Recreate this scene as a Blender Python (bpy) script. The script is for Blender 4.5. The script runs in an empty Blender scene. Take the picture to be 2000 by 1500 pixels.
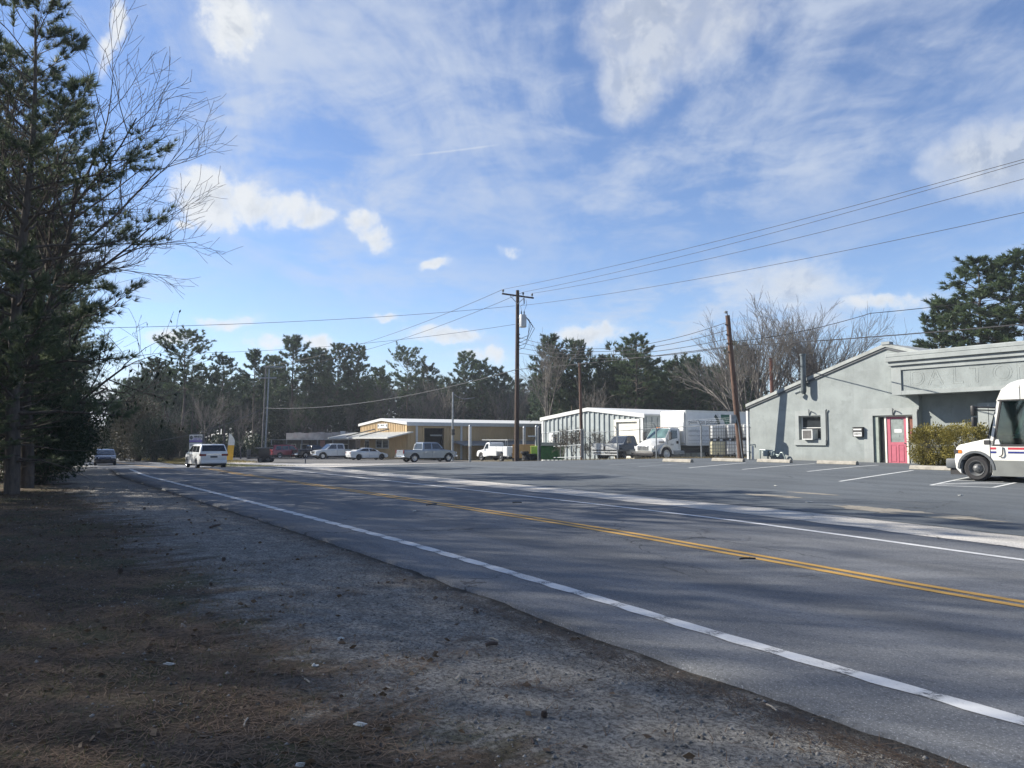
import bpy, bmesh, math, random
import numpy as np
from mathutils import Vector, Matrix, noise as mnoise

R = math.radians
SC = bpy.context.scene
COL = SC.collection

# ------------------------------------------------------------------ camera
F = 1500.0                       # focal length in photo pixels (2000 wide)
PITCH = math.atan((857.5 - 750) / F)
EYE = 1.65
cam = bpy.data.cameras.new('camera')
cam.sensor_width = 36.0
cam.lens = 36.0 * F / 2000.0
cam.clip_start = 0.1
cam.clip_end = 3000
camo = bpy.data.objects.new('camera', cam)
COL.objects.link(camo)
camo.location = (0, 0, EYE)
camo.rotation_euler = (R(90) + PITCH, 0, 0)
SC.camera = camo

# ------------------------------------------------------------------ sun, sky, exposure
SUN_AZ = (-0.961, 0.274)         # horizontal direction towards the sun
SUN_EL = R(31)
sun = bpy.data.lights.new('sun', 'SUN')
sun.energy = 5.0
sun.angle = R(0.5)
sun.color = (1.0, 0.93, 0.82)
suno = bpy.data.objects.new('sun', sun)
COL.objects.link(suno)
sd = Vector((SUN_AZ[0] * math.cos(SUN_EL), SUN_AZ[1] * math.cos(SUN_EL), math.sin(SUN_EL)))
suno.rotation_euler = sd.to_track_quat('Z', 'Y').to_euler()
SKY_STRENGTH = 0.091
SC.view_settings.view_transform = 'Standard'
SC.view_settings.look = 'None'
SC.view_settings.gamma = 1.0
SC.view_settings.use_curve_mapping = False
SC.view_settings.exposure = 1.05
SC.cycles.max_bounces = 8
SC.cycles.transparent_max_bounces = 16
SC.cycles.use_denoising = True

world = bpy.data.worlds.new('World')
SC.world = world
world.use_nodes = True


class NT:
    """small helper for building node trees"""
    def __init__(s, tree):
        s.t = tree
        s.n = tree.nodes
        s.l = tree.links

    def put(s, sock, v):
        if hasattr(v, 'links'):
            s.l.new(v, sock)
        elif v is not None:
            sock.default_value = v

    def math(s, op, a, b=None, c=None, clamp=False):
        n = s.n.new('ShaderNodeMath')
        n.operation = op
        n.use_clamp = clamp
        for i, v in enumerate((a, b, c)):
            if v is not None:
                s.put(n.inputs[i], v)
        return n.outputs[0]

    def mix(s, fac, a, b, mode='MIX'):
        n = s.n.new('ShaderNodeMix')
        n.data_type = 'RGBA'
        n.blend_type = mode
        s.put(n.inputs['Factor'], fac)
        for sock, v in ((n.inputs[6], a), (n.inputs[7], b)):
            if isinstance(v, (tuple, list)) and len(v) == 3:
                v = (*v, 1)
            s.put(sock, v)
        return n.outputs[2]

    def noise(s, vec=None, scale=5, detail=3, rough=0.5, dist=0.0, out=0, w=None):
        n = s.n.new('ShaderNodeTexNoise')
        if w is not None:
            n.noise_dimensions = '4D'
            n.inputs['W'].default_value = w
        n.inputs['Scale'].default_value = scale
        n.inputs['Detail'].default_value = detail
        n.inputs['Roughness'].default_value = rough
        n.inputs['Distortion'].default_value = dist
        if vec is not None:
            s.l.new(vec, n.inputs['Vector'])
        return n.outputs[out]

    def ramp(s, fac, stops):
        n = s.n.new('ShaderNodeValToRGB')
        e = n.color_ramp.elements
        while len(e) < len(stops):
            e.new(0.5)
        for el, (p, c) in zip(e, stops):
            el.position = p
            if not isinstance(c, (tuple, list)):
                c = (c, c, c)
            el.color = (*c, 1) if len(c) == 3 else c
        s.l.new(fac, n.inputs[0])
        return n.outputs[0]

    def mapping(s, vec, scale=(1, 1, 1), loc=(0, 0, 0), rot=(0, 0, 0)):
        n = s.n.new('ShaderNodeMapping')
        n.inputs['Scale'].default_value = scale
        n.inputs['Location'].default_value = loc
        n.inputs['Rotation'].default_value = rot
        s.l.new(vec, n.inputs['Vector'])
        return n.outputs[0]

    def sep(s, vec):
        n = s.n.new('ShaderNodeSeparateXYZ')
        s.l.new(vec, n.inputs[0])
        return n.outputs

    def comb(s, x, y, z):
        n = s.n.new('ShaderNodeCombineXYZ')
        for i, v in enumerate((x, y, z)):
            s.put(n.inputs[i], v)
        return n.outputs[0]

    def smooth(s, v, lo, hi):
        n = s.n.new('ShaderNodeMapRange')
        n.interpolation_type = 'SMOOTHSTEP'
        n.inputs['From Min'].default_value = lo
        n.inputs['From Max'].default_value = hi
        s.l.new(v, n.inputs['Value'])
        return n.outputs[0]


def build_sky():
    k = NT(world.node_tree)
    bg = k.n['Background']
    bg.inputs['Strength'].default_value = SKY_STRENGTH
    sky = k.n.new('ShaderNodeTexSky')
    sky.sky_type = 'NISHITA'
    sky.sun_disc = False
    sky.sun_elevation = SUN_EL
    sky.sun_rotation = math.atan2(SUN_AZ[0], SUN_AZ[1])
    sky.altitude = 300
    sky.air_density = 1.0
    sky.dust_density = 0.1
    sky.ozone_density = 3.0
    tc = k.n.new('ShaderNodeTexCoord')
    d = tc.outputs['Generated']
    x, y, z = k.sep(d)
    az = k.math('ARCTAN2', x, y)
    el = k.math('ARCSINE', z)
    # high cloud sheet: coordinates on a flat layer above the ground
    zz = k.math('ADD', k.math('MAXIMUM', z, 0.0), 0.09)
    px = k.math('DIVIDE', x, zz)
    py = k.math('DIVIDE', y, zz)
    pl = k.comb(px, py, 0.0)
    rot = k.mapping(pl, scale=(0.85, 0.42, 1), rot=(0, 0, R(52)))
    w1 = k.noise(rot, 1.5, 9, 0.62, 1.1)
    w2 = k.noise(k.mapping(pl, scale=(0.5, 0.4, 1), loc=(3.1, 1.7, 0)), 1.0, 3, 0.5, 0.3)
    w3 = k.noise(k.mapping(pl, scale=(1.0, 1.0, 1), loc=(7.0, 2.0, 0)), 3.6, 8, 0.6, 0.8)
    w4 = k.noise(k.mapping(pl, scale=(1.0, 0.8, 1), loc=(2.0, 9.0, 0), rot=(0, 0, R(20))), 9.0, 7, 0.62, 0.5)
    field = k.smooth(w2, 0.36, 0.60)
    cir = k.math('MULTIPLY', k.smooth(k.math('ADD', k.math('MULTIPLY', w1, 0.55), k.math('ADD', k.math('MULTIPLY', w3, 0.30), k.math('MULTIPLY', w4, 0.15))), 0.42, 0.62), k.math('ADD', k.math('MULTIPLY', field, 0.85), 0.15))
    cir = k.math('MULTIPLY', cir, 0.80)
    # low cumulus: a thin scatter everywhere, plus the larger ones in view
    ae = k.comb(az, el, 0.0)
    puff = k.noise(ae, 17, 8, 0.6, 0.35)
    fine = k.noise(ae, 46, 6, 0.62, 0.3)
    tex = k.math('ADD', k.math('MULTIPLY', puff, 0.64), k.math('MULTIPLY', fine, 0.36))
    warp = k.noise(ae, 9, 4, 0.6, 0.0, out=1)
    wx, wy, wz = k.sep(warp)
    azw = k.math('ADD', az, k.math('MULTIPLY', k.math('SUBTRACT', wx, 0.5), 0.075))
    elw = k.math('ADD', el, k.math('MULTIPLY', k.math('SUBTRACT', wy, 0.5), 0.055))
    def blobs(lst):
        total = None
        for (u, v, su, sv, amp) in lst:      # centre u, v and half-sizes in degrees
            xx = (u - 1000) / F
            yy = (750 - v) / F
            fw = math.cos(PITCH) - yy * math.sin(PITCH)
            up = math.sin(PITCH) + yy * math.cos(PITCH)
            a0 = math.atan2(xx, fw)
            e0 = math.atan2(up, math.hypot(xx, fw))
            dx = k.math('DIVIDE', k.math('SUBTRACT', azw, a0), R(su))
            dy = k.math('DIVIDE', k.math('SUBTRACT', elw, e0), R(sv))
            r2 = k.math('ADD', k.math('MULTIPLY', dx, dx), k.math('MULTIPLY', dy, dy))
            gz = k.math('MULTIPLY', k.math('SUBTRACT', 1.0, r2), amp)
            total = gz if total is None else k.math('MAXIMUM', total, gz)
        return total
    crisp = blobs([(400, 382, 3.2, 2.0, 1.0), (520, 397, 4.4, 1.5, 1.0), (600, 412, 2.2, 0.9, 0.9),
                   (455, 30, 2.8, 2.4, 1.0), (228, 40, 0.55, 1.6, 0.9), (212, 90, 0.5, 1.2, 0.8), (708, 435, 1.6, 1.1, 0.95), (730, 462, 1.7, 1.1, 0.95),
                   (850, 512, 1.1, 0.5, 0.95), (865, 660, 3.0, 0.75, 0.95), (445, 622, 2.5, 0.55, 0.9),
                   (340, 654, 2.0, 0.55, 0.8), (520, 668, 1.6, 0.6, 0.85), (610, 676, 1.8, 0.5, 0.85), (1152, 654, 2.4, 0.95, 1.0),
                   (990, 495, 0.8, 0.4, 0.7), (750, 628, 1.0, 0.35, 0.8), (940, 700, 2.0, 0.5, 0.7), (355, 437, 0.55, 0.35, 0.8), (210, 790, 2.5, 1.5, 0.8), (1730, 590, 2.6, 0.7, 0.9)])
    soft = blobs([(1275, 40, 5.6, 4.2, 1.0), (1235, 160, 3.0, 2.8, 1.0), (1960, 310, 4.6, 2.6, 1.0), (1540, 556, 4.8, 1.7, 1.0), (1380, 30, 5.0, 2.6, 0.8)])
    bump_ = k.math('SUBTRACT', tex, 0.5)
    dens = k.math('ADD', k.math('MULTIPLY', k.math('MAXIMUM', crisp, -1.5), 0.48), k.math('MULTIPLY', bump_, 2.3))
    dsoft = k.math('ADD', k.math('MULTIPLY', k.math('MAXIMUM', soft, -1.5), 0.60), k.math('MULTIPLY', bump_, 1.5))
    cum = k.math('MAXIMUM', k.math('ADD', k.math('MULTIPLY', k.smooth(dens, -0.10, 0.46), 0.87), k.math('MULTIPLY', k.smooth(dens, -0.50, 0.20), 0.13)), k.math('MULTIPLY', k.smooth(dsoft, -0.25, 0.75), 0.82))
    # relief: the same noise sampled a little towards the sun
    puff2 = k.noise(k.mapping(ae, loc=(-0.010, 0.014, 0)), 17, 8, 0.6, 0.35)
    relief = k.smooth(k.math('SUBTRACT', puff, puff2), -0.10, 0.09)
    other = k.noise(k.mapping(ae, scale=(1, 2.2, 1), loc=(1.3, 0.4, 0)), 7, 8, 0.6, 0.4)
    behind = k.math('MULTIPLY', k.smooth(other, 0.60, 0.72), k.smooth(k.math('ABSOLUTE', az), R(36), R(44)))
    cum = k.math('MAXIMUM', cum, k.math('MULTIPLY', behind, 0.9))
    # two vapour trails, thin great-circle streaks
    def trail(a0, e0, a1, e1, wdt):
        ax, ay = R(a1 - a0), R(e1 - e0)
        L = math.hypot(ax, ay)
        ax, ay = ax / L, ay / L
        da = k.math('SUBTRACT', az, R(a0))
        de = k.math('SUBTRACT', el, R(e0))
        al = k.math('ADD', k.math('MULTIPLY', da, ax), k.math('MULTIPLY', de, ay))
        ac = k.math('ABSOLUTE', k.math('SUBTRACT', k.math('MULTIPLY', da, ay), k.math('MULTIPLY', de, ax)))
        m = k.math('SUBTRACT', 1.0, k.smooth(ac, 0.0, R(wdt)))
        return k.math('MULTIPLY', m, k.math('MULTIPLY', k.smooth(al, 0, L * 0.3), k.math('SUBTRACT', 1.0, k.smooth(al, L * 0.7, L))))
    tr = k.math('MULTIPLY', trail(-8.5, 20.4, -0.3, 21.5, 0.11), 0.35)
    skyc = k.mix(1.0, sky.outputs[0], (0.82, 0.82, 0.91), 'MULTIPLY')
    cl_hi = (3.3, 3.7, 4.4)
    # cumulus: bright where dense and thin towards the sun, greyer in the core away from it
    side = k.smooth(az, R(-40), R(20))
    thick = k.math('MAXIMUM', k.smooth(dens, 0.1, 0.8), k.smooth(dsoft, 0.0, 0.8))
    core = k.math('MULTIPLY', thick, k.math('ADD', k.math('MULTIPLY', side, 0.42), k.math('MULTIPLY', k.math('SUBTRACT', 1.0, relief), 0.75)))
    cl_lo = k.mix(core, (4.7, 4.82, 4.92), (2.6, 2.9, 3.4))
    c = k.mix(k.math('MINIMUM', k.math('ADD', cir, tr), 0.85), skyc, cl_hi)
    c = k.mix(k.math('MULTIPLY', cum, 0.92), c, cl_lo)
    k.l.new(c, bg.inputs['Color'])
    world.cycles.sampling_method = 'MANUAL'
    world.cycles.sample_map_resolution = 1024


build_sky()

# ------------------------------------------------------------------ the lie of the land
B0 = R(34.1)                      # the road leaves the camera 34 degrees to the left
CB, SB = math.cos(B0), math.sin(B0)
HD_IN = B0                        # heading away from the road, along +p
HD_OUT = B0 + math.pi             # heading towards the road
HD_AL = B0 + math.pi / 2          # heading along the road, away
HD_BK = B0 - math.pi / 2          # heading along the road, coming


def XY(s, p):
    return (-SB * s + CB * p, CB * s + SB * p)


def SP(x, y):
    return (-SB * x + CB * y, CB * x + SB * y)


KS = np.array([-300, -20, 0, 2, 4, 7, 9.5, 14, 20, 28, 35, 42, 50, 60, 70, 83, 110, 200, 2000.0])
KZ = np.array([-0.4, .02, .06, .10, .125, .19, .235, .262, .285, .30, .285, .16, -.12, -.46, -.66, -.82, -.95, -1.2, -1.2])


def _pchip(xk, yk):
    h = np.diff(xk)
    d = np.diff(yk) / h
    m = np.zeros_like(yk)
    for i in range(1, len(xk) - 1):
        if d[i - 1] * d[i] > 0:
            w1, w2 = 2 * h[i] + h[i - 1], h[i] + 2 * h[i - 1]
            m[i] = (w1 + w2) / (w1 / d[i - 1] + w2 / d[i])
    return h, d, m


_H, _D, _M = _pchip(KS, KZ)


def zs(s):
    s = np.clip(np.asarray(s, float), KS[0], KS[-1] - 1)
    i = np.clip(np.searchsorted(KS, s, side='right') - 1, 0, len(KS) - 2)
    h = _H[i]
    t = (s - KS[i]) / h
    return ((1 + 2 * t) * (1 - t) ** 2 * KZ[i] + t * (1 - t) ** 2 * h * _M[i]
            + t * t * (3 - 2 * t) * KZ[i + 1] + t * t * (t - 1) * h * _M[i + 1])


def sstep(x, a, b):
    t = np.clip((np.asarray(x, float) - a) / (b - a), 0, 1)
    return t * t * (3 - 2 * t)


def road_off(s):
    return 3.3 * sstep(s, 28, 66)


def gsp(s, p):
    lift = 0.30 * sstep(p, 12.5, 31) * (1 - sstep(s, 24, 44))
    lift = lift + 1.1 * sstep(-np.asarray(p, float), 8, 40) * 0.5
    return zs(s) + lift


def g(x, y):
    s, p = SP(x, y)
    return float(gsp(s, p))


def ray(u, v):
    x = (u - 1000) / F
    y = (750 - v) / F
    fw = math.cos(PITCH) - y * math.sin(PITCH)
    return x / fw, (math.sin(PITCH) + y * math.cos(PITCH)) / fw


def at(u, v, Y):
    a, b = ray(u, v)
    return Vector((a * Y, Y, EYE + b * Y))


def gat(u, Y):
    """ground point at a distance in front of the camera"""
    a, b = ray(u, 880)
    x = a * Y
    return Vector((x, Y, g(x, Y)))


def ground_px(u, v):
    a, b = ray(u, v)
    lo, hi = 1.0, 200.0
    Y = 1.0
    while Y < 200:
        if EYE + b * Y < g(a * Y, Y):
            break
        Y += 0.25
    lo, hi = Y - 0.25, Y
    for _ in range(20):
        m = (lo + hi) / 2
        if EYE + b * m < g(a * m, m):
            hi = m
        else:
            lo = m
    return Vector((a * hi, hi, g(a * hi, hi)))


def fxz(u, v, P):
    """point of a wall that stands at distance P from the road axis: (x along it to the right, height)"""
    a, b = ray(u, v)
    Y = P / (CB * a + SB)
    s, p = SP(a * Y, Y)
    return -s, EYE + b * Y


# ------------------------------------------------------------------ objects
def tag(o, label=None, cat=None, group=None, kind=None):
    if label:
        o['label'] = label
    if cat:
        o['category'] = cat
    if group:
        o['group'] = group
    if kind:
        o['kind'] = kind
    return o


def thing(name, label, cat, loc=(0, 0, 0), rotz=0.0, group=None, kind=None):
    o = bpy.data.objects.new(name, None)
    o.empty_display_size = 0.3
    COL.objects.link(o)
    o.location = loc
    o.rotation_euler = (0, 0, rotz)
    return tag(o, label, cat, group, kind)


def link(name, me, parent=None, mat=None):
    if mat is not None and not me.materials:
        me.materials.append(mat)
    o = bpy.data.objects.new(name, me)
    COL.objects.link(o)
    if parent is not None:
        o.parent = parent
    return o


def copy_tree(o, parent=None):
    c = o.copy()
    COL.objects.link(c)
    c.parent = parent
    for ch in o.children:
        copy_tree(ch, c)
    return c


def np_mesh(name, verts, faces, mats=None, smooth=False, uv=None):
    """verts (n,3), faces (m,3|4) arrays -> mesh"""
    verts = np.asarray(verts, np.float32)
    faces = np.asarray(faces, np.int32)
    me = bpy.data.meshes.new(name)
    nf, k = faces.shape
    me.vertices.add(len(verts))
    me.vertices.foreach_set('co', verts.ravel())
    me.loops.add(nf * k)
    me.loops.foreach_set('vertex_index', faces.ravel())
    me.polygons.add(nf)
    me.polygons.foreach_set('loop_start', np.arange(0, nf * k, k, dtype=np.int32))
    me.polygons.foreach_set('loop_total', np.full(nf, k, np.int32))
    if smooth:
        me.polygons.foreach_set('use_smooth', np.ones(nf, bool))
    if uv is not None:
        l = me.uv_layers.new(name='UVMap')
        l.data.foreach_set('uv', np.asarray(uv, np.float32)[faces.ravel()].ravel())
    me.update(calc_edges=True)
    return me


class MB:
    """collects boxes, tubes, prisms and quads into one mesh"""
    def __init__(s):
        s.v = []
        s.f = []

    def add(s, vs, fs):
        b = len(s.v)
        s.v.extend([tuple(v) for v in vs])
        s.f.extend([tuple(b + i for i in f) for f in fs])
        return s

    def box(s, x0, x1, y0, y1, z0, z1):
        vs = [(x, y, z) for z in (z0, z1) for y in (y0, y1) for x in (x0, x1)]
        return s.add(vs, [(0, 2, 3, 1), (4, 5, 7, 6), (0, 1, 5, 4), (2, 6, 7, 3), (0, 4, 6, 2), (1, 3, 7, 5)])

    def tube(s, p0, p1, r0, r1=None, n=8, cap=True):
        p0, p1 = Vector(p0), Vector(p1)
        r1 = r0 if r1 is None else r1
        d = (p1 - p0)
        if d.length < 1e-6:
            return s
        d.normalize()
        a = d.orthogonal().normalized()
        b = d.cross(a)
        vs = []
        for p, r in ((p0, r0), (p1, r1)):
            for i in range(n):
                t = 2 * math.pi * i / n
                vs.append(p + (a * math.cos(t) + b * math.sin(t)) * r)
        fs = [(i, (i + 1) % n, n + (i + 1) % n, n + i) for i in range(n)]
        if cap:
            fs += [tuple(range(n - 1, -1, -1)), tuple(range(n, 2 * n))]
        return s.add(vs, fs)

    def path(s, pts, r, n=6):
        for a, b in zip(pts[:-1], pts[1:]):
            s.tube(a, b, r, r, n)
        return s

    def prism(s, pts, axis, c0, c1):
        """polygon of 2-D points extruded along an axis ('x','y','z') from c0 to c1"""
        def mk(a, b, c):
            return {'x': (c, a, b), 'y': (a, c, b), 'z': (a, b, c)}[axis]
        n = len(pts)
        vs = [mk(a, b, c0) for a, b in pts] + [mk(a, b, c1) for a, b in pts]
        fs = [(i, (i + 1) % n, n + (i + 1) % n, n + i) for i in range(n)]
        fs += [tuple(range(n - 1, -1, -1)), tuple(range(n, 2 * n))]
        return s.add(vs, fs)

    def quad(s, a, b, c, d):
        return s.add([a, b, c, d], [(0, 1, 2, 3)])

    def lathe(s, prof, axis='y', n=20, c=(0, 0, 0), cap=True):
        """profile of (r, h) revolved about an axis"""
        vs, fs = [], []
        for r, h in prof:
            for i in range(n):
                t = 2 * math.pi * i / n
                a, b = r * math.cos(t), r * math.sin(t)
                vs.append({'x': (c[0] + h, c[1] + a, c[2] + b), 'y': (c[0] + a, c[1] + h, c[2] + b), 'z': (c[0] + a, c[1] + b, c[2] + h)}[axis])
        for j in range(len(prof) - 1):
            for i in range(n):
                k = (i + 1) % n
                fs.append((j * n + i, j * n + k, (j + 1) * n + k, (j + 1) * n + i))
        if cap:
            fs.append(tuple(range(n)))
            fs.append(tuple(range((len(prof) - 1) * n, len(prof) * n)))
        return s.add(vs, fs)

    def mesh(s, name, bevel=0.0, seg=1, smooth=False, angle=30):
        me = bpy.data.meshes.new(name)
        bm = bmesh.new()
        vs = [bm.verts.new(v) for v in s.v]
        for f in s.f:
            try:
                bm.faces.new([vs[i] for i in f])
            except ValueError:
                pass
        bmesh.ops.recalc_face_normals(bm, faces=bm.faces[:])
        if bevel > 0:
            ed = [e for e in bm.edges if len(e.link_faces) == 2 and e.calc_face_angle(0) > R(angle)]
            if ed:
                bmesh.ops.bevel(bm, geom=ed, offset=bevel, segments=seg, profile=0.5, affect='EDGES', clamp_overlap=True)
        if smooth:
            for f in bm.faces:
                f.smooth = True
        bm.to_mesh(me)
        bm.free()
        if smooth:
            try:
                me.set_sharp_from_angle(angle=R(38))
            except Exception:
                pass
        return me

    def build(s, name, mat, parent=None, bevel=0.0, seg=1, smooth=False, angle=30):
        return link(name, s.mesh(name, bevel, seg, smooth, angle), parent, mat)


def text_mesh(txt, size, ext=0.004, align='LEFT', bold=0.0):
    cu = bpy.data.curves.new('lettering', 'FONT')
    cu.body = txt
    cu.size = size
    cu.extrude = ext
    cu.offset = bold
    cu.align_x = align
    cu.resolution_u = 3
    o = bpy.data.objects.new('lettering', cu)
    me = bpy.data.meshes.new_from_object(o)
    bpy.data.objects.remove(o)
    return me


def text(name, txt, size, mat, parent, loc, rot, ext=0.004, align='LEFT', bold=0.0):
    o = link(name, text_mesh(txt, size, ext, align, bold), parent, mat)
    o.location = loc
    o.rotation_euler = rot
    return o


# ------------------------------------------------------------------ materials
def mat(name, col, rough=0.7, metal=0.0, var=0.15, vscale=3.0, bump=0.0, bscale=40.0, coat=0.0, spec=0.5, stain=None, coords='Object', stretch=(1, 1, 1), streak=0.0):
    m = bpy.data.materials.new(name)
    m.use_nodes = True
    k = NT(m.node_tree)
    b = k.n['Principled BSDF']
    b.inputs['Roughness'].default_value = rough
    b.inputs['Metallic'].default_value = metal
    b.inputs['Specular IOR Level'].default_value = spec
    b.inputs['Coat Weight'].default_value = coat
    b.inputs['Coat Roughness'].default_value = 0.06
    tc = k.n.new('ShaderNodeTexCoord')
    vec = k.mapping(tc.outputs[coords], scale=stretch)
    if var > 0:
        n = k.noise(vec, vscale, 6, 0.6)
        f = k.smooth(n, 0.3, 0.7)
        lo = tuple(c * (1 - var) for c in col)
        hi = tuple(min(1, c * (1 + var)) for c in col)
        c = k.mix(f, lo, hi)
        if stain:
            n2 = k.noise(vec, stain[1], 7, 0.65, 0.4, w=3.3)
            c = k.mix(k.math('MULTIPLY', k.smooth(n2, stain[2], stain[2] + 0.18), stain[3]), c, stain[0])
        if streak:
            st = k.noise(k.mapping(tc.outputs[coords], scale=(2.6, 2.6, 0.16)), 2.0, 6, 0.7, w=7.7)
            c = k.mix(k.math('MULTIPLY', k.smooth(st, 0.50, 0.72), streak), c, tuple(x * 0.62 for x in col))
            z_ = k.sep(tc.outputs[coords])[2]
            sp_ = k.noise(vec, 5.0, 6, 0.7, w=1.7)
            low = k.math('SUBTRACT', 1.0, k.smooth(k.math('ADD', z_, k.math('MULTIPLY', sp_, -0.55)), -0.25, 0.18))
            c = k.mix(k.math('MULTIPLY', low, streak * 1.1), c, (0.20, 0.185, 0.155))
        k.l.new(c, b.inputs['Base Color'])
        k.l.new(k.math('ADD', rough - 0.06, k.math('MULTIPLY', n, 0.12)), b.inputs['Roughness'])
    else:
        b.inputs['Base Color'].default_value = (*col, 1)
    if bump > 0:
        bn = k.n.new('ShaderNodeBump')
        bn.inputs['Strength'].default_value = bump
        bn.inputs['Distance'].default_value = 0.02
        k.l.new(k.noise(vec, bscale, 5, 0.6), bn.inputs['Height'])
        k.l.new(bn.outputs[0], b.inputs['Normal'])
    return m


def paint(name, col, rough=0.35, metal=0.0):
    return mat(name, col, rough, metal, var=0.06, vscale=2.0, coat=0.6)


def leaf_mat(name, col, col2, trans=0.3, rough=0.6, vscale=0.9):
    m = bpy.data.materials.new(name)
    m.use_nodes = True
    k = NT(m.node_tree)
    b = k.n['Principled BSDF']
    geo = k.n.new('ShaderNodeNewGeometry')
    tc = k.n.new('ShaderNodeTexCoord')
    n = k.noise(tc.outputs['Object'], vscale, 3, 0.6)
    rnd = geo.outputs['Random Per Island']
    f = k.math('ADD', k.math('MULTIPLY', k.smooth(n, 0.3, 0.7), 0.6), k.math('MULTIPLY', rnd, 0.4))
    oi = k.n.new('ShaderNodeObjectInfo')
    c = k.mix(f, col, col2)
    c = k.mix(1.0, c, k.ramp(oi.outputs['Random'], [(0, (0.8, 0.8, 0.82)), (0.5, (1.0, 1.0, 1.0)), (1, (1.18, 1.12, 1.0))]), 'MULTIPLY')
    b.inputs['Roughness'].default_value = rough
    b.inputs['Specular IOR Level'].default_value = 0.3
    k.l.new(c, b.inputs['Base Color'])
    tr = k.n.new('ShaderNodeBsdfTranslucent')
    k.l.new(c, tr.inputs['Color'])
    mx = k.n.new('ShaderNodeMixShader')
    mx.inputs[0].default_value = trans
    k.l.new(b.outputs[0], mx.inputs[1])
    k.l.new(tr.outputs[0], mx.inputs[2])
    k.l.new(mx.outputs[0], k.n['Material Output'].inputs['Surface'])
    return m


def glass_mat(name, tint=(0.5, 0.62, 0.6), dens=0.5):
    m = bpy.data.materials.new(name)
    m.use_nodes = True
    k = NT(m.node_tree)
    k.n.remove(k.n['Principled BSDF'])
    tr = k.n.new('ShaderNodeBsdfTransparent')
    tr.inputs[0].default_value = (*[c * dens + (1 - dens) * 0.0 for c in tint], 1)
    gl = k.n.new('ShaderNodeBsdfGlossy')
    gl.inputs['Roughness'].default_value = 0.03
    gl.inputs['Color'].default_value = (0.9, 0.95, 1, 1)
    fr = k.n.new('ShaderNodeFresnel')
    fr.inputs[0].default_value = 1.5
    mx = k.n.new('ShaderNodeMixShader')
    k.l.new(k.math('ADD', fr.outputs[0], 0.04), mx.inputs[0])
    k.l.new(tr.outputs[0], mx.inputs[1])
    k.l.new(gl.outputs[0], mx.inputs[2])
    k.l.new(mx.outputs[0], k.n['Material Output'].inputs['Surface'])
    return m


def asphalt(name, col, lane=False, light=(0.2, 0.2, 0.2), patch=0.35):
    """speckled aggregate; UV = metres along and across the road"""
    m = bpy.data.materials.new(name)
    m.use_nodes = True
    k = NT(m.node_tree)
    b = k.n['Principled BSDF']
    uv = k.n.new('ShaderNodeUVMap').outputs[0]
    sp = k.noise(uv, 62, 3, 0.75)
    sp2 = k.noise(uv, 24, 4, 0.75)
    big = k.noise(k.mapping(uv, scale=(0.12, 0.6, 1)), 1.6, 6, 0.62, 0.4)
    blot = k.noise(uv, 0.9, 6, 0.65, 0.3, w=2.0)
    c = k.mix(k.smooth(big, 0.35, 0.68), tuple(x * 0.80 for x in col), tuple(x * 1.22 for x in col))
    c = k.mix(k.math('MULTIPLY', k.smooth(blot, 0.50, 0.75), patch), c, light)
    c = k.mix(k.math('MULTIPLY', k.smooth(sp, 0.54, 0.66), 0.75), c, tuple(min(1, x * 2.5) for x in col))
    c = k.mix(k.math('MULTIPLY', k.math('SUBTRACT', 1.0, k.smooth(sp2, 0.36, 0.50)), 0.6), c, tuple(x * 0.45 for x in col))
    if lane:
        x, y, z = k.sep(uv)
        wob = k.math('MULTIPLY', k.math('SUBTRACT', k.noise(k.mapping(uv, scale=(0.25, 0.25, 1)), 1.0, 3), 0.5), 0.5)
        y = k.math('ADD', y, wob)
        tot = None
        for c0, wd, am in ((6.35, 0.55, 0.85), (9.35, 0.5, 0.7)):      # oil drip line in the middle of each lane
            dd = k.math('ABSOLUTE', k.math('SUBTRACT', y, c0))
            mk = k.math('MULTIPLY', k.math('SUBTRACT', 1.0, k.smooth(dd, 0.0, wd)), am)
            tot = mk if tot is None else k.math('MAXIMUM', tot, mk)
        tot = k.math('MULTIPLY', tot, k.smooth(k.noise(k.mapping(uv, scale=(0.2, 0.8, 1)), 1.7, 4), 0.28, 0.6))
        c = k.mix(k.math('MULTIPLY', tot, 0.42), c, tuple(x * 0.42 for x in col))
    wv = k.noise(uv, 1.3, 4, 0.6, out=1)
    vv = k.n.new('ShaderNodeVectorMath')
    vv.operation = 'MULTIPLY_ADD'
    k.l.new(wv, vv.inputs[0])
    vv.inputs[1].default_value = (1.1, 1.1, 0)
    k.l.new(uv, vv.inputs[2])
    for sc_, wd_, lo_, am_ in ((0.32, 0.007, 0.42, 0.85), (1.3, 0.012, 0.54, 0.6)):
        vo = k.n.new('ShaderNodeTexVoronoi')
        vo.feature = 'DISTANCE_TO_EDGE'
        vo.inputs['Scale'].default_value = sc_
        k.l.new(k.mapping(vv.outputs[0], scale=(0.7, 1.2, 1)), vo.inputs['Vector'])
        ck = k.math('SUBTRACT', 1.0, k.smooth(vo.outputs['Distance'], 0.0, wd_))
        ck = k.math('MULTIPLY', ck, k.smooth(k.noise(uv, 0.22, 3, 0.6, w=sc_ + 4.0), lo_, lo_ + 0.12))
        c = k.mix(k.math('MULTIPLY', ck, am_), c, tuple(x * 0.25 for x in col))
    k.l.new(c, b.inputs['Base Color'])
    b.inputs['Roughness'].default_value = 0.86
    b.inputs['Specular IOR Level'].default_value = 0.35
    bn = k.n.new('ShaderNodeBump')
    bn.inputs['Strength'].default_value = 0.5
    bn.inputs['Distance'].default_value = 0.008
    k.l.new(k.math('ADD', sp, sp2), bn.inputs['Height'])
    k.l.new(bn.outputs[0], b.inputs['Normal'])
    return m


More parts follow.
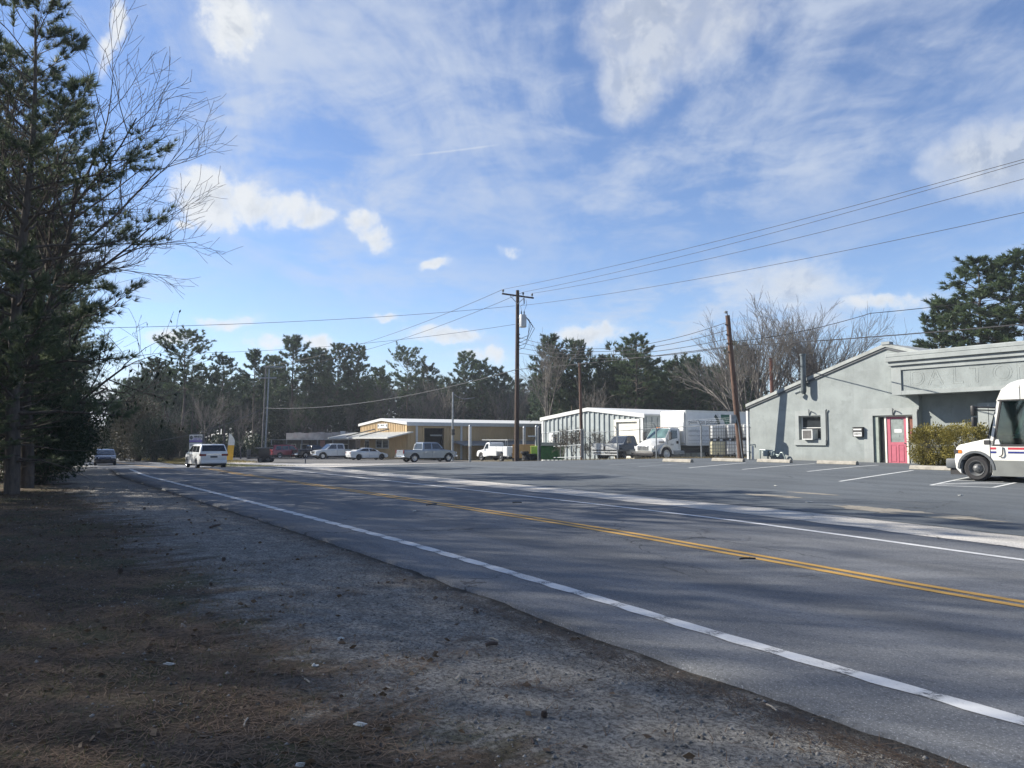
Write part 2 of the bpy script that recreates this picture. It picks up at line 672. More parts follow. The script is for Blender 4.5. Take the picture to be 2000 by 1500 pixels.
def worn_paint(name, col, under, wear=0.52, amt=0.9, period=None):
    m = bpy.data.materials.new(name)
    m.use_nodes = True
    k = NT(m.node_tree)
    b = k.n['Principled BSDF']
    uv = k.n.new('ShaderNodeUVMap').outputs[0]
    n = k.noise(uv, 48, 6, 0.75, 0.5)
    n2 = k.noise(uv, 3.0, 4, 0.6)
    w = k.math('MULTIPLY', k.smooth(k.math('ADD', k.math('MULTIPLY', n, 0.7), k.math('MULTIPLY', n2, 0.3)), wear, wear + 0.1), amt)
    if period:
        x, y, z = k.sep(uv)
        q = k.math('ABSOLUTE', k.math('SUBTRACT', k.math('FRACT', k.math('DIVIDE', x, period)), 0.5))
        on = k.math('SUBTRACT', 1.0, k.smooth(q, 0.05, 0.17))
        n3 = k.noise(k.mapping(uv, scale=(1.0, 3.0, 1)), 18, 5, 0.75, 0.8, w=5.0)
        w = k.math('MAXIMUM', w, k.math('MULTIPLY', on, k.smooth(n3, 0.45, 0.54)))
    dirt = k.mix(k.smooth(n2, 0.3, 0.7), col, tuple(x * 0.8 for x in col))
    c = k.mix(w, dirt, under)
    k.l.new(c, b.inputs['Base Color'])
    b.inputs['Roughness'].default_value = 0.7
    return m


M = {}
M['glass_dark'] = mat('tinted_glass', (0.012, 0.014, 0.018), 0.05, var=0, spec=0.8)
M['glass_house'] = mat('window_glass', (0.03, 0.035, 0.04), 0.05, var=0, spec=0.8)
M['glass_green'] = glass_mat('clear_cab_glass', (0.62, 0.80, 0.76), 0.85)
M['rubber'] = mat('tyre_rubber', (0.018, 0.018, 0.02), 0.85, var=0.2)
M['black_plastic'] = mat('black_plastic', (0.02, 0.02, 0.022), 0.55, var=0.15)
M['dark_grey'] = mat('dark_grey_plastic', (0.07, 0.08, 0.09), 0.6, var=0.15)
M['alloy'] = mat('alloy', (0.55, 0.56, 0.58), 0.3, metal=0.9, var=0.1)
M['steel'] = mat('galvanised_steel', (0.26, 0.28, 0.295), 0.5, metal=0.6, var=0.2, vscale=6)
M['red_lens'] = mat('red_lens', (0.14, 0.008, 0.010), 0.15, var=0)
M['clear_lens'] = mat('clear_lens', (0.55, 0.57, 0.58), 0.12, var=0, spec=0.8)
M['amber'] = mat('amber_lens', (0.7, 0.2, 0.03), 0.2, var=0)
M['chrome'] = mat('chrome', (0.75, 0.76, 0.78), 0.15, metal=1.0, var=0)
M['wood_pole'] = mat('creosoted_wood', (0.055, 0.036, 0.028), 0.9, var=0.35, vscale=5, bump=0.5, bscale=20, stretch=(3, 3, 0.3))
M['wire'] = mat('wire', (0.02, 0.02, 0.022), 0.6, var=0)
M['wire_light'] = mat('weathered_cable', (0.07, 0.075, 0.08), 0.6, var=0)
M['stucco'] = mat('grey_stucco', (0.252, 0.280, 0.278), 0.9, streak=0.32, var=0.13, vscale=1.1, bump=0.5, bscale=26, stain=((0.185, 0.21, 0.208), 2.2, 0.5, 0.55))
M['stucco_trim'] = mat('grey_stucco_trim', (0.285, 0.31, 0.307), 0.9, streak=0.28, var=0.10, vscale=1.6, bump=0.3, bscale=30, stain=((0.20, 0.215, 0.2), 3.0, 0.56, 0.5))
M['concrete'] = mat('concrete', (0.29, 0.275, 0.24), 0.9, var=0.2, vscale=5, bump=0.5, bscale=50, stain=((0.15, 0.14, 0.12), 6.0, 0.55, 0.5))
M['white_paint'] = mat('white_paint', (0.54, 0.555, 0.55), 0.5, var=0.07)
M['cream_trim'] = mat('cream_trim', (0.70, 0.68, 0.60), 0.55, var=0.08)
M['pink'] = mat('pink_paint', (0.40, 0.105, 0.145), 0.4, var=0.08, coat=0.2)
M['white_car'] = paint('white_car_paint', (0.60, 0.62, 0.63), 0.3)
M['silver'] = paint('silver_paint', (0.24, 0.275, 0.315), 0.3, 0.35)
M['red_car'] = paint('red_car_paint', (0.28, 0.02, 0.03), 0.3)
M['dark_car'] = paint('dark_car_paint', (0.012, 0.014, 0.022), 0.25)
M['interior'] = mat('cab_interior', (0.05, 0.06, 0.065), 0.8, var=0.2)
M['bark'] = mat('bark', (0.085, 0.070, 0.058), 0.95, var=0.35, vscale=6, bump=0.6, bscale=14, stretch=(2, 2, 0.5))
M['bark_grey'] = mat('grey_bark', (0.135, 0.124, 0.112), 0.95, var=0.3, vscale=6, bump=0.4, bscale=20)
M['pine'] = leaf_mat('pine_needles', (0.034, 0.060, 0.036), (0.095, 0.138, 0.066), 0.32)
M['pine_near'] = leaf_mat('near_pine_needles', (0.050, 0.074, 0.050), (0.13, 0.165, 0.095), 0.40)
M['hedge'] = leaf_mat('hedge_leaves', (0.11, 0.10, 0.026), (0.36, 0.31, 0.08), 0.25, vscale=2.2)
M['brush'] = leaf_mat('dry_brush', (0.04, 0.042, 0.025), (0.085, 0.075, 0.048), 0.2)
M['ivy'] = leaf_mat('dark_evergreen_leaves', (0.014, 0.026, 0.014), (0.04, 0.058, 0.028), 0.2)
M['dead_leaf'] = leaf_mat('dead_leaves', (0.06, 0.038, 0.022), (0.16, 0.115, 0.075), 0.2)

# ================================================================== ground, road, lots
def nz(x, y, sc=1.0, seed=0.0):
    return mnoise.noise(Vector((x * sc, y * sc, seed)))


def struct(name, me, m, parent=None):
    o = link(name, me, parent, m)
    if parent is None:
        o['kind'] = 'structure'
    return o


def ground_material():
    m = bpy.data.materials.new('ground_cover')
    m.use_nodes = True
    k = NT(m.node_tree)
    b = k.n['Principled BSDF']
    tc = k.n.new('ShaderNodeTexCoord')
    o = tc.outputs['Object']
    n1 = k.noise(o, 0.13, 5, 0.6)
    n2 = k.noise(o, 1.4, 6, 0.65)
    n3 = k.noise(o, 22, 4, 0.7)
    c = k.mix(k.smooth(n1, 0.4, 0.62), (0.115, 0.095, 0.06), (0.095, 0.10, 0.045))
    c = k.mix(k.smooth(n2, 0.4, 0.7), c, (0.17, 0.145, 0.10))
    c = k.mix(k.math('MULTIPLY', k.smooth(n3, 0.45, 0.7), 0.5), c, (0.05, 0.042, 0.03))
    k.l.new(c, b.inputs['Base Color'])
    b.inputs['Roughness'].default_value = 0.95
    b.inputs['Specular IOR Level'].default_value = 0.1
    bn = k.n.new('ShaderNodeBump')
    bn.inputs['Strength'].default_value = 0.8
    bn.inputs['Distance'].default_value = 0.05
    k.l.new(n3, bn.inputs['Height'])
    k.l.new(bn.outputs[0], b.inputs['Normal'])
    return m


def verge_material():
    """bare sandy gravel beside the road, giving way to pine straw and thin grass; UV = metres along and across"""
    m = bpy.data.materials.new('dirt_verge')
    m.use_nodes = True
    k = NT(m.node_tree)
    b = k.n['Principled BSDF']
    uv = k.n.new('ShaderNodeUVMap').outputs[0]
    s, p, _ = k.sep(uv)
    wob = k.noise(k.mapping(uv, scale=(0.9, 0.35, 1)), 0.8, 6, 0.68, 0.3)
    wob2 = k.noise(k.mapping(uv, scale=(2.4, 1.0, 1)), 1.5, 6, 0.7, 0.5, w=1.0)
    e = k.math('ADD', p, k.math('MULTIPLY', k.math('SUBTRACT', wob, 0.5), 3.2))
    e = k.math('ADD', e, k.math('MULTIPLY', k.math('SUBTRACT', wob2, 0.5), 3.0))
    bare = k.smooth(e, 1.5, 2.4)
    grain = k.noise(uv, 30, 6, 0.82)
    peb = k.n.new('ShaderNodeTexVoronoi')
    peb.inputs['Scale'].default_value = 34
    k.l.new(uv, peb.inputs['Vector'])
    mid = k.noise(uv, 4.5, 7, 0.72)
    dirt = k.mix(k.smooth(mid, 0.32, 0.68), (0.185, 0.180, 0.168), (0.37, 0.355, 0.32))
    dirt = k.mix(k.math('MULTIPLY', k.smooth(grain, 0.45, 0.58), 0.78), dirt, (0.055, 0.053, 0.050))
    stone = k.math('MULTIPLY', k.math('SUBTRACT', 1.0, k.smooth(peb.outputs['Distance'], 0.10, 0.30)), k.smooth(k.sep(peb.outputs['Color'])[0], 0.68, 0.86))
    dirt = k.mix(k.math('MULTIPLY', stone, 0.75), dirt, (0.34, 0.33, 0.30))
    lit = k.noise(uv, 2.2, 5, 0.65, w=4.0)
    gr = k.noise(uv, 1.1, 4, 0.6, w=8.0)
    litter = k.mix(k.smooth(lit, 0.38, 0.66), (0.072, 0.055, 0.041), (0.165, 0.122, 0.086))
    litter = k.mix(k.math('MULTIPLY', k.smooth(gr, 0.46, 0.64), 0.8), litter, (0.075, 0.085, 0.045))
    litter = k.mix(k.math('MULTIPLY', k.smooth(grain, 0.46, 0.58), 0.75), litter, (0.035, 0.028, 0.022))
    c = k.mix(bare, litter, dirt)
    # dirt plus the shadow of the step, painted dark along the broken pavement edge
    ed = k.math('ADD', p, k.math('MULTIPLY', k.math('SUBTRACT', k.noise(uv, 2.0, 5, 0.7, w=6.0), 0.5), 0.6))
    c = k.mix(k.math('MULTIPLY', k.smooth(ed, 3.74, 3.95), 0.8), c, (0.03, 0.026, 0.022))
    k.l.new(c, b.inputs['Base Color'])
    b.inputs['Roughness'].default_value = 0.95
    b.inputs['Specular IOR Level'].default_value = 0.15
    bn = k.n.new('ShaderNodeBump')
    bn.inputs['Strength'].default_value = 0.9
    bn.inputs['Distance'].default_value = 0.03
    k.l.new(k.math('ADD', k.math('ADD', grain, k.math('MULTIPLY', stone, 0.5)), k.math('MULTIPLY', mid, 0.6)), bn.inputs['Height'])
    k.l.new(bn.outputs[0], b.inputs['Normal'])
    return m


def sheet(name, ss, pp, dz, m, parent=None, off=False, edge=None, skirt=0.0, rough=0.0):
    """sheet draped on the land; ss x pp grid of road coordinates. pp may be a function of s"""
    vs, uv, fs = [], [], []
    n = None
    for i, s in enumerate(ss):
        row = pp(s) if callable(pp) else pp
        n = len(row)
        for j, p in enumerate(row):
            pw = p + (float(road_off(s)) if off else 0.0)
            if edge and (j == 0 or j == n - 1):
                pw += edge * nz(s * 1.7, p, 1.0, 5.0) + edge * 0.6 * nz(s * 5.1, p, 1.0, 9.0)
            x, y = XY(s, pw)
            z = float(gsp(s, pw)) + dz
            if rough:
                z += rough * (nz(x, y, 0.9, 1.0) + 0.6 * nz(x, y, 2.7, 2.0) + 0.35 * nz(x, y, 7.0, 3.0))
            vs.append((x, y, z))
            uv.append((s, p))
    for i in range(len(ss) - 1):
        for j in range(n - 1):
            a = i * n + j
            fs.append((a, a + 1, a + n + 1, a + n))
    if skirt:
        for j, sg in ((0, 1), (n - 1, -1)):
            b = len(vs)
            for i in range(len(ss)):
                x, y, z = vs[i * n + j]
                lean = (0.03 + 0.035 * nz(ss[i] * 2.3, 1.0) + 0.02 * nz(ss[i] * 7.0, 2.0)) * sg
                vs.append((x - CB * lean, y - SB * lean, z - skirt))
                uv.append((uv[i * n + j][0], uv[i * n + j][1] - 0.12 * sg))
            for i in range(len(ss) - 1):
                q = (i * n + j, (i + 1) * n + j, b + i + 1, b + i)
                fs.append(q if sg > 0 else q[::-1])
    me = np_mesh(name, np.array(vs), np.array(fs), uv=np.array(uv), smooth=True)
    # make sure it faces up
    if me.polygons[0].normal.z < 0:
        me.flip_normals()
    return struct(name, me, m, parent)


def lin(a, b, st):
    n = max(1, int(round((b - a) / st)))
    return [a + (b - a) * i / n for i in range(n + 1)]


def build_ground():
    ax = sorted(set([-900, -500, -300, -200, -150] + lin(-120, 120, 3) + [150, 200, 300, 500, 900]))
    ay = sorted(set([-300, -150, -80, -50] + lin(-30, 160, 3) + [180, 220, 300, 450, 700, 1200]))
    vs, fs = [], []
    for y in ay:
        for x in ax:
            s, p = SP(x, y)
            z = float(gsp(s, p)) - 0.09
            vs.append((x, y, z))
    n = len(ax)
    for j in range(len(ay) - 1):
        for i in range(n - 1):
            a = j * n + i
            fs.append((a, a + 1, a + n + 1, a + n))
    struct('ground', np_mesh('ground', np.array(vs), np.array(fs), smooth=True), ground_material())


build_ground()
ASPH = (0.125, 0.132, 0.142)
M['road'] = asphalt('road_asphalt', ASPH, lane=True, light=(0.19, 0.19, 0.185), patch=0.5)
M['lot'] = asphalt('lot_asphalt', (0.085, 0.098, 0.110), light=(0.15, 0.145, 0.13), patch=0.25)
M['lot_old'] = asphalt('old_lot_asphalt', (0.105, 0.105, 0.105), light=(0.18, 0.17, 0.16), patch=0.4)
M['apron'] = asphalt('bleached_apron', (0.40, 0.385, 0.355), light=(0.50, 0.48, 0.44), patch=0.5)
M['sand'] = asphalt('washed_sand', (0.27, 0.245, 0.20), light=(0.36, 0.33, 0.28), patch=0.6)
M['line_white'] = worn_paint('white_road_paint', (0.58, 0.59, 0.59), (0.11, 0.115, 0.12), 0.545, 0.8, period=0.56)
M['line_white2'] = worn_paint('white_edge_paint', (0.62, 0.63, 0.63), (0.10, 0.10, 0.105), 0.57, 0.7)
M['line_yellow'] = worn_paint('yellow_road_paint', (0.50, 0.29, 0.06), (0.12, 0.105, 0.08), 0.56, 0.7)
M['line_lot'] = worn_paint('parking_bay_paint', (0.62, 0.64, 0.64), (0.10, 0.105, 0.11), 0.55, 0.8)
M['line_faint'] = worn_paint('faded_bay_paint', (0.36, 0.38, 0.39), (0.09, 0.095, 0.10), 0.52, 0.9)
M['grass'] = leaf_mat('grass_blades', (0.065, 0.085, 0.025), (0.16, 0.15, 0.06), 0.3, vscale=0.5)

S1 = lin(-30, -3, 0.75)[:-1] + lin(-3, 16, 0.09)[:-1] + lin(16, 30, 0.4) + lin(31, 100, 1.5)[0:] + lin(103, 240, 4)
road = sheet('road', S1, [3.97, 4.4, 5.2, 6.4, 7.6, 8.8, 10.0, 11.0, 11.95], 0.0, M['road'], off=True, edge=0.03, skirt=0.11)
sheet('dirt_verge', lin(-6, 24, 0.16) + lin(24.5, 90, 0.7), lin(-13, -3, 0.5)[:-1] + lin(-3, 4.12, 0.14), -0.034, verge_material(), off=True, rough=0.016)


def stripe(name, p0, p1, s0, s1, m, step=0.5, wav=0.0):
    def row(s):
        w = wav * max(0.0, math.cos(2 * math.pi * s / 0.56)) if wav else 0.0
        return [p0 - w * 0.5 + 0.012 * nz(s * 0.8, p0), p1 + w * 0.2 + 0.012 * nz(s * 0.8, p1)]
    return sheet(name, lin(s0, s1, step), row, 0.005, m, road, off=True)


stripe('edge_line', 4.69, 4.83, -12, 60, M['line_white'], 0.14, 0.05)
stripe('centre_line', 7.84, 7.955, -20, 100, M['line_yellow'])
stripe('centre_line', 8.055, 8.17, -20, 100, M['line_yellow'])
stripe('edge_line', 10.735, 10.865, -20, 90, M['line_white2'])

apron = sheet('apron_strip', lin(-30, 60, 0.4), [11.85, 12.3, 12.9, 13.45], 0.004, M['apron'], off=True, edge=0.16)


def lot_smax(p):
    return float(np.interp(p, [12.8, 16, 21, 24, 26.3, 30, 37], [35.5, 36.5, 38.6, 41.5, 45, 47, 48]))


def build_lot():
    ps = lin(13.15, 33.3, 0.9) + [34.3, 35.3, 36.4]
    vs, uv, fs = [], [], []
    ns = 70
    for p in ps:
        s0 = -22.0 if p < 33.35 else 27.4
        s1 = lot_smax(p)
        for i in range(ns + 1):
            s = s0 + (s1 - s0) * i / ns
            pw = p
            if p == ps[0]:
                pw += 0.18 * nz(s * 0.9, 2.0) + 0.08 * nz(s * 3.1, 4.0)
            if i == ns:
                s += 0.3 * nz(p * 0.8, 7.0)
            if p < 14:
                pw += float(road_off(s))
            x, y = XY(s, pw)
            vs.append((x, y, float(gsp(s, pw)) + 0.010))
            uv.append((s, pw))
    n = ns + 1
    for j in range(len(ps) - 1):
        for i in range(n - 1):
            if ps[j + 1] > 33.35 and ps[j] < 33.35:
                continue
            a = j * n + i
            fs.append((a, a + 1, a + n + 1, a + n))
    # strip that joins the two widths beside the building
    me = np_mesh('parking_lot', np.array(vs), np.array(fs), uv=np.array(uv), smooth=True)
    if me.polygons[0].normal.z < 0:
        me.flip_normals()
    o = struct('parking_lot', me, M['lot'])
    sheet('parking_lot_corner', lin(27.4, 48, 0.8), [33.25, 33.8, 34.35], 0.006, M['lot'])
    return o


lot = build_lot()


def bay_line(a, b, w, m, name='bay_line', dz=0.0145, parent=None):
    """painted line between two ground pixels of the photograph, as a sheet on the lot"""
    A, Bq = ground_px(*a), ground_px(*b)
    d = (Bq - A)
    d.z = 0
    L = d.length
    d.normalize()
    q = Vector((-d.y, d.x, 0)) * w / 2
    vs, uv, fs = [], [], []
    n = max(2, int(L / 0.4))
    for i in range(n + 1):
        c = A + d * (L * i / n)
        for sg in (-1, 1):
            x, y = c.x + q.x * sg, c.y + q.y * sg
            vs.append((x, y, g(x, y) + dz))
            uv.append((L * i / n, sg * w / 2))
    for i in range(n):
        fs.append((2 * i, 2 * i + 1, 2 * i + 3, 2 * i + 2))
    me = np_mesh(name, np.array(vs), np.array(fs), uv=np.array(uv))
    if me.polygons[0].normal.z < 0:
        me.flip_normals()
    return link(name, me, parent or lot, m)


for a, b in (((1345, 914.5), (1457, 904.5)), ((1450, 917.5), (1592, 906)), ((1577, 921.5), (1715, 909)), ((1640, 941), (1783, 919.5))):
    bay_line(a, b, 0.11, M['line_lot'])
for a, b in (((1247, 912), (1350, 905)), ((1190, 908.5), (1290, 903.5))):
    bay_line(a, b, 0.10, M['line_faint'])
for a, b in (((1818, 948.5), (1896, 932)), ((1818, 948.5), (1940, 953)), ((1940, 953), (1984, 943.5)), ((1836, 946), (1960, 942)), ((1862, 940), (1905, 939)), ((1830, 947), (1975, 945))):
    bay_line(a, b, 0.09, M['line_lot'])

# worn hole in the lot edge where sand shows, and a smaller one
def blob_sheet(name, u, v, ru, rv, m, dz, seed, parent):
    c = ground_px(u, v)
    vs, uv, fs = [(c.x, c.y, g(c.x, c.y) + dz)], [(0, 0)], []
    n = 110
    for i in range(n):
        t = 2 * math.pi * i / n
        k_ = 1 + 0.28 * nz(math.cos(t) * 17, math.sin(t) * 17, 1, seed + 9) + 0.35 * nz(math.cos(t) * 2, math.sin(t) * 2, 1, seed) + 0.2 * nz(math.cos(t) * 6, math.sin(t) * 6, 1, seed)
        ds, dp = math.cos(t) * ru * k_, math.sin(t) * rv * k_
        s, p = SP(c.x, c.y)
        x, y = XY(s + ds, p + dp)
        vs.append((x, y, g(x, y) + dz))
        uv.append((s + ds, p + dp))
    for i in range(n):
        fs.append((0, 1 + i, 1 + (i + 1) % n))
    me = np_mesh(name, np.array(vs), np.array(fs), uv=np.array(uv))
    if me.polygons[0].normal.z < 0:
        me.flip_normals()
    return struct(name, me, m, parent)


blob_sheet('worn_sand_patch', 1765, 1002, 1.5, 0.40, M['sand'], 0.014, 1.0, lot)
blob_sheet('worn_sand_patch', 1505, 969, 0.8, 0.22, M['sand'], 0.014, 2.0, lot)
blob_sheet('worn_sand_patch', 1590, 965, 0.7, 0.12, M['sand'], 0.014, 3.0, lot)

# pale driveway to the tan building and the old asphalt in front of it
def drive_row(s):
    lo = 13.3 + float(road_off(s)) * 0.9
    hi = float(np.interp(s, [36, 40, 46, 52, 60, 75, 90], [13.6, 21, 30, 33, 31, 26, 22]))
    return [lo + (hi - lo) * i / 8 for i in range(9)]


sheet('driveway', lin(35.2, 90, 1.0), drive_row, 0.002, M['apron'])
sheet('front_yard_asphalt', lin(44, 120, 1.5), lambda s: [float(np.interp(s, [44, 60, 75, 90, 120], [31, 30, 25, 22, 20])) + i * (42.2 - float(np.interp(s, [44, 60, 75, 90, 120], [31, 30, 25, 22, 20]))) / 6 for i in range(7)], 0.007, M['lot_old'])
sheet('fenced_yard', lin(27.6, 52, 1.0), [36.6, 38, 40, 42, 46, 50, 56], -0.03, M['sand'])

# ================================================================== buildings
def wall_with_holes(x0, x1, z0, top, holes, y0, y1):
    """front wall from x0 to x1, from z0 up to top(x) (a polyline), holes = (xa,xb,za,zb); thickness y0..y1.
    Built of butt-jointed columns so openings are real."""
    mb = MB()
    cuts = sorted(set([x0, x1] + [h[0] for h in holes] + [h[1] for h in holes] + [t[0] for t in top if x0 < t[0] < x1]))
    tx, tz = [t[0] for t in top], [t[1] for t in top]
    for a, b in zip(cuts[:-1], cuts[1:]):
        ta, tb = float(np.interp(a, tx, tz)), float(np.interp(b, tx, tz))
        hs = sorted([h for h in holes if h[0] <= a + 1e-6 and h[1] >= b - 1e-6], key=lambda h: h[2])
        zc = z0
        for h in hs:
            if h[2] > zc + 1e-4:
                mb.prism([(a, zc), (b, zc), (b, h[2]), (a, h[2])], 'y', y0, y1)
            zc = h[3]
        mb.prism([(a, zc), (b, zc), (b, tb), (a, ta)], 'y', y0, y1)
    return mb


def frame_at(P, x_left):
    """origin and rotation of a building frame: local x to the right along the front, local y away from the road"""
    X, Y = XY(-x_left, P)
    return X, Y


BR = B0 - math.pi / 2      # rotation: local x = (SB,-CB), local y = (CB,SB)


def build_grey():
    P = 33.2
    xl, _ = fxz(1466, 890, P)
    X, Y = XY(-xl, P)
    zb = 0.47
    root = thing('stucco_building', 'grey stucco gabled building with pink door and parapet canopy beside the parking lot', 'building', (X, Y, zb), BR)
    lx = lambda u, v=850, PP=P: fxz(u, v, PP)[0] - xl
    lz = lambda u, v, PP=P: fxz(u, v, PP)[1] - zb
    xr = lx(1797)
    xp = lx(1737)                     # ridge
    ez = lz(1466, 793)
    pz = lz(1737, 677)
    W = 2 * xp
    # --- front wall with window and door openings
    wx0, wx1 = lx(1561, 840), lx(1604, 840)
    wz0, wz1 = lz(1580, 859), lz(1580, 812)
    dx0, dx1 = lx(1706, 850), lx(1784, 850)
    dz1 = lz(1745, 811)
    holes = [(wx0, wx1, wz0, wz1), (dx0, dx1, -0.6, dz1)]
    top = [(-0.0, ez), (xp, pz), (W, ez)]
    wall_with_holes(0, xr, -0.6, top, holes, 0, 0.35).build('front_wall', M['stucco'], root)
    # rest of the gable, set back a little under the canopy
    mb = wall_with_holes(xr, W + 8, -0.6, [(xr, float(np.interp(xr, [xp, W], [pz, ez]))), (W, ez), (W + 8, ez)], [], 0.25, 0.6)
    mb.build('shop_wall', M['stucco'], root)
    D = 22
    MB().box(0.0, 0.3, 0.353, D, -0.6, ez - 0.12).build('side_wall', M['stucco'], root)
    MB().box(0.3, W, D - 0.3, D, -0.6, ez).build('back_wall', M['stucco'], root)
    # roof slopes with a thick front edge board
    ov = 0.18
    th = 0.16
    sl = (pz - ez) / xp
    mb = MB()
    mb.prism([(-ov, ez - ov * sl + 0.003), (xp, pz + 0.003), (xp, pz + th), (-ov, ez - ov * sl + th)], 'y', -0.10, D + 0.2)
    mb.prism([(W + ov, ez - ov * sl + 0.003), (W + ov, ez - ov * sl + th), (xp, pz + th), (xp, pz + 0.003)], 'y', -0.10, D + 0.2)
    M['roof_edge'] = mat('weathered_roof_edge', (0.30, 0.32, 0.31), 0.8, var=0.2, vscale=2)
    roof = mb.build('roof', M['roof_edge'], root)
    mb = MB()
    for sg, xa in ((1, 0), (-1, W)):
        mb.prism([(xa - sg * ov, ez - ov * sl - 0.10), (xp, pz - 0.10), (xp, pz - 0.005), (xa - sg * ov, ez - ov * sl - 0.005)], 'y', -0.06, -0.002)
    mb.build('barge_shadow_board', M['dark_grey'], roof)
    # flat coping on the ridge end
    MB().box(xp - 0.16, xp + 0.22, -0.14, 0.2, pz + th - 0.06, pz + th + 0.06).build('ridge_cap', M['stucco_trim'], roof)
    # --- window
    win = MB()
    fw = 0.06
    for a, b, c, d in ((wx0, wx0 + fw, wz0, wz1), (wx1 - fw, wx1, wz0, wz1), (wx0 + fw, wx1 - fw, wz0, wz0 + fw), (wx0 + fw, wx1 - fw, wz1 - fw, wz1), (wx0 + fw, wx1 - fw, (wz0 + wz1) / 2 - 0.02, (wz0 + wz1) / 2 + 0.02)):
        win.box(a + 0.002, b - 0.002, 0.20, 0.26, c + 0.002, d - 0.002)
    w = win.build('window', M['white_paint'], root)
    MB().box(wx0 + fw, wx1 - fw, 0.225, 0.235, wz0 + fw, wz1 - fw).build('pane', M['glass_house'], w)
    # raised stucco surround: lintel, jambs, sill
    sw = 0.20
    sur = MB()
    sur.box(wx0 - sw * 1.3, wx1 + sw * 1.4, -0.09, -0.002, wz0 - 0.26, wz0 - 0.003)
    sur.build('window_sill', M['stucco_trim'], root)
    for a, b in ((wx0 - sw, wx0 - 0.003), (wx1 + 0.003, wx1 + sw + 0.06)):
        MB().box(a, b, -0.035, -0.002, wz0, wz1 + sw + 0.05).build('window_jamb', M['stucco_trim'], root)
    MB().box(wx0, wx1, -0.035, -0.002, wz1 + 0.003, wz1 + sw + 0.05).build('window_lintel', M['stucco_trim'], root)
    # --- door opening: frame, sidelights, pink door
    dw0, dw1 = lx(1729, 860), lx(1768, 860)
    th0 = -0.02
    fr = MB()
    post = 0.08
    for a in (dw0 - post, dw1):
        fr.box(a, a + post - 0.003, 0.12, 0.24, th0, dz1 - 0.06)
    fr.box(dx0 + 0.003, dx1 - 0.003, 0.118, 0.242, dz1 - 0.06, dz1 - 0.003)
    fr.box(dx1 - 0.05, dx1 - 0.003, 0.121, 0.239, th0, dz1 - 0.062)
    fr.box(dw1 + post, dx1 - 0.05, 0.13, 0.23, 1.05, 1.12)
    fr.build('door_frame', M['cream_trim'], root)
    dr = MB()
    dH = dz1 - 0.065
    gx0, gx1, gz0, gz1 = dw0 + 0.17, dw1 - 0.12, dH * 0.48, dH * 0.955
    dr.box(dw0 + 0.002, gx0, 0.15, 0.20, 0.01, dH)
    dr.box(gx1, dw1 - 0.005, 0.15, 0.20, 0.01, dH)
    dr.box(gx0, gx1, 0.15, 0.20, gz1, dH)
    dr.box(gx0, gx1, 0.165, 0.20, 0.01, gz0)
    pd = dr.build('door', M['pink'], root)
    dr = MB()
    dr.box(gx0, gx1, 0.151, 0.164, gz0 - 0.13, gz0).box(gx0, gx1, 0.151, 0.164, 0.01, 0.14).box((gx0 + gx1) / 2 - 0.045, (gx0 + gx1) / 2 + 0.045, 0.151, 0.164, 0.14, gz0 - 0.13)
    dr.build('rail', M['pink'], pd)
    mx_ = (gx0 + gx1) / 2
    for a, b in ((gx0 + 0.03, mx_ - 0.075), (mx_ + 0.075, gx1 - 0.03)):
        MB().box(a, b, 0.152, 0.164, 0.18, gz0 - 0.17).build('panel', M['pink'], pd, bevel=0.008)
    M['frost'] = mat('door_glass', (0.22, 0.25, 0.245), 0.12, var=0.25, vscale=2.5, spec=0.6)
    MB().box(gx0, gx1, 0.172, 0.180, gz0, gz1).build('pane', M['frost'], pd)
    MB().box(mx_ - 0.14, mx_ + 0.20, 0.166, 0.171, gz0 + 0.42, gz0 + 0.58).build('paper_notice', M['white_paint'], pd)
    MB().box(mx_ + 0.08, mx_ + 0.10, 0.168, 0.1715, gz0 + 0.22, gz0 + 0.32).build('opening_hours', M['dark_grey'], pd)
    MB().tube((dw1 - 0.07, 0.15, gz0 - 0.05), (dw1 - 0.07, 0.10, gz0 - 0.05), 0.025).tube((dw1 - 0.07, 0.10, gz0 - 0.05), (dw1 - 0.07, 0.085, gz0 - 0.05), 0.035).build('handle', M['chrome'], pd)
    MB().box(dx0 + 0.22, dw0 - post, 0.17, 0.18, 0.12, dz1 - 0.065).build('sidelight', M['glass_house'], root)
    M['green_trim'] = mat('green_grey_trim', (0.26, 0.30, 0.27), 0.7, var=0.15)
    MB().box(dx0 + 0.003, dx0 + 0.217, 0.05, 0.20, th0, dz1 - 0.063).build('side_jamb', M['green_trim'], root)
    M['brick_in'] = mat('rusty_curtain', (0.16, 0.06, 0.04), 0.8, var=0.4, vscale=9)
    MB().box(dw1 + post, dx1 - 0.053, 0.17, 0.18, 1.12, dz1 - 0.065).build('sidelight', M['brick_in'], root)
    MB().box(dw1 + post, dx1 - 0.053, 0.17, 0.19, 0.02, 1.05).build('sidelight_panel', M['stucco_trim'], root)
    MB().box(dx0, dx1, 0.10, 0.34, -0.02, 0.008).build('threshold', M['concrete'], root)
    MB().box(dx0 - 0.45, dx0 - 0.003, -0.03, -0.002, 0, dz1 + 0.32).build('door_surround', M['stucco_trim'], root)
    MB().box(dx0, dx1, -0.03, -0.002, dz1 + 0.003, dz1 + 0.32).build('door_surround', M['stucco_trim'], root)
    MB().box(dx1 + 0.003, xr - 0.004, -0.03, -0.002, 0, dz1 + 0.32).build('door_surround', M['stucco_trim'], root)
    MB().box(dw0 - 0.3, dx1 + 0.15, -1.0, -0.04, -0.5, -0.03).build('door_step', M['concrete'], root, bevel=0.02)
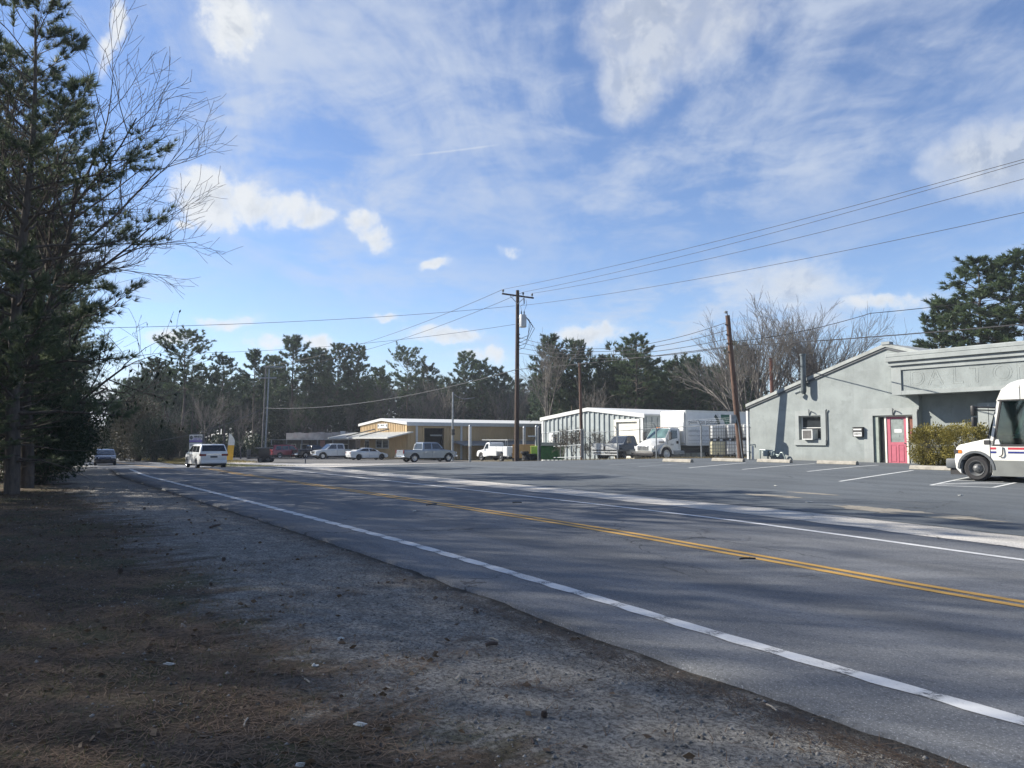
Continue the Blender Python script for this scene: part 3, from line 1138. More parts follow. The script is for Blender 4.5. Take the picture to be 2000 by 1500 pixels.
    # short conduits beside window and corner, hooks over openings
    def conduit(x, za, zc):
        MB().path([(x, -0.05, za), (x, -0.05, zc - 0.12), (x + 0.05, -0.07, zc)], 0.03, 8).build('conduit', M['dark_grey'], root, smooth=True)
    conduit(wx1 + sw + 0.11, wz0 - 0.2, wz1 + 0.28)
    conduit(xr - 0.06, 0.25, dz1 + 0.22)
    for x, z in (((wx0 + wx1) / 2, wz1 + 0.02), ((dx0 + dx1) / 2 + 0.05, dz1 + 0.02)):
        MB().path([(x, -0.05, z), (x + 0.03, -0.10, z + 0.24), (x + 0.09, -0.22, z + 0.27), (x + 0.14, -0.24, z + 0.22)], 0.025, 8).build('sign_hook', M['dark_grey'], root, smooth=True)
    # flue pipe up the gable
    fxp = lx(1577, 760)
    f0, f1 = lz(1577, 770), lz(1577, 695)
    mb = MB()
    mb.tube((fxp, -0.30, f0 + 0.15), (fxp, -0.30, f1), 0.13, 0.13, 14)
    mb.tube((fxp, -0.30, f1 + 0.003), (fxp, -0.30, f1 + 0.08), 0.17, 0.17, 14)
    mb.tube((fxp, -0.30, f0), (fxp, -0.30, f0 + 0.147), 0.09, 0.13, 14)
    M['flue'] = mat('flue_pipe', (0.10, 0.12, 0.13), 0.5, metal=0.4, var=0.3)
    fl = mb.build('flue_pipe', M['flue'], root, smooth=True)
    MB().box(fxp - 0.16, fxp + 0.16, -0.165, -0.003, f0 + 0.5, f0 + 0.56).build('bracket', M['flue'], fl)
    # flood light on the gable
    lxp, lzp = lx(1565, 765), lz(1565, 766)
    mb = MB()
    mb.tube((lxp + 0.22, -0.02, lzp - 0.12), (lxp + 0.05, -0.20, lzp + 0.02), 0.025)
    mb.tube((lxp + 0.05, -0.20, lzp + 0.02), (lxp - 0.14, -0.28, lzp - 0.05), 0.06, 0.085, 12)
    mb.build('flood_light', M['stucco_trim'], root, smooth=True)
    # --- parapet canopy: fascia box, panel recess, mouldings
    PF = P - 1.05
    cx0 = lx(1741, 740, PF)
    cx1 = cx0 + 13
    cz0 = lz(1741, 772, PF)
    cz1 = lz(1734, 707, PF)
    yf = -1.05
    can = MB()
    can.box(cx0, cx1, yf + 0.06, 0.22, cz0 + 0.002, cz1 - 0.2)
    canopy = can.build('canopy', M['stucco'], root)
    pl = cx0 + 0.42
    zt = cz1 - 0.36
    MB().box(cx0 - 0.002, pl, yf, yf + 0.058, cz0, cz1 - 0.2).build('fascia_end', M['stucco_trim'], canopy)
    MB().box(pl + 0.002, cx1, yf + 0.003, yf + 0.058, cz0, cz0 + 0.17).build('fascia_bottom_rail', M['stucco_trim'], canopy)
    MB().box(pl + 0.002, cx1, yf + 0.003, yf + 0.058, zt - 0.03, cz1 - 0.203).build('fascia_top_rail', M['stucco_trim'], canopy)
    MB().box(cx0 - 0.08, cx1, yf - 0.09, 0.24, cz1 - 0.198, cz1 - 0.02).build('moulding', M['stucco_trim'], canopy, bevel=0.01)
    MB().box(cx0 - 0.16, cx1, yf - 0.19, 0.26, cz1 - 0.017, cz1 + 0.17).build('moulding', M['stucco_trim'], canopy, bevel=0.01)
    MB().box(cx0 - 0.20, cx1, yf - 0.10, 0.30, cz1 + 0.173, cz1 + 0.36).build('parapet', M['stucco_trim'], canopy, bevel=0.03)
    # ghost of the removed letters, faint raised outlines in the render coat
    M['ghost'] = mat('letter_ghost', (0.33, 0.36, 0.35), 0.9, var=0.25, vscale=12, bump=0.4)
    word = 'DALTON'
    for i, ch in enumerate(word):
        us = (1790, 1826, 1869, 1907, 1957, 2003)[i]
        x = lx(us, 745, PF)
        cu = bpy.data.curves.new('ghost', 'FONT')
        cu.body = ch
        cu.size = 0.95
        cu.align_x = 'CENTER'
        cu.fill_mode = 'NONE'
        cu.bevel_depth = 0.0045
        cu.bevel_resolution = 0
        cu.resolution_u = 4
        o = bpy.data.objects.new('ghost', cu)
        me = bpy.data.meshes.new_from_object(o)
        bpy.data.objects.remove(o)
        gl = link('letter_ghost', me, canopy, M['ghost'])
        gl.location = (x, yf + 0.056, cz0 + 0.36)
        gl.rotation_euler = (R(90), 0, 0)
    # soffit brackets + pillar of the shop front far right
    ppx = lx(1937, 800, P + 0.2)
    MB().box(ppx - 0.28, ppx + 1.2, -0.35, 0.24, -0.5, lz(1937, 787)).build('shop_pillar', M['stucco_trim'], root)
    M['shop_dark'] = mat('dark_shop_front', (0.06, 0.07, 0.085), 0.6, var=0.2)
    MB().box(xr + 2.4, cx1, 0.20, 0.247, 0.0, 2.5).build('shop_front', M['shop_dark'], root)
    # base line of dirt / footing
    MB().box(-0.03, dx0 - 0.45, -0.05, -0.003, -0.6, 0.03).build('footing', M['concrete'], root)

    # --- separate things on or against this building
    def loc(x, y, z):
        q = Matrix.Rotation(BR, 3, 'Z') @ Vector((x, y, 0))
        return (X + q.x, Y + q.y, zb + z)
    ac = thing('air_conditioner', 'white window air conditioner sticking out of the grey building window', 'air conditioner', loc((wx0 + wx1) / 2 + 0.02, 0.05, wz0 + 0.005), BR)
    a0, a1, ah = -0.30, 0.28, 0.50
    MB().box(a0, a1, -0.28, 0.15, 0.0, ah).build('casing', mat('ac_casing', (0.42, 0.43, 0.42), 0.5, var=0.2), ac, bevel=0.012)
    fr = MB()
    fr.box(a0, a1, -0.31, -0.283, 0, 0.05).box(a0, a1, -0.31, -0.283, ah - 0.05, ah).box(a0, a0 + 0.05, -0.31, -0.283, 0.05, ah - 0.05).box(a1 - 0.05, a1, -0.31, -0.283, 0.05, ah - 0.05)
    fr.build('grille_frame', M['white_paint'], ac)
    gr = MB()
    for i in range(12):
        z = 0.06 + i * (ah - 0.12) / 11
        gr.box(a0 + 0.052, a1 - 0.052, -0.298, -0.288, z - 0.009, z + 0.009)
    gr.build('grille', mat('ac_grille', (0.17, 0.16, 0.15), 0.6), ac)
    mbx = thing('mailbox', 'black wall mailbox with white number plate left of the pink door', 'mailbox', loc(lx(1679, 850), -0.002, lz(1679, 853)), BR)
    MB().prism([(-0.16, 0.0), (0.0, 0.0), (0.0, 0.42), (-0.13, 0.42), (-0.17, 0.36)], 'x', -0.24, 0.24).build('box', M['black_plastic'], mbx, bevel=0.008)
    MB().box(-0.25, 0.25, -0.19, 0.0, 0.423, 0.445).build('lid', M['black_plastic'], mbx)
    MB().box(-0.20, 0.20, -0.174, -0.171, 0.30, 0.37).build('label_strip', M['white_paint'], mbx)
    MB().box(-0.20, 0.20, -0.166, -0.161, 0.02, 0.24).build('number_plate', M['white_paint'], mbx)
    text('house_number', '18591', 0.145, M['black_plastic'], mbx, (0, -0.168, 0.08), (R(90), 0, 0), 0.001, 'CENTER', 0.002)
    gm = thing('gas_meter_pipes', 'grey gas meter piping against the left end of the grey building wall', 'gas meter', loc(lx(1508, 890), -0.25, 0), BR)
    M['pipe'] = mat('grey_pipe', (0.24, 0.29, 0.29), 0.5, metal=0.3, var=0.2)
    mb = MB()
    mb.path([(-0.55, 0, -0.1), (-0.55, 0, 0.62), (-0.35, 0, 0.62), (0.35, 0, 0.58), (0.35, 0, 0.42), (0.62, 0, 0.36), (0.7, 0, 0.5), (0.82, 0, 0.5), (0.95, 0, 0.28), (0.95, 0, 0.12)], 0.035, 8)
    mb.path([(-0.4, 0.02, 0.5), (0.1, 0.02, 0.45), (0.55, 0.02, 0.3)], 0.03, 8)
    mb.build('pipework', M['pipe'], gm, smooth=True)
    MB().lathe([(0.02, -0.02), (0.13, 0.0), (0.15, 0.05), (0.13, 0.11), (0.02, 0.13)], 'y', 14, (0.25, -0.08, 0.45)).build('regulator', M['pipe'], gm, smooth=True)
    MB().box(-0.28, 0.0, -0.12, 0.1, 0.30, 0.60).build('meter_case', M['pipe'], gm, bevel=0.03, seg=2)
    bol = thing('white_bollard', 'thin white bollard guarding the gas meter by the grey wall', 'bollard', loc(lx(1489, 890), -0.75, 0), BR)
    MB().tube((0, 0, -0.3), (0, 0, 0.80), 0.055, 0.055, 12).build('post', M['white_paint'], bol, smooth=True)
    MB().lathe([(0.055, 0.803), (0.04, 0.83), (0.005, 0.84)], 'z', 12).build('cap', M['white_paint'], bol, smooth=True)
    MB().path([(-0.22, 0, -0.1), (-0.22, 0, 0.86), (0.16, 0, 0.9), (0.16, 0, 0.74)], 0.025, 8).build('hose_bib', M['pipe'], bol, smooth=True)
    dp = thing('downspout', 'white downspout pipe at the left corner of the grey building', 'downspout', loc(-0.14, 0.0, 0), BR)
    MB().box(-0.06, 0.06, -0.05, 0.05, -0.4, ez - 0.25).build('pipe', M['white_paint'], dp)
    for z in (0.5, 1.8):
        MB().box(-0.07, 0.13, -0.056, 0.056, z, z + 0.04).build('strap', M['steel'], dp)
    return root


build_grey()


def ribs(x0, x1, zlo, ztop, pitch, y, depth=0.035, w=0.35):
    mb = MB()
    n = int((x1 - x0) / pitch)
    for i in range(n):
        xa = x0 + (i + 0.5) * (x1 - x0) / n
        hw = pitch * w / 2
        lo = zlo(xa) if callable(zlo) else zlo
        hi = ztop(xa) if callable(ztop) else ztop
        if lo is None or hi - lo < 0.05:
            continue
        mb.prism([(xa - hw, y), (xa + hw, y), (xa + hw * 0.6, y - depth), (xa - hw * 0.6, y - depth)], 'z', lo, hi)
    return mb


def build_metal():
    P = 42.3
    xl, zlft = fxz(1060, 819.3, P)
    xr_, zr = fxz(1258, 809, P)
    X, Y = XY(-xl, P)
    W = xr_ - xl
    zb = -0.22
    eh = (zlft + zr) / 2 - zb
    ph = fxz(1152, 801, P)[1] - zb + 0.1
    D = 16
    root = thing('corrugated_building', 'white corrugated metal building with roll-up door behind the chain-link fence', 'building', (X, Y, zb), BR)
    lx = lambda u: fxz(u, 850, P)[0] - xl
    lz = lambda u, v: fxz(u, v, P)[1] - zb
    top = [(0, eh), (W / 2, ph), (W, eh)]
    tf = lambda x: float(np.interp(x, [t[0] for t in top], [t[1] for t in top]))
    d0, d1, dz = lx(1206), lx(1247), lz(1226, 824)
    M['corr'] = mat('corrugated_sheet', (0.30, 0.335, 0.34), 0.5, metal=0.2, var=0.12, vscale=0.7, stain=((0.30, 0.30, 0.27), 1.5, 0.55, 0.4))
    M['corr_dark'] = mat('corrugated_sheet_blue', (0.17, 0.21, 0.26), 0.5, metal=0.2, var=0.12)
    wall_with_holes(0, W, -0.6, top, [(d0, d1, -0.6, dz)], 0, 0.1).build('front_wall', M['corr'], root)
    r = ribs(0.1, W - 0.1, lambda x: (dz + 0.15 if d0 - 0.1 < x < d1 + 0.1 else -0.4), lambda x: tf(x) - 0.2, 0.62, -0.002, 0.09, 0.42).build('siding_ribs', M['corr'], root)
    r['kind'] = 'stuff'
    MB().box(W - 0.1, W, 0.103, D, -0.6, eh).box(0, 0.1, 0.103, D, -0.6, eh).build('side_wall', M['corr'], root)
    r = MB()
    for i in range(24):
        y = 0.3 + i * 0.62
        r.box(W + 0.002, W + 0.06, y - 0.1, y + 0.1, -0.3, eh - 0.15)
    r.build('siding_ribs', M['corr'], root)['kind'] = 'stuff'
    mb = MB()
    mb.prism([(-0.15, eh - 0.02), (W / 2, ph + 0.002), (W / 2, ph + 0.12), (-0.15, eh + 0.1)], 'y', -0.12, D)
    mb.prism([(W + 0.15, eh - 0.02), (W + 0.15, eh + 0.1), (W / 2, ph + 0.12), (W / 2, ph + 0.002)], 'y', -0.12, D)
    roof = mb.build('roof', M['white_paint'], root)
    for xa in (0, W):
        sg = 1 if xa == 0 else -1
        MB().prism([(xa - sg * 0.2, eh - 0.22), (W / 2, ph - 0.18), (W / 2, ph + 0.124), (xa - sg * 0.2, eh + 0.1)], 'y', -0.19, -0.121).build('roof_trim', M['white_paint'], roof)
    for x in (0.0, W - 0.28):
        MB().box(x, x + 0.28, -0.14, -0.095, -0.5, eh - 0.2).build('corner_trim', M['white_paint'], root)
    dr = thing_part = MB().box(d0, d1, 0.02, 0.06, -0.5, dz).build('roll_up_door', M['cream_trim'], root)
    n = 9
    for i in range(n):
        z0 = 0.0 + (dz - 0.02) * i / n
        MB().box(d0 + 0.02, d1 - 0.02, 0.0, 0.017, z0 + 0.012, z0 + dz / n - 0.012).build('slat', M['cream_trim'], dr, bevel=0.005)
    fr = MB()
    fr.box(d0 - 0.25, d0 - 0.003, -0.16, -0.003, -0.5, dz + 0.2).box(d1 + 0.003, d1 + 0.25, -0.16, -0.003, -0.5, dz + 0.2).box(d0, d1, -0.16, -0.003, dz + 0.003, dz + 0.2)
    fr.build('door_frame', M['cream_trim'], root)
    # lower wing set back on the right
    MB().box(W + 0.15, W + 3.2, 11.5, 15.5, -0.6, eh - 0.05).build('rear_wing', M['corr_dark'], root)
    MB().box(W + 0.15, W + 3.4, 11.35, 15.5, eh - 0.047, eh + 0.22).build('wing_roof', M['white_paint'], root)
    MB().box(W + 0.2, W + 0.45, 11.2, 11.45, -0.6, eh - 0.05).build('downspout', M['white_paint'], root)
    # small electrical box on the front
    ex, ezz = lx(1081), lz(1081, 862)
    MB().box(ex - 0.3, ex + 0.35, -0.30, -0.10, ezz - 0.9, ezz + 0.75).build('electrical_box', M['white_paint'], root, bevel=0.02)
    return root


build_metal()


def build_tan():
    P = 42.3
    xl, zlft = fxz(704.3, 831.1, P)
    xr_, zr = fxz(796, 824.8, P)
    X, Y = XY(-xl, P)
    W = xr_ - xl
    zb = -0.95
    eh = (zlft + zr) / 2 - zb
    ph = fxz(748.8, 819.2, P)[1] - zb
    D = 26
    lx = lambda u: fxz(u, 850, P)[0] - xl
    lz = lambda u, v: fxz(u, v, P)[1] - zb
    root = thing('tan_metal_building', 'long tan ribbed metal building with white roof edge and front awning', 'building', (X, Y, zb), BR)
    M['tan'] = mat('tan_sheet', (0.46, 0.33, 0.175), 0.55, metal=0.0, var=0.08, vscale=0.5)
    top = [(0, eh), (W / 2, ph), (W, eh)]
    tf = lambda x: float(np.interp(x, [t[0] for t in top], [t[1] for t in top]))
    w0, w1, wz0, wz1 = lx(735), lx(760), lz(750, 876), lz(750, 858.5)
    q0, q1, qz1 = lx(712.5), lx(721), lz(716, 859)
    wall_with_holes(0, W, -0.5, top, [(q0, q1, -0.5, qz1), (w0, w1, wz0, wz1)], 0, 0.15).build('front_wall', M['tan'], root)

    def hole_top(x):
        return -0.3
    aw_z = lz(748, 850)
    r = ribs(0.1, W - 0.1, lambda x: aw_z + 0.4, lambda x: tf(x) - 0.25, 0.5, -0.002, 0.07, 0.4)
    r2 = ribs(0.1, W - 0.1, lambda x: (None if (q0 - 0.3 < x < q1 + 0.3) else (-0.3)), lambda x: (wz0 - 0.2 if w0 - 0.3 < x < w1 + 0.3 else aw_z - 0.1), 0.5, -0.002, 0.07, 0.4)
    r.v_off = len(r.v)
    r.add(r2.v, r2.f)
    r.build('siding_ribs', M['tan'], root)['kind'] = 'stuff'
    # long side facing the camera, with a big dark doorway
    def side_y(u, v=850):
        # intersection of the pixel ray with the plane of the side wall (local x = W)
        a, b = ray(u, v)
        sW = -(xl + W)
        # point (aY, Y): s = -SB*a*Y + CB*Y
        Yc = sW / (-SB * a + CB)
        return SP(a * Yc, Yc)[1] - P, EYE + b * Yc - zb
    y0, z_a = side_y(828, 836)
    y1, _ = side_y(867, 836)
    oz0, oz1 = -0.5, z_a
    mb = MB()
    for a, b, c, d in ((0.153, y0, -0.5, eh), (y1, D, -0.5, eh), (y0, y1, oz1, eh)):
        mb.box(W - 0.15, W, a, b, c, d)
    mb.build('side_wall', M['tan'], root)
    r = MB()
    yy = 0.5
    while yy < D - 0.3:
        if not (y0 - 0.3 < yy < y1 + 0.3):
            r.box(W + 0.002, W + 0.06, yy - 0.1, yy + 0.1, -0.3, eh - 0.3)
        yy += 0.5
    r.build('siding_ribs', M['tan'], root)['kind'] = 'stuff'
    MB().box(0, 0.15, 0.153, D, -0.5, eh).build('side_wall', M['tan'], root)
    MB().box(0.15, W - 0.15, D - 0.2, D, -0.5, eh).build('back_wall', M['tan'], root)
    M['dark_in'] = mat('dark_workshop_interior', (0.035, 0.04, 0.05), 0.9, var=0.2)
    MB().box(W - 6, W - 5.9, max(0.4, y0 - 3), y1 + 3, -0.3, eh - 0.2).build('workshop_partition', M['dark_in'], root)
    fr = MB()
    fr.box(W + 0.003, W + 0.12, y0 - 0.25, y0 - 0.003, -0.4, oz1 + 0.2).box(W + 0.003, W + 0.12, y1 + 0.003, y1 + 0.25, -0.4, oz1 + 0.2).box(W + 0.003, W + 0.12, y0, y1, oz1 + 0.003, oz1 + 0.2)
    fr.build('doorway_trim', M['tan'], root)
    MB().box(W - 0.25, W - 0.17, y0 + (y1 - y0) * 0.35, y1 - 0.1, oz1 - 1.0, oz1 - 0.8).build('rolled_door', M['steel'], root)
    # roof
    mb = MB()
    mb.prism([(-0.2, eh - 0.02), (W / 2, ph + 0.002), (W / 2, ph + 0.15), (-0.2, eh + 0.13)], 'y', -0.15, D + 0.1)
    mb.prism([(W + 0.25, eh - 0.02), (W + 0.25, eh + 0.13), (W / 2, ph + 0.15), (W / 2, ph + 0.002)], 'y', -0.15, D + 0.1)
    roof = mb.build('roof', M['white_paint'], root)
    for xa in (0, W):
        sg = 1 if xa == 0 else -1
        MB().prism([(xa - sg * 0.25, eh - 0.2), (W / 2, ph - 0.16), (W / 2, ph + 0.154), (xa - sg * 0.25, eh + 0.12)], 'y', -0.24, -0.152).build('roof_trim', M['white_paint'], roof)
    MB().box(W + 0.12, W + 0.33, -0.1, D, eh - 0.32, eh - 0.023).build('gutter', M['white_paint'], roof)
    for u in (813, 900):
        y, _ = side_y(u)
        MB().box(W + 0.062, W + 0.2, y - 0.12, y + 0.12, -0.3, eh - 0.33).build('downspout', M['white_paint'], root)
    MB().box(W - 0.25, W - 0.003, -0.1, -0.075, -0.4, eh - 0.2).build('corner_trim', M['tan'], root)
    # awning with two tie rods
    az1, az0 = lz(748, 848), lz(748, 855)
    aw = MB()
    aw.prism([(-0.003, az1 + 0.15), (-0.003, az1 + 0.27), (-3.4, az0 + 0.02), (-3.4, az0 - 0.12)], 'x', -3.4, W + 1.6)
    M['awning'] = mat('awning_sheet', (0.46, 0.47, 0.45), 0.5, metal=0.2, var=0.1)
    a = aw.build('awning', M['awning'], root)
    for k_ in range(14):
        xx = -3.2 + k_ * (W + 4.6) / 13
        MB().prism([(-0.02, az1 + 0.275), (-0.02, az1 + 0.295), (-3.38, az0 + 0.045), (-3.38, az0 + 0.023)], 'x', xx - 0.05, xx + 0.05).build('seam', M['awning'], a)
    for u0, u1 in ((718, 733), (744, 760)):
        MB().tube((lx(u0), -3.0, az0 + 0.2), (lx(u1), -0.02, lz(u1, 838)), 0.07, 0.07, 6).build('tie_rod', M['dark_grey'], a)
    # window and door
    wf = MB()
    for x0_, x1_, z0_, z1_ in ((w0, w1, wz0, wz0 + 0.12), (w0, w1, wz1 - 0.12, wz1), (w0, w0 + 0.12, wz0 + 0.12, wz1 - 0.12), (w1 - 0.12, w1, wz0 + 0.12, wz1 - 0.12), ((w0 + w1) / 2 - 0.12, (w0 + w1) / 2 + 0.12, wz0 + 0.12, wz1 - 0.12)):
        wf.box(x0_ + 0.002, x1_ - 0.002, -0.08, 0.05, z0_, z1_)
    w = wf.build('window', M['white_paint'], root)
    for x0_, x1_ in ((w0 + 0.122, (w0 + w1) / 2 - 0.122), ((w0 + w1) / 2 + 0.122, w1 - 0.122)):
        MB().box(x0_, x1_, 0.0, 0.02, wz0 + 0.122, wz1 - 0.122).build('pane', M['glass_house'], w)
    bars = MB()
    for i in range(4):
        z = wz0 + 0.3 + i * (wz1 - wz0 - 0.4) / 4
        bars.box(w0 + 0.122, (w0 + w1) / 2 - 0.122, -0.04, -0.003, z, z + 0.05).box((w0 + w1) / 2 + 0.122, w1 - 0.122, -0.04, -0.003, z, z + 0.05)
    bars.build('burglar_bars', M['steel'], w)
    d = MB().box(q0 + 0.002, q1 - 0.002, 0.02, 0.08, -0.4, qz1).build('door', M['white_paint'], root)
    xm = (q0 + q1) / 2
    for a0, a1 in ((q0 + 0.15, xm - 0.08), (xm + 0.08, q1 - 0.15)):
        MB().box(a0, a1, 0.0, 0.017, 0.3, qz1 - 0.2).build('pane', M['glass_house'], d)
    # sign board over the awning
    sx0, sx1, sz0, sz1 = lx(739), lx(758), lz(748, 836.5), lz(748, 827.5)
    sg = MB().box(sx0, sx1, -0.13, -0.08, sz0, sz1).build('sign_board', M['white_paint'], root)
    text('sign_lettering', 'TIRES AUTO', (sz1 - sz0) * 0.34, M['black_plastic'], sg, ((sx0 + sx1) / 2, -0.135, sz0 + (sz1 - sz0) * 0.52), (R(90), 0, 0), 0.003, 'CENTER', 0.01)
    for xx in (sx0 + 0.25, sx1 - 0.25):
        MB().lathe([(0.01, -0.145), (0.16, -0.145), (0.16, -0.132), (0.01, -0.132)], 'y', 12, (xx, 0, sz0 + 0.35)).build('sign_emblem', M['dark_grey'], sg)
    # lean-to roof along the side over parked machines
    ya, _ = side_y(868)
    yb, _ = side_y(1060)
    MB().prism([(W + 0.08, 2.2), (W + 3.2, 1.75), (W + 3.2, 1.9), (W + 0.08, 2.38)], 'y', ya + 1, min(yb, D - 1)).build('lean_to_roof', M['steel'], root)
    for i in range(5):
        y = ya + 2 + i * (min(yb, D - 1) - ya - 3) / 4
        MB().box(W + 3.0, W + 3.12, y - 0.06, y + 0.06, -0.4, 1.76).build('lean_to_post', M['steel'], root)
    return root


build_tan()


def build_strip():
    """low run-down shop row left of the tan building"""
    c0 = gat(553, 112.5)
    rz = R(-11)
    W = 11.2
    zb = c0.z
    kx = W / (704.0 - 553.0)
    lx = lambda u: (u - 553.0) * kx
    root = thing('shop_row', 'low weathered shop row with porch posts and one pink wall left of the tan building', 'building', (c0.x, c0.y, zb), rz)
    M['porch'] = mat('weathered_fascia', (0.34, 0.31, 0.29), 0.9, var=0.3, vscale=0.8, stain=((0.44, 0.30, 0.28), 0.6, 0.5, 0.6))
    M['dim_wall'] = mat('dim_shop_wall', (0.13, 0.13, 0.13), 0.8, var=0.3)
    M['pink_wall'] = mat('faded_pink_wall', (0.55, 0.29, 0.28), 0.8, var=0.1)
    ft = at(640, 843.5, 111).z - zb
    fh = 1.15
    MB().box(0, W, 0, 6, -0.5, ft - fh).build('wall', M['dim_wall'], root)
    px0, px1 = lx(631), lx(641)
    MB().box(px0, px1, -0.06, -0.003, -0.3, ft - fh - 0.05).build('pink_wall', M['pink_wall'], root)
    n = 9
    for i in range(n):
        a, b = 0.6 + (W - 0.6) * i / n, 0.6 + (W - 0.6) * (i + 1) / n
        MB().box(a + 0.012, b - 0.012, -0.35, 0.1, ft - fh + 0.05, ft + 0.06 * math.sin(i * 2.1) - 0.15 * (1 - i / n)).build('fascia_panel', M['porch'], root)
    MB().box(-0.8, W, -2.4, 5.8, ft - fh + 0.003, ft - fh + 0.045).build('porch_roof', M['awning'], root)
    for i in range(6):
        x = -0.7 + i * (W + 0.5) / 5
        MB().box(x, x + 0.1, -2.3, -2.2, -0.5, ft - fh).build('porch_post', M['steel'], root)
    for i in range(5):
        x = 0.7 + i * (W - 1) / 5
        if px0 - 1.5 < x < px1 + 0.3:
            continue
        w = MB().box(x, x + 1.3, -0.05, -0.003, 0.6, 1.9).build('shop_window', M['cream_trim'], root)
        MB().box(x + 0.09, x + 1.21, -0.07, -0.053, 0.7, 1.8).build('pane', M['glass_house'], w)
    sg = MB().box(lx(676), lx(685), -0.6, -0.37, ft - 0.65, ft + 0.1).build('shop_sign', M['white_paint'], root)
    return root


build_strip()

# ================================================================== vehicles
# every vehicle: local x forward, y to its left, z up, origin on the ground under its middle
M['wheel_grey'] = mat('grey_steel_wheel', (0.13, 0.135, 0.14), 0.5, metal=0.3, var=0.15)


def wheel_meshes(r, w, spokes=5, style='alloy'):
    ty = MB()
    ty.lathe([(r * 0.62, -w / 2 + 0.01), (r * 0.86, -w / 2), (r * 0.97, -w / 2 + 0.03), (r, -w * 0.25), (r, w * 0.25), (r * 0.97, w / 2 - 0.03), (r * 0.86, w / 2), (r * 0.62, w / 2 - 0.01)], 'y', 26, cap=False)
    tm = ty.mesh('tyre', smooth=True)
    tm.materials.append(M['rubber'])
    rm = MB()
    if style == 'steel':
        rm.lathe([(r * 0.63, w / 2 - 0.012), (r * 0.60, w / 2 + 0.004), (r * 0.52, w / 2 - 0.05), (r * 0.40, w / 2 - 0.10), (r * 0.30, w / 2 - 0.02), (r * 0.14, w / 2 + 0.02), (0.01, w / 2 + 0.025)], 'y', 20, cap=False)
        for i in range(6):
            t = i * math.pi / 3
            rm.tube((r * 0.24 * math.cos(t), w / 2 - 0.02, r * 0.24 * math.sin(t)), (r * 0.24 * math.cos(t), w / 2 + 0.02, r * 0.24 * math.sin(t)), 0.012, 0.012, 6)
    else:
        rm.lathe([(r * 0.64, w / 2 - 0.02), (r * 0.60, w / 2 + 0.004), (r * 0.55, w / 2 - 0.01), (r * 0.54, w / 2 - 0.12), (0.01, w / 2 - 0.12)], 'y', 26, cap=False)
        for i in range(spokes):
            t = i * 2 * math.pi / spokes + 0.3
            c, s_ = math.cos(t), math.sin(t)
            pts = []
            for rr, hw in ((0.06 * r, 0.11 * r), (0.57 * r, 0.075 * r)):
                pts.append(((rr, -hw), (rr, hw)))
            vs = []
            for (a, b) in ((w / 2 - 0.05, 0), (w / 2 - 0.004, 1)):
                for rr, hw in ((0.06 * r, 0.12 * r), (0.57 * r, 0.085 * r)):
                    for q in (-hw, hw):
                        vs.append((rr * c - q * s_, a, rr * s_ + q * c))
            rm.add(vs, [(0, 1, 3, 2), (4, 6, 7, 5), (0, 2, 6, 4), (1, 5, 7, 3), (0, 4, 5, 1), (2, 3, 7, 6)])
        rm.lathe([(0.16 * r, w / 2 - 0.03), (0.15 * r, w / 2 + 0.005), (0.01, w / 2 + 0.008)], 'y', 14)
    me = rm.mesh('rim', smooth=True)
    me.materials.append(M['black_plastic'] if style == 'black' else (M['wheel_grey'] if style == 'steel' else M['alloy']))
    return tm, me


def add_wheels(root, xs, half, r, w, spokes=5, style='alloy'):
    tm, me = wheel_meshes(r, w, spokes, style)
    for x in xs:
        for sg in (1, -1):
            o = bpy.data.objects.new('wheel', None)
            COL.objects.link(o)
            o.parent = root
            o.location = (x, sg * half, r)
            if sg < 0:
                o.rotation_euler = (0, 0, math.pi)
            link('tyre', tm, o)
            link('rim', me, o)


def body_poly(top, zb, xr_, xf, wheels, ra):
    """outline: over the top from rear bottom to front bottom, then back along the sill with wheel arches"""
    pts = list(top)
    bot = []
    for wx in sorted(wheels, reverse=True):
        h0 = max(0.0, wheels[wx] - 0)
        zc = wheels[wx]
        dzz = zb - zc
        a0 = math.asin(max(-1, min(1, dzz / ra)))
        n = 9
        for i in range(n + 1):
            t = a0 + (math.pi - 2 * a0) * i / n
            bot.append((wx + ra * math.cos(t), zc + ra * math.sin(t)))
    return pts + bot


def body(name, top, zb, wheels, ra, W, m, root, bev=0.07, taper=0.0):
    poly = body_poly(top, zb, 0, 0, wheels, ra)
    na = len(top)
    n = len(poly)
    bm = bmesh.new()
    lay = []
    for y in (-W / 2, W / 2):
        lay.append([bm.verts.new((x, y, z)) for x, z in poly])
    bm.faces.new(lay[0])
    bm.faces.new(lay[1][::-1])
    for i in range(n):
        j = (i + 1) % n
        bm.faces.new((lay[0][i], lay[1][i], lay[1][j], lay[0][j]))
    bmesh.ops.recalc_face_normals(bm, faces=bm.faces[:])
    bm.edges.ensure_lookup_table()
    sel = []
    tops = set(lay[0][:na]) | set(lay[1][:na])
    for e in bm.edges:
        if e.verts[0] in tops and e.verts[1] in tops and abs(e.verts[0].co.y - e.verts[1].co.y) < 1e-6:
            sel.append(e)
    bmesh.ops.bevel(bm, geom=sel, offset=bev, segments=3, profile=0.6, affect='EDGES', clamp_overlap=True)
    # soft plan taper towards nose and tail
    if taper:
        xs = [p[0] for p in poly]
        x0, x1 = min(xs), max(xs)
        for v in bm.verts:
            t = abs((v.co.x - (x0 + x1) / 2) / ((x1 - x0) / 2))
            v.co.y *= 1 - taper * max(0, (t - 0.72) / 0.28) ** 1.6
    for f in bm.faces:
        f.smooth = True
    me = bpy.data.meshes.new(name)
    bm.to_mesh(me)
    bm.free()
    try:
        me.set_sharp_from_angle(angle=R(40))
    except Exception:
        pass
    return link(name, me, root, m)


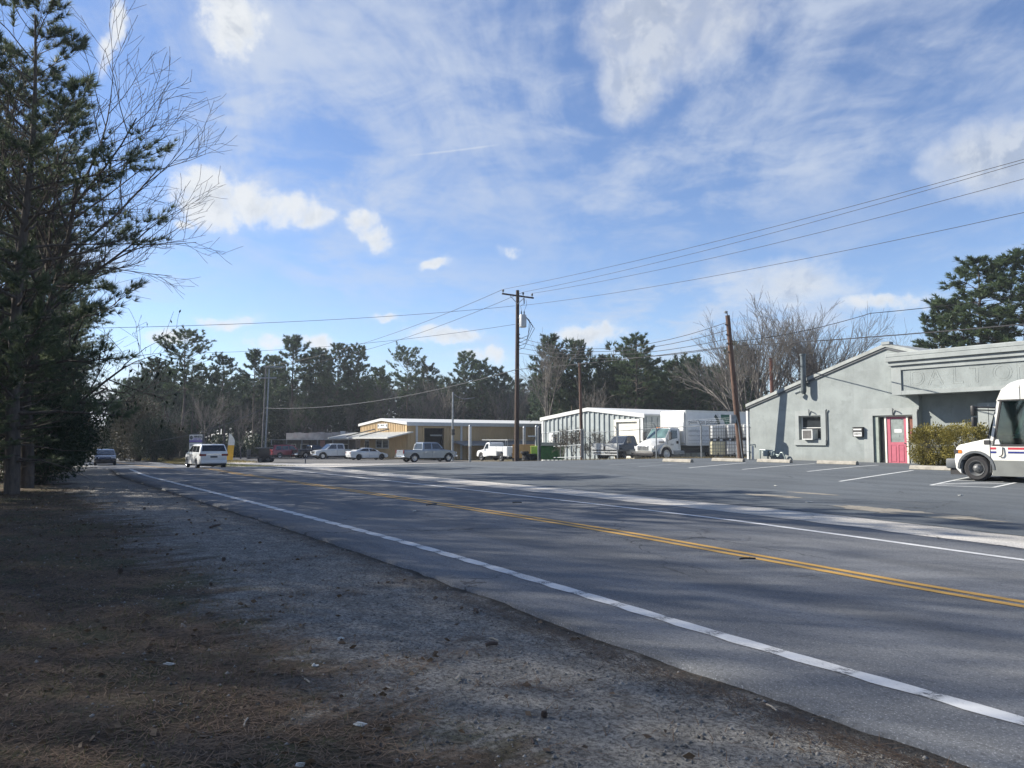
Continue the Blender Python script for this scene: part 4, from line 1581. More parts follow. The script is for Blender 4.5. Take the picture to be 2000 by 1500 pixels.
def cabin(name, prof, zb, zt, wb, wt, m, root, bev=0.05):
    """upper body: side profile with sides leaning in"""
    wf = lambda z: wb + (wt - wb) * (z - zb) / (zt - zb)
    bm = bmesh.new()
    lay = [[bm.verts.new((x, sg * wf(z), z)) for x, z in prof] for sg in (-1, 1)]
    n = len(prof)
    bm.faces.new(lay[0])
    bm.faces.new(lay[1][::-1])
    for i in range(n):
        j = (i + 1) % n
        bm.faces.new((lay[0][i], lay[1][i], lay[1][j], lay[0][j]))
    bmesh.ops.recalc_face_normals(bm, faces=bm.faces[:])
    sel = [e for e in bm.edges if abs(e.verts[0].co.y - e.verts[1].co.y) < 0.35 and not (e.verts[0].co.z < zb + 0.01 and e.verts[1].co.z < zb + 0.01)]
    bmesh.ops.bevel(bm, geom=sel, offset=bev, segments=3, profile=0.6, affect='EDGES', clamp_overlap=True)
    for f in bm.faces:
        f.smooth = True
    me = bpy.data.meshes.new(name)
    bm.to_mesh(me)
    bm.free()
    try:
        me.set_sharp_from_angle(angle=R(40))
    except Exception:
        pass
    return link(name, me, root, m), wf


def side_panes(polys, wf, root, m, off=0.008, name='side_window'):
    for poly in polys:
        for sg in (1, -1):
            mb = MB()
            vs = [(x, sg * (wf(z) + off), z) for x, z in poly]
            vs2 = [(x, sg * (wf(z) - 0.02), z) for x, z in poly]
            n = len(poly)
            mb.add(vs + vs2, [tuple(range(n)), tuple(range(2 * n - 1, n - 1, -1))] + [(i, (i + 1) % n, n + (i + 1) % n, n + i) for i in range(n)])
            mb.build(name, m, root)


def cross_pane(p0, p1, wf, root, m, name, inset=0.08, off=0.012, f0=0.06, f1=0.94):
    """pane across the vehicle between two points of the side profile"""
    (xa, za), (xb, zb) = p0, p1
    d = Vector((xb - xa, 0, zb - za))
    nrm = Vector((-d.z, 0, d.x)).normalized() * off
    A = Vector((xa, 0, za)) + d * f0
    Bq = Vector((xa, 0, za)) + d * f1
    mb = MB()
    vs = []
    for k_ in (1, -1.5):
        for P_ in (A, Bq):
            w = wf(P_.z) - inset
            for sg in (-1, 1):
                vs.append((P_.x + nrm.x * k_, sg * w, P_.z + nrm.z * k_))
    mb.add(vs, [(0, 1, 3, 2), (4, 6, 7, 5), (0, 2, 6, 4), (1, 5, 7, 3), (0, 4, 5, 1), (2, 3, 7, 6)])
    return mb.build(name, m, root)


def mirrors(root, x, y, z, m=None):
    for sg in (1, -1):
        MB().box(x - 0.06, x + 0.06, sg * (y + 0.12) - 0.10, sg * (y + 0.12) + 0.10, z, z + 0.16).build('mirror', m or M['black_plastic'], root, bevel=0.03, seg=2, smooth=True)


def place(loc, heading, name, label, cat):
    return thing(name, label, cat, loc, heading)


def lights(root, xf, xr_, zf, zr, y, hf=(0.12, 0.3), hr=(0.2, 0.25), front=None, rear=None):
    for sg in (1, -1):
        MB().box(xf - 0.05, xf + 0.012, sg * y - hf[1] / 2, sg * y + hf[1] / 2, zf, zf + hf[0]).build('headlight', front or M['clear_lens'], root, bevel=0.02)
        MB().box(xr_ - 0.012, xr_ + 0.05, sg * y - hr[1] / 2, sg * y + hr[1] / 2, zr, zr + hr[0]).build('tail_light', rear or M['red_lens'], root, bevel=0.02)


def pickup(loc, heading, label, paint_m, L=5.8, W=2.0, Hh=1.95, lower=None, name='pickup_truck', crew=True, style='alloy', wr=0.41, rake=0.62):
    root = place(loc, heading, name, label, 'pickup truck')
    x0, x1 = -L / 2, L / 2
    wx = {x1 - 0.95: wr, x0 + 1.15: wr}
    belt = 1.20
    zb = 0.42
    xc0 = x0 + (2.0 if crew else 2.4)      # cab back
    xh = x1 - 1.45                          # windshield base
    top = [(x0 + 0.02, 0.55), (x0, 0.75), (x0 + 0.04, belt), (xc0 - 0.02, belt), (xh + 0.1, belt + 0.02), (x1 - 0.35, belt - 0.10), (x1 - 0.04, belt - 0.22), (x1, 0.80), (x1 - 0.03, 0.50)]
    body('body', top, zb, wx, wr + 0.12, W, paint_m, root, 0.07, 0.10)
    if lower is not None:
        for sg in (1, -1):
            MB().box(x0 + 1.75, x1 - 1.55, sg * (W / 2 + 0.004) - 0.004, sg * (W / 2 + 0.004) + 0.004, zb + 0.01, zb + 0.38).build('lower_panel', lower, root)
    # open bed: dark liner sunk in, with rail rims
    MB().box(x0 + 0.10, xc0 - 0.12, -W / 2 + 0.14, W / 2 - 0.14, belt + 0.003, belt + 0.012).build('bed_liner', M['black_plastic'], root)
    prof = [(xc0, belt - 0.02), (xc0 + 0.10, Hh - 0.10), (xc0 + 0.22, Hh), (xh - rake - 0.25, Hh), (xh - rake, Hh - 0.05), (xh + 0.10, belt + 0.02), (xh + 0.12, belt - 0.02)]
    cab, wf = cabin('cab', prof, belt - 0.02, Hh, W / 2 - 0.06, W / 2 - 0.24, paint_m, root, 0.06)
    zt, zl = Hh - 0.12, belt + 0.10
    mid = (xc0 + xh) / 2 - 0.15
    panes = [[(mid + 0.06, zl), (xh - 0.20, zl), (xh - rake - 0.02, zt), (mid + 0.06, zt)]]
    if crew:
        panes.append([(xc0 + 0.22, zl), (mid - 0.06, zl), (mid - 0.06, zt), (xc0 + 0.28, zt)])
    side_panes(panes, wf, cab, M['glass_dark'])
    cross_pane((xh + 0.10, belt + 0.02), (xh - rake, Hh - 0.05), wf, cab, M['glass_dark'], 'windshield', 0.10)
    cross_pane((xc0 + 0.10, Hh - 0.10), (xc0, belt + 0.05), wf, cab, M['glass_dark'], 'rear_window', 0.14)
    for sg in (1, -1):
        for xx in ([mid, xc0 + 0.15] if crew else [xc0 + 0.15]):
            MB().box(xx - 0.006, xx + 0.006, sg * (W / 2) - 0.006, sg * (W / 2) + 0.004, zb + 0.1, belt - 0.06).build('door_seam', M['black_plastic'], root)
            MB().box(xx + 0.10, xx + 0.30, sg * (W / 2 + 0.012) - 0.015, sg * (W / 2 + 0.012) + 0.015, belt - 0.22, belt - 0.18).build('door_handle', M['chrome'], root)
    mirrors(root, xh - 0.2, W / 2, belt + 0.06)
    lights(root, x1 - 0.02, x0 + 0.0, belt - 0.42, 0.86, W / 2 - 0.16, (0.20, 0.36), (0.36, 0.16))
    MB().box(x1 - 0.03, x1 + 0.015, -W / 2 + 0.42, W / 2 - 0.42, 0.70, belt - 0.20).build('grille', M['black_plastic'], root, bevel=0.02)
    MB().box(x1 - 0.15, x1 + 0.12, -W / 2 + 0.05, W / 2 - 0.05, 0.45, 0.66).build('front_bumper', M['chrome'], root, bevel=0.05, seg=2, smooth=True)
    MB().box(x0 - 0.14, x0 + 0.10, -W / 2 + 0.06, W / 2 - 0.06, 0.45, 0.64).build('rear_bumper', M['chrome'], root, bevel=0.05, seg=2, smooth=True)
    MB().box(x0 - 0.008, x0 + 0.02, -W / 2 + 0.28, W / 2 - 0.28, 0.72, belt - 0.05).build('tailgate', paint_m, root, bevel=0.01)
    MB().box(x0 - 0.02, x0 - 0.010, -0.09, 0.09, belt - 0.18, belt - 0.12).build('tailgate_handle', M['black_plastic'], root)
    MB().box(x0 + 0.4, x1 - 0.4, -W / 2 + 0.3, W / 2 - 0.3, 0.30, 0.60).build('chassis', M['black_plastic'], root)
    add_wheels(root, list(wx), W / 2 - 0.16, wr, 0.27, 5, style)
    return root


def sedan(loc, heading, label, paint_m, L=4.85, W=1.84, Hh=1.45, name='sedan', cat='sedan', wr=0.335):
    root = place(loc, heading, name, label, cat)
    x0, x1 = -L / 2, L / 2
    wx = {x1 - 0.92: wr, x0 + 1.05: wr}
    zb, belt = 0.26, 0.93
    top = [(x0 + 0.12, 0.35), (x0, 0.62), (x0 + 0.02, 0.98), (x0 + 0.12, 1.06), (x0 + 0.75, 1.06), (x0 + 1.5, belt + 0.06), (x1 - 1.45, belt + 0.03), (x1 - 0.75, 0.86), (x1 - 0.22, 0.72), (x1, 0.55), (x1 - 0.06, 0.32)]
    body('body', top, zb, wx, wr + 0.07, W, paint_m, root, 0.09, 0.16)
    prof = [(x0 + 0.50, belt + 0.08), (x0 + 0.95, 1.22), (x0 + 1.55, Hh - 0.04), (x0 + 2.05, Hh), (x0 + 2.6, Hh - 0.015), (x1 - 1.72, Hh - 0.16), (x1 - 1.10, belt + 0.0), (x1 - 1.1, belt - 0.04), (x0 + 0.5, belt - 0.04)]
    cab, wf = cabin('cabin', prof, belt - 0.04, Hh, W / 2 - 0.07, W / 2 - 0.30, paint_m, root, 0.06)
    zl = belt + 0.09
    side_panes([[(x0 + 2.42, zl), (x1 - 1.52, zl), (x1 - 1.85, Hh - 0.17), (x0 + 2.42, Hh - 0.09)],
                [(x0 + 1.12, zl + 0.05), (x0 + 2.34, zl), (x0 + 2.34, Hh - 0.09), (x0 + 1.62, Hh - 0.12)]], wf, cab, M['glass_dark'])
    cross_pane((x1 - 1.10, belt + 0.0), (x1 - 1.72, Hh - 0.16), wf, cab, M['glass_dark'], 'windshield', 0.10, f0=0.08, f1=0.98)
    cross_pane((x0 + 1.55, Hh - 0.04), (x0 + 0.95, 1.22), wf, cab, M['glass_dark'], 'rear_window', 0.12, f0=0.05, f1=1.0)
    for sg in (1, -1):
        for xx in (x0 + 2.38, x1 - 1.4):
            MB().box(xx - 0.005, xx + 0.005, sg * (W / 2) - 0.004, sg * (W / 2) + 0.003, zb + 0.08, belt - 0.03).build('door_seam', M['black_plastic'], root)
        MB().box(x0 + 2.0, x0 + 2.2, sg * (W / 2 + 0.01) - 0.015, sg * (W / 2 + 0.01) + 0.015, belt - 0.12, belt - 0.085).build('door_handle', M['chrome'], root)
    mirrors(root, x1 - 1.55, W / 2 - 0.05, belt + 0.02, paint_m)
    lights(root, x1 - 0.14, x0 + 0.02, 0.60, 0.78, W / 2 - 0.30, (0.12, 0.34), (0.14, 0.36))
    MB().box(x1 - 0.06, x1 + 0.006, -0.45, 0.45, 0.42, 0.62).build('grille', M['black_plastic'], root, bevel=0.02)
    MB().box(x1 - 0.10, x1 + 0.004, -W / 2 + 0.25, W / 2 - 0.25, 0.30, 0.40).build('front_air_intake', M['black_plastic'], root)
    MB().box(x0 - 0.006, x0 + 0.03, -0.26, 0.26, 0.56, 0.68).build('licence_plate', M['white_paint'], root)
    MB().box(x0 + 0.4, x1 - 0.4, -W / 2 + 0.3, W / 2 - 0.3, 0.18, 0.45).build('underbody', M['black_plastic'], root)
    add_wheels(root, list(wx), W / 2 - 0.11, wr, 0.22, 5, 'black' if paint_m is M['white_car'] else 'alloy')
    return root


def van_suv(loc, heading, label, paint_m, L, W, Hh, name, cat, wr=0.35, hood=1.0, slope=0.75, rear_rake=0.35, belt=1.05, roof_rack=False):
    root = place(loc, heading, name, label, cat)
    x0, x1 = -L / 2, L / 2
    wx = {x1 - 0.95: wr, x0 + 0.98: wr}
    zb = 0.30
    top = [(x0 + 0.10, 0.40), (x0, 0.60), (x0 + 0.03, belt), (x1 - hood - 0.1, belt + 0.02), (x1 - 0.35, belt - 0.14), (x1 - 0.05, belt - 0.30), (x1, 0.60), (x1 - 0.06, 0.36)]
    body('body', top, zb, wx, wr + 0.08, W, paint_m, root, 0.08, 0.12)
    prof = [(x0 + 0.03, belt - 0.03), (x0 + 0.05, belt + 0.12), (x0 + rear_rake, Hh - 0.08), (x0 + rear_rake + 0.2, Hh - 0.01), (x0 + L * 0.45, Hh), (x1 - hood - slope - 0.3, Hh - 0.04), (x1 - hood - slope, Hh - 0.12), (x1 - hood, belt + 0.0), (x1 - hood, belt - 0.03)]
    cab, wf = cabin('cabin', prof, belt - 0.03, Hh, W / 2 - 0.05, W / 2 - 0.20, paint_m, root, 0.07)
    zl, zt = belt + 0.07, Hh - 0.14
    xa, xb = x0 + 0.38, x1 - hood - 0.28
    cuts = [xa, xa + (xb - xa) * 0.30, xa + (xb - xa) * 0.62, xb]
    panes = []
    for i in range(3):
        a, b = cuts[i] + 0.04, cuts[i + 1] - 0.04
        ta = a + (0.16 if i == 0 else 0)
        tb = b - (slope * 0.85 if i == 2 else 0)
        panes.append([(a, zl), (b, zl), (max(tb, a + 0.1), zt), (ta, zt)])
    side_panes(panes, wf, cab, M['glass_dark'])
    cross_pane((x1 - hood, belt + 0.0), (x1 - hood - slope, Hh - 0.12), wf, cab, M['glass_dark'], 'windshield', 0.10, f0=0.06, f1=0.97)
    cross_pane((x0 + rear_rake, Hh - 0.08), (x0 + 0.05, belt + 0.12), wf, cab, M['glass_dark'], 'rear_window', 0.10, f0=0.02, f1=0.95)
    for sg in (1, -1):
        for xx in (cuts[1], cuts[2], x1 - hood - 0.25):
            MB().box(xx - 0.005, xx + 0.005, sg * (W / 2) - 0.004, sg * (W / 2) + 0.003, zb + 0.08, belt - 0.03).build('door_seam', M['black_plastic'], root)
        MB().box(cuts[2] - 0.35, cuts[2] - 0.12, sg * (W / 2 + 0.01) - 0.015, sg * (W / 2 + 0.01) + 0.015, belt - 0.16, belt - 0.12).build('door_handle', M['chrome'], root)
    mirrors(root, x1 - hood - 0.42, W / 2, belt + 0.02)
    lights(root, x1 - 0.10, x0 + 0.012, belt - 0.36, belt - 0.20, W / 2 - 0.25, (0.16, 0.36), (0.15, 0.46))
    MB().box(x0 - 0.010, x0 + 0.05, -W / 2 + 0.50, W / 2 - 0.50, belt - 0.10, belt - 0.055).build('tailgate_trim', M['chrome'], root)
    MB().box(x0 - 0.012, x0 + 0.03, -0.24, 0.24, belt - 0.32, belt - 0.19).build('licence_plate', M['dark_grey'], root)
    MB().box(x0 - 0.03, x0 + 0.15, -W / 2 + 0.10, W / 2 - 0.10, 0.36, 0.62).build('rear_bumper', paint_m, root, bevel=0.05, seg=2, smooth=True)
    MB().box(x0 - 0.034, x0 + 0.12, -W / 2 + 0.16, W / 2 - 0.16, 0.28, 0.38).build('rear_skirt', M['black_plastic'], root)
    MB().box(x1 - 0.05, x1 + 0.008, -W / 2 + 0.50, W / 2 - 0.50, 0.50, belt - 0.34).build('grille', M['black_plastic'], root, bevel=0.02)
    MB().box(x1 - 0.08, x1 + 0.01, -W / 2 + 0.2, W / 2 - 0.2, 0.32, 0.44).build('front_air_intake', M['black_plastic'], root)
    MB().box(x0 + 0.4, x1 - 0.4, -W / 2 + 0.28, W / 2 - 0.28, 0.20, 0.5).build('underbody', M['black_plastic'], root)
    if roof_rack:
        for sg in (1, -1):
            MB().box(x0 + 0.7, x1 - hood - slope - 0.5, sg * (W / 2 - 0.26) - 0.02, sg * (W / 2 - 0.26) + 0.02, Hh + 0.02, Hh + 0.06).build('roof_rail', M['black_plastic'], root)
    add_wheels(root, list(wx), W / 2 - 0.12, wr, 0.23, 5)
    return root


def gp(s, p):
    x, y = XY(s, p)
    return (x, y, float(gsp(s, p)))


def from_px(u, Y, dz=0.0):
    c = gat(u, Y)
    return (c.x, c.y, c.z + dz)


# cars on the road
c = gat(402, 56.8)
van_suv((c.x, c.y, c.z), HD_AL, 'white minivan driving away on the far lane', M['white_car'], 5.1, 2.0, 1.74, 'minivan', 'minivan', 0.345, 0.95, 0.95, 0.32, 1.10)
c = gat(206, 73)
van_suv((c.x, c.y, c.z), HD_BK + R(-6), 'dark oncoming car beside the left-hand pines', M['dark_car'], 4.6, 1.85, 1.52, 'oncoming_car', 'car', 0.34, 1.1, 0.85, 0.45, 0.98)
# parked in front of the tan building
pickup(from_px(833, 77.5, 0.007), HD_IN, 'silver crew-cab pickup truck parked alone in front of the tan building', M['silver'], 5.9, 2.02, 1.97)
pickup(from_px(827, 87.0, 0.007), HD_IN, 'white pickup truck hidden behind the silver pickup, only its tailgate showing', M['white_car'], 5.7, 2.0, 1.90)
sedan(from_px(717, 93, 0.007), HD_IN, 'white sedan with dark wheels in front of the tan building', M['white_car'], 4.9, 1.86, 1.45)
pickup(from_px(655, 99, 0.007), HD_OUT, 'white crew-cab pickup truck facing the road beside the white sedan', M['white_car'], 5.9, 2.03, 1.95)
pickup(from_px(611, 104, 0.007), HD_IN + R(8), 'black pickup truck between the red SUV and the white pickup', M['dark_car'], 5.3, 1.9, 1.75)
van_suv(from_px(563, 105, 0.007), HD_IN, 'dark red SUV at the left end of the shop row', M['red_car'], 4.8, 1.88, 1.80, 'suv', 'SUV', 0.36, 1.2, 0.6, 0.25, 1.05, True)


def service_truck():
    c = gat(976, 79)
    root = place((c.x, c.y, c.z), HD_AL, 'service_truck', 'white utility service truck with ladder rack behind the steel posts', 'service truck')
    L, W, wr = 6.0, 2.1, 0.40
    x0, x1 = -3.0, 3.0
    wx = {x1 - 0.95: wr, x0 + 1.35: wr}
    top = [(0.75, 0.5), (0.75, 1.15), (1.55, 1.18), (x1 - 0.3, 1.05), (x1, 0.85), (x1 - 0.03, 0.48)]
    body('body', top, 0.42, {x1 - 0.95: wr}, wr + 0.1, W - 0.1, M['white_car'], root, 0.07, 0.08)
    prof = [(0.55, 0.55), (0.55, 1.78), (0.7, 1.90), (1.05, 1.90), (1.25, 1.84), (1.75, 1.16), (1.75, 0.55)]
    cab, wf = cabin('cab', prof, 0.55, 1.90, W / 2 - 0.06, W / 2 - 0.20, M['white_car'], root, 0.05)
    side_panes([[(0.72, 1.25), (1.52, 1.25), (1.16, 1.74), (0.76, 1.74)]], wf, cab, M['glass_dark'])
    cross_pane((1.75, 1.16), (1.25, 1.84), wf, cab, M['glass_dark'], 'windshield', 0.10)
    # utility bins either side with wheel cut-out, low floor between
    for sg in (1, -1):
        y0, y1 = (W / 2 - 0.5, W / 2 + 0.03)
        ya, yb = (y0, y1) if sg > 0 else (-y1, -y0)
        b = MB()
        b.box(-1.05, 0.48, ya, yb, 0.55, 1.50).box(x0, -2.25, ya, yb, 0.55, 1.50).box(-2.25, -1.05, ya, yb, 1.0, 1.50)
        bb = b.build('tool_body', M['white_car'], root, bevel=0.015)
        yo = sg * (W / 2 + 0.036)
        for a, b2, z0, z1 in ((-0.98, -0.30, 0.62, 1.42), (-0.22, 0.42, 0.62, 1.42), (-2.2, -1.1, 1.06, 1.44), (x0 + 0.06, -2.32, 0.62, 1.42)):
            MB().box(a, b2, yo - 0.012, yo + 0.012, z0, z1).build('bin_door', M['white_paint'], bb, bevel=0.01)
    MB().box(x0, 0.45, -W / 2 + 0.52, W / 2 - 0.52, 0.55, 0.85).build('bed_floor', M['dark_grey'], root)
    MB().box(x0 - 0.03, x0 + 0.03, -W / 2 + 0.5, W / 2 - 0.5, 0.86, 1.45).build('tailgate', M['white_car'], root)
    MB().box(x0 - 0.25, x0 - 0.035, -W / 2, W / 2, 0.5, 0.62).build('rear_bumper', M['steel'], root)
    rk = MB()
    for sg in (1, -1):
        rk.path([(x0 + 0.1, sg * (W / 2 - 0.1), 1.5), (x0 + 0.1, sg * (W / 2 - 0.1), 2.15), (1.9, sg * (W / 2 - 0.1), 2.15)], 0.03, 6)
        rk.tube((0.35, sg * (W / 2 - 0.1), 1.5), (0.35, sg * (W / 2 - 0.1), 2.15), 0.03)
    for x in (x0 + 0.1, -1.3, 0.35, 1.8):
        rk.tube((x, -W / 2 + 0.1, 2.15), (x, W / 2 - 0.1, 2.15), 0.025)
    rk.build('ladder_rack', M['steel'], root)
    MB().box(x1 - 0.1, x1 + 0.1, -W / 2 + 0.1, W / 2 - 0.1, 0.45, 0.65).build('front_bumper', M['black_plastic'], root, bevel=0.04)
    MB().box(-2.6, 2.4, -0.6, 0.6, 0.35, 0.54).build('chassis', M['black_plastic'], root)
    mirrors(root, 1.5, W / 2 - 0.05, 1.2)
    add_wheels(root, list(wx), W / 2 - 0.2, wr, 0.26, 5, 'steel')


service_truck()


def old_pickup():
    c = gat(1226, 60)
    blue = mat('faded_blue_paint', (0.045, 0.07, 0.11), 0.5, var=0.2, vscale=1.5)
    grey = mat('faded_grey_paint', (0.28, 0.29, 0.28), 0.6, var=0.2, vscale=1.5)
    r = pickup((c.x, c.y, c.z - 0.03), HD_OUT, 'old two-tone blue and grey pickup truck left of the box truck', blue, 5.2, 1.95, 1.85, grey, crew=False, style='steel', wr=0.39, rake=0.38)
    for o in r.children:
        if o.name.startswith('cab'):
            for q in o.children:
                if q.name.startswith('windshield'):
                    q.data.materials.clear()
                    q.data.materials.append(M['glass_house'])


old_pickup()


def box_truck():
    wheel = at(1301, 899, 56.0)
    # heading towards the road; local (-1.15, 1.1) is the driver's side front wheel
    hd = HD_OUT
    rot = Matrix.Rotation(hd, 3, 'Z')
    off = rot @ Vector((-1.15, 1.10, 0))
    ox, oy = wheel.x - off.x, wheel.y - off.y
    root = place((ox, oy, 0.06), hd, 'box_truck', 'white box truck lettered paint can pickup behind the chain-link fence', 'box truck')
    Wm = paint('truck_white', (0.58, 0.59, 0.575), 0.35)
    wr = 0.50
    # --- cargo box
    bx0, bx1, bw, bz0, bz1 = -10.6, -3.05, 1.27, 1.12, 3.72
    boxp = MB().box(bx0, bx1, -bw, bw, bz0, bz1).build('cargo_box', mat('box_panel', (0.62, 0.64, 0.65), 0.4, var=0.06, coat=0.2), root, bevel=0.02)
    for x in (bx1 - 0.16, bx0):
        for sg in (1, -1):
            MB().box(x, x + 0.18, sg * (bw + 0.012) - 0.012, sg * (bw + 0.012) + 0.012, bz0, bz1 + 0.015).build('corner_post', Wm, boxp)
    for sg in (1, -1):
        MB().box(bx0 + 0.18, bx1 - 0.16, sg * (bw + 0.010) - 0.01, sg * (bw + 0.010) + 0.01, bz1 - 0.12, bz1 + 0.013).build('top_rail', Wm, boxp)
        MB().box(bx0 + 0.18, bx1 - 0.16, sg * (bw + 0.010) - 0.01, sg * (bw + 0.010) + 0.01, bz0 - 0.02, bz0 + 0.14).build('bottom_rail', Wm, boxp)
        rv = MB()
        for i in range(30):
            x = bx0 + 0.35 + i * 0.235
            rv.box(x - 0.05, x + 0.05, sg * (bw + 0.022) - 0.002, sg * (bw + 0.022) + 0.002, bz0 + 0.16, bz0 + 0.19)
        rv.build('rivet_strip', M['dark_grey'], boxp)
    # front edge radius of the box
    MB().prism([(bx1 + 0.003, bz0 + 0.1), (bx1 + 0.12, bz0 + 0.2), (bx1 + 0.12, bz1 - 0.22), (bx1 + 0.003, bz1 - 0.02)], 'y', -bw + 0.05, bw - 0.05).build('nose_cap', Wm, boxp, bevel=0.02)
    # --- lettering on the driver's side (local +y): reading direction runs towards the rear
    ink = mat('grey_ink', (0.05, 0.055, 0.06), 0.6, var=0)
    ink2 = mat('faint_ink', (0.28, 0.30, 0.32), 0.6, var=0)
    green = mat('emblem_green', (0.022, 0.115, 0.075), 0.5, var=0.05)
    green2 = mat('emblem_light_green', (0.10, 0.28, 0.20), 0.5, var=0.05)
    ry = (R(90), 0, math.pi)
    wx_ = bx1 - 0.30
    for wd_ in ('paint', 'can', 'pickup'):
        to = text('lettering', wd_, 0.49, ink, boxp, (wx_, bw + 0.006, 2.72), ry, 0.002)
        wx_ -= max(v.co.x for v in to.data.vertices) + 0.15
    text('lettering', 'paintdisposal.com', 0.30, ink2, boxp, (bx1 - 0.28, bw + 0.006, 2.12), ry, 0.002)
    text('lettering', 'residential | commercial | industrial', 0.17, ink2, boxp, (bx1 - 0.28, bw + 0.006, 1.80), ry, 0.002)
    text('lettering', 'licensed and insured recycling service', 0.15, ink2, boxp, (bx1 - 0.28, bw + 0.006, 1.46), ry, 0.002)
    # emblem: green square with a white lower-case b and curved stripes
    ex, ez0, es = bx1 - 3.45, 2.42, 1.05        # left edge (towards the front), bottom, height
    yy = bw + 0.003

    def arc_band(cx, cz, r0, r1, t0, t1, y, n=18):
        mb = MB()
        for i in range(n):
            a, b = t0 + (t1 - t0) * i / n, t0 + (t1 - t0) * (i + 1) / n
            q = []
            for r_, t_ in ((r0, a), (r1, a), (r1, b), (r0, b)):
                q.append((cx - r_ * math.cos(t_), cz + r_ * math.sin(t_)))
            mb.prism(q, 'y', y, y + 0.004)
        return mb
    MB().box(ex - 1.42, ex - 0.42, yy, yy + 0.002, ez0, ez0 + es).build('emblem_square', green, boxp)
    arc_band(ex + 0.95, ez0 + 0.0, 1.05, 1.30, 0.0, 0.95, yy + 0.003).build('emblem_stroke', mat('emblem_dark', (0.03, 0.055, 0.05), 0.5), boxp)
    arc_band(ex + 0.95, ez0 + 0.0, 1.31, 1.52, 0.0, 0.85, yy + 0.003).build('emblem_stroke', M['white_paint'], boxp)
    arc_band(ex - 0.52, ez0 + 0.34, 0.0, 0.30, -math.pi / 2, math.pi / 2, yy + 0.0035).build('emblem_bowl', M['white_paint'], boxp)
    MB().box(ex - 0.66, ex - 0.45, yy + 0.003, yy + 0.0065, ez0 + 0.0, ez0 + 0.66).build('emblem_stem', M['white_paint'], boxp)
    arc_band(ex - 0.52, ez0 + 0.34, 0.52, 0.60, -0.6, 1.1, yy + 0.003).build('emblem_ring', green2, boxp)
    # --- cab and hood
    cz = 2.42
    prof = [(-2.75, 0.75), (-2.75, cz - 0.06), (-2.6, cz), (-1.95, cz), (-1.75, cz - 0.06), (-1.22, 1.62), (-1.22, 0.75)]
    cab, wf = cabin('cab', prof, 0.75, cz, 1.06, 0.95, Wm, root, 0.06)
    M['cab_glass'] = mat('cab_windshield', (0.09, 0.15, 0.14), 0.06, var=0.4, vscale=2.0, spec=0.9)
    cross_pane((-1.22, 1.62), (-1.75, cz - 0.06), wf, cab, M['cab_glass'], 'windshield', 0.07, f0=0.03, f1=0.98)
    side_panes([[(-2.45, 1.66), (-1.58, 1.55), (-1.83, 2.24), (-2.45, 2.24)]], wf, cab, M['glass_dark'])
    for sg in (1, -1):
        for xx in (-2.55, -1.38):
            MB().box(xx - 0.008, xx + 0.008, sg * 1.055 - 0.01, sg * 1.055 + 0.004, 0.85, 1.6).build('door_seam', M['black_plastic'], cab)
        MB().box(-2.48, -2.30, sg * 1.06 - 0.02, sg * 1.06 + 0.02, 1.25, 1.45).build('door_handle', M['black_plastic'], cab, bevel=0.01)
    text('door_lettering', 'pcp', 0.2, ink, cab, (-1.85, 1.062, 1.15), ry, 0.002, 'CENTER')
    for i in range(5):
        MB().box(-1.95, -1.85, -0.5 + i * 0.25 - 0.04, -0.5 + i * 0.25 + 0.04, cz + 0.003, cz + 0.05).build('marker_light', M['amber'], cab)
    # hood narrows forward; fenders over wheels
    hb = bmesh.new()
    sec = [(-1.20, 1.02, 0.72, 1.66, 0.75), (-0.75, 1.02, 0.72, 1.55, 0.70), (-0.25, 0.98, 0.70, 1.38, 0.62), (0.02, 0.86, 0.68, 1.20, 0.55), (0.08, 0.70, 0.70, 1.08, 0.50)]
    rings = []
    for x, w, zl, zh, wt in sec:
        zm = zl + (zh - zl) * 0.62
        prof2 = [(-w, zl), (-w, zm), (-wt, zh - 0.06), (-wt * 0.7, zh), (wt * 0.7, zh), (wt, zh - 0.06), (w, zm), (w, zl)]
        rings.append([hb.verts.new((x, y, z)) for y, z in prof2])
    for a, b in zip(rings[:-1], rings[1:]):
        for i in range(8):
            hb.faces.new((a[i], a[(i + 1) % 8], b[(i + 1) % 8], b[i]))
    hb.faces.new(rings[0])
    hb.faces.new(rings[-1][::-1])
    bmesh.ops.recalc_face_normals(hb, faces=hb.faces[:])
    for f in hb.faces:
        f.smooth = True
    me = bpy.data.meshes.new('hood')
    hb.to_mesh(me)
    hb.free()
    try:
        me.set_sharp_from_angle(angle=R(35))
    except Exception:
        pass
    hood = link('hood', me, root, Wm)
    for sg in (1, -1):
        fb = MB()
        pts = []
        n = 10
        ra, ro = wr + 0.07, wr + 0.22
        for i in range(n + 1):
            t = math.pi * i / n
            pts.append((-1.15 + ro * math.cos(t), wr + ro * math.sin(t) * 0.98))
        for i in range(n, -1, -1):
            t = math.pi * i / n
            pts.append((-1.15 + ra * math.cos(t), wr + ra * math.sin(t)))
        for i in range(n):
            q = [pts[i], pts[i + 1], pts[2 * n - i], pts[2 * n + 1 - i]]
            fb.prism(q, 'y', sg * 0.72, sg * 1.17)
        fb.build('fender', Wm, hood)
        MB().box(-0.30, 0.0, sg * 0.95 - 0.07, sg * 0.95 + 0.07, 0.86, 1.06).build('headlight', M['clear_lens'], hood, bevel=0.04, seg=2)
        MB().box(-1.05, -0.55, sg * 1.01 - 0.03, sg * 1.01 + 0.03, 1.33, 1.42).build('hood_vent', M['black_plastic'], hood)
        MB().box(0.02, 0.10, sg * 0.62 - 0.11, sg * 0.62 + 0.11, 0.56, 0.66).build('fog_light', M['clear_lens'], root)
        mb = MB()
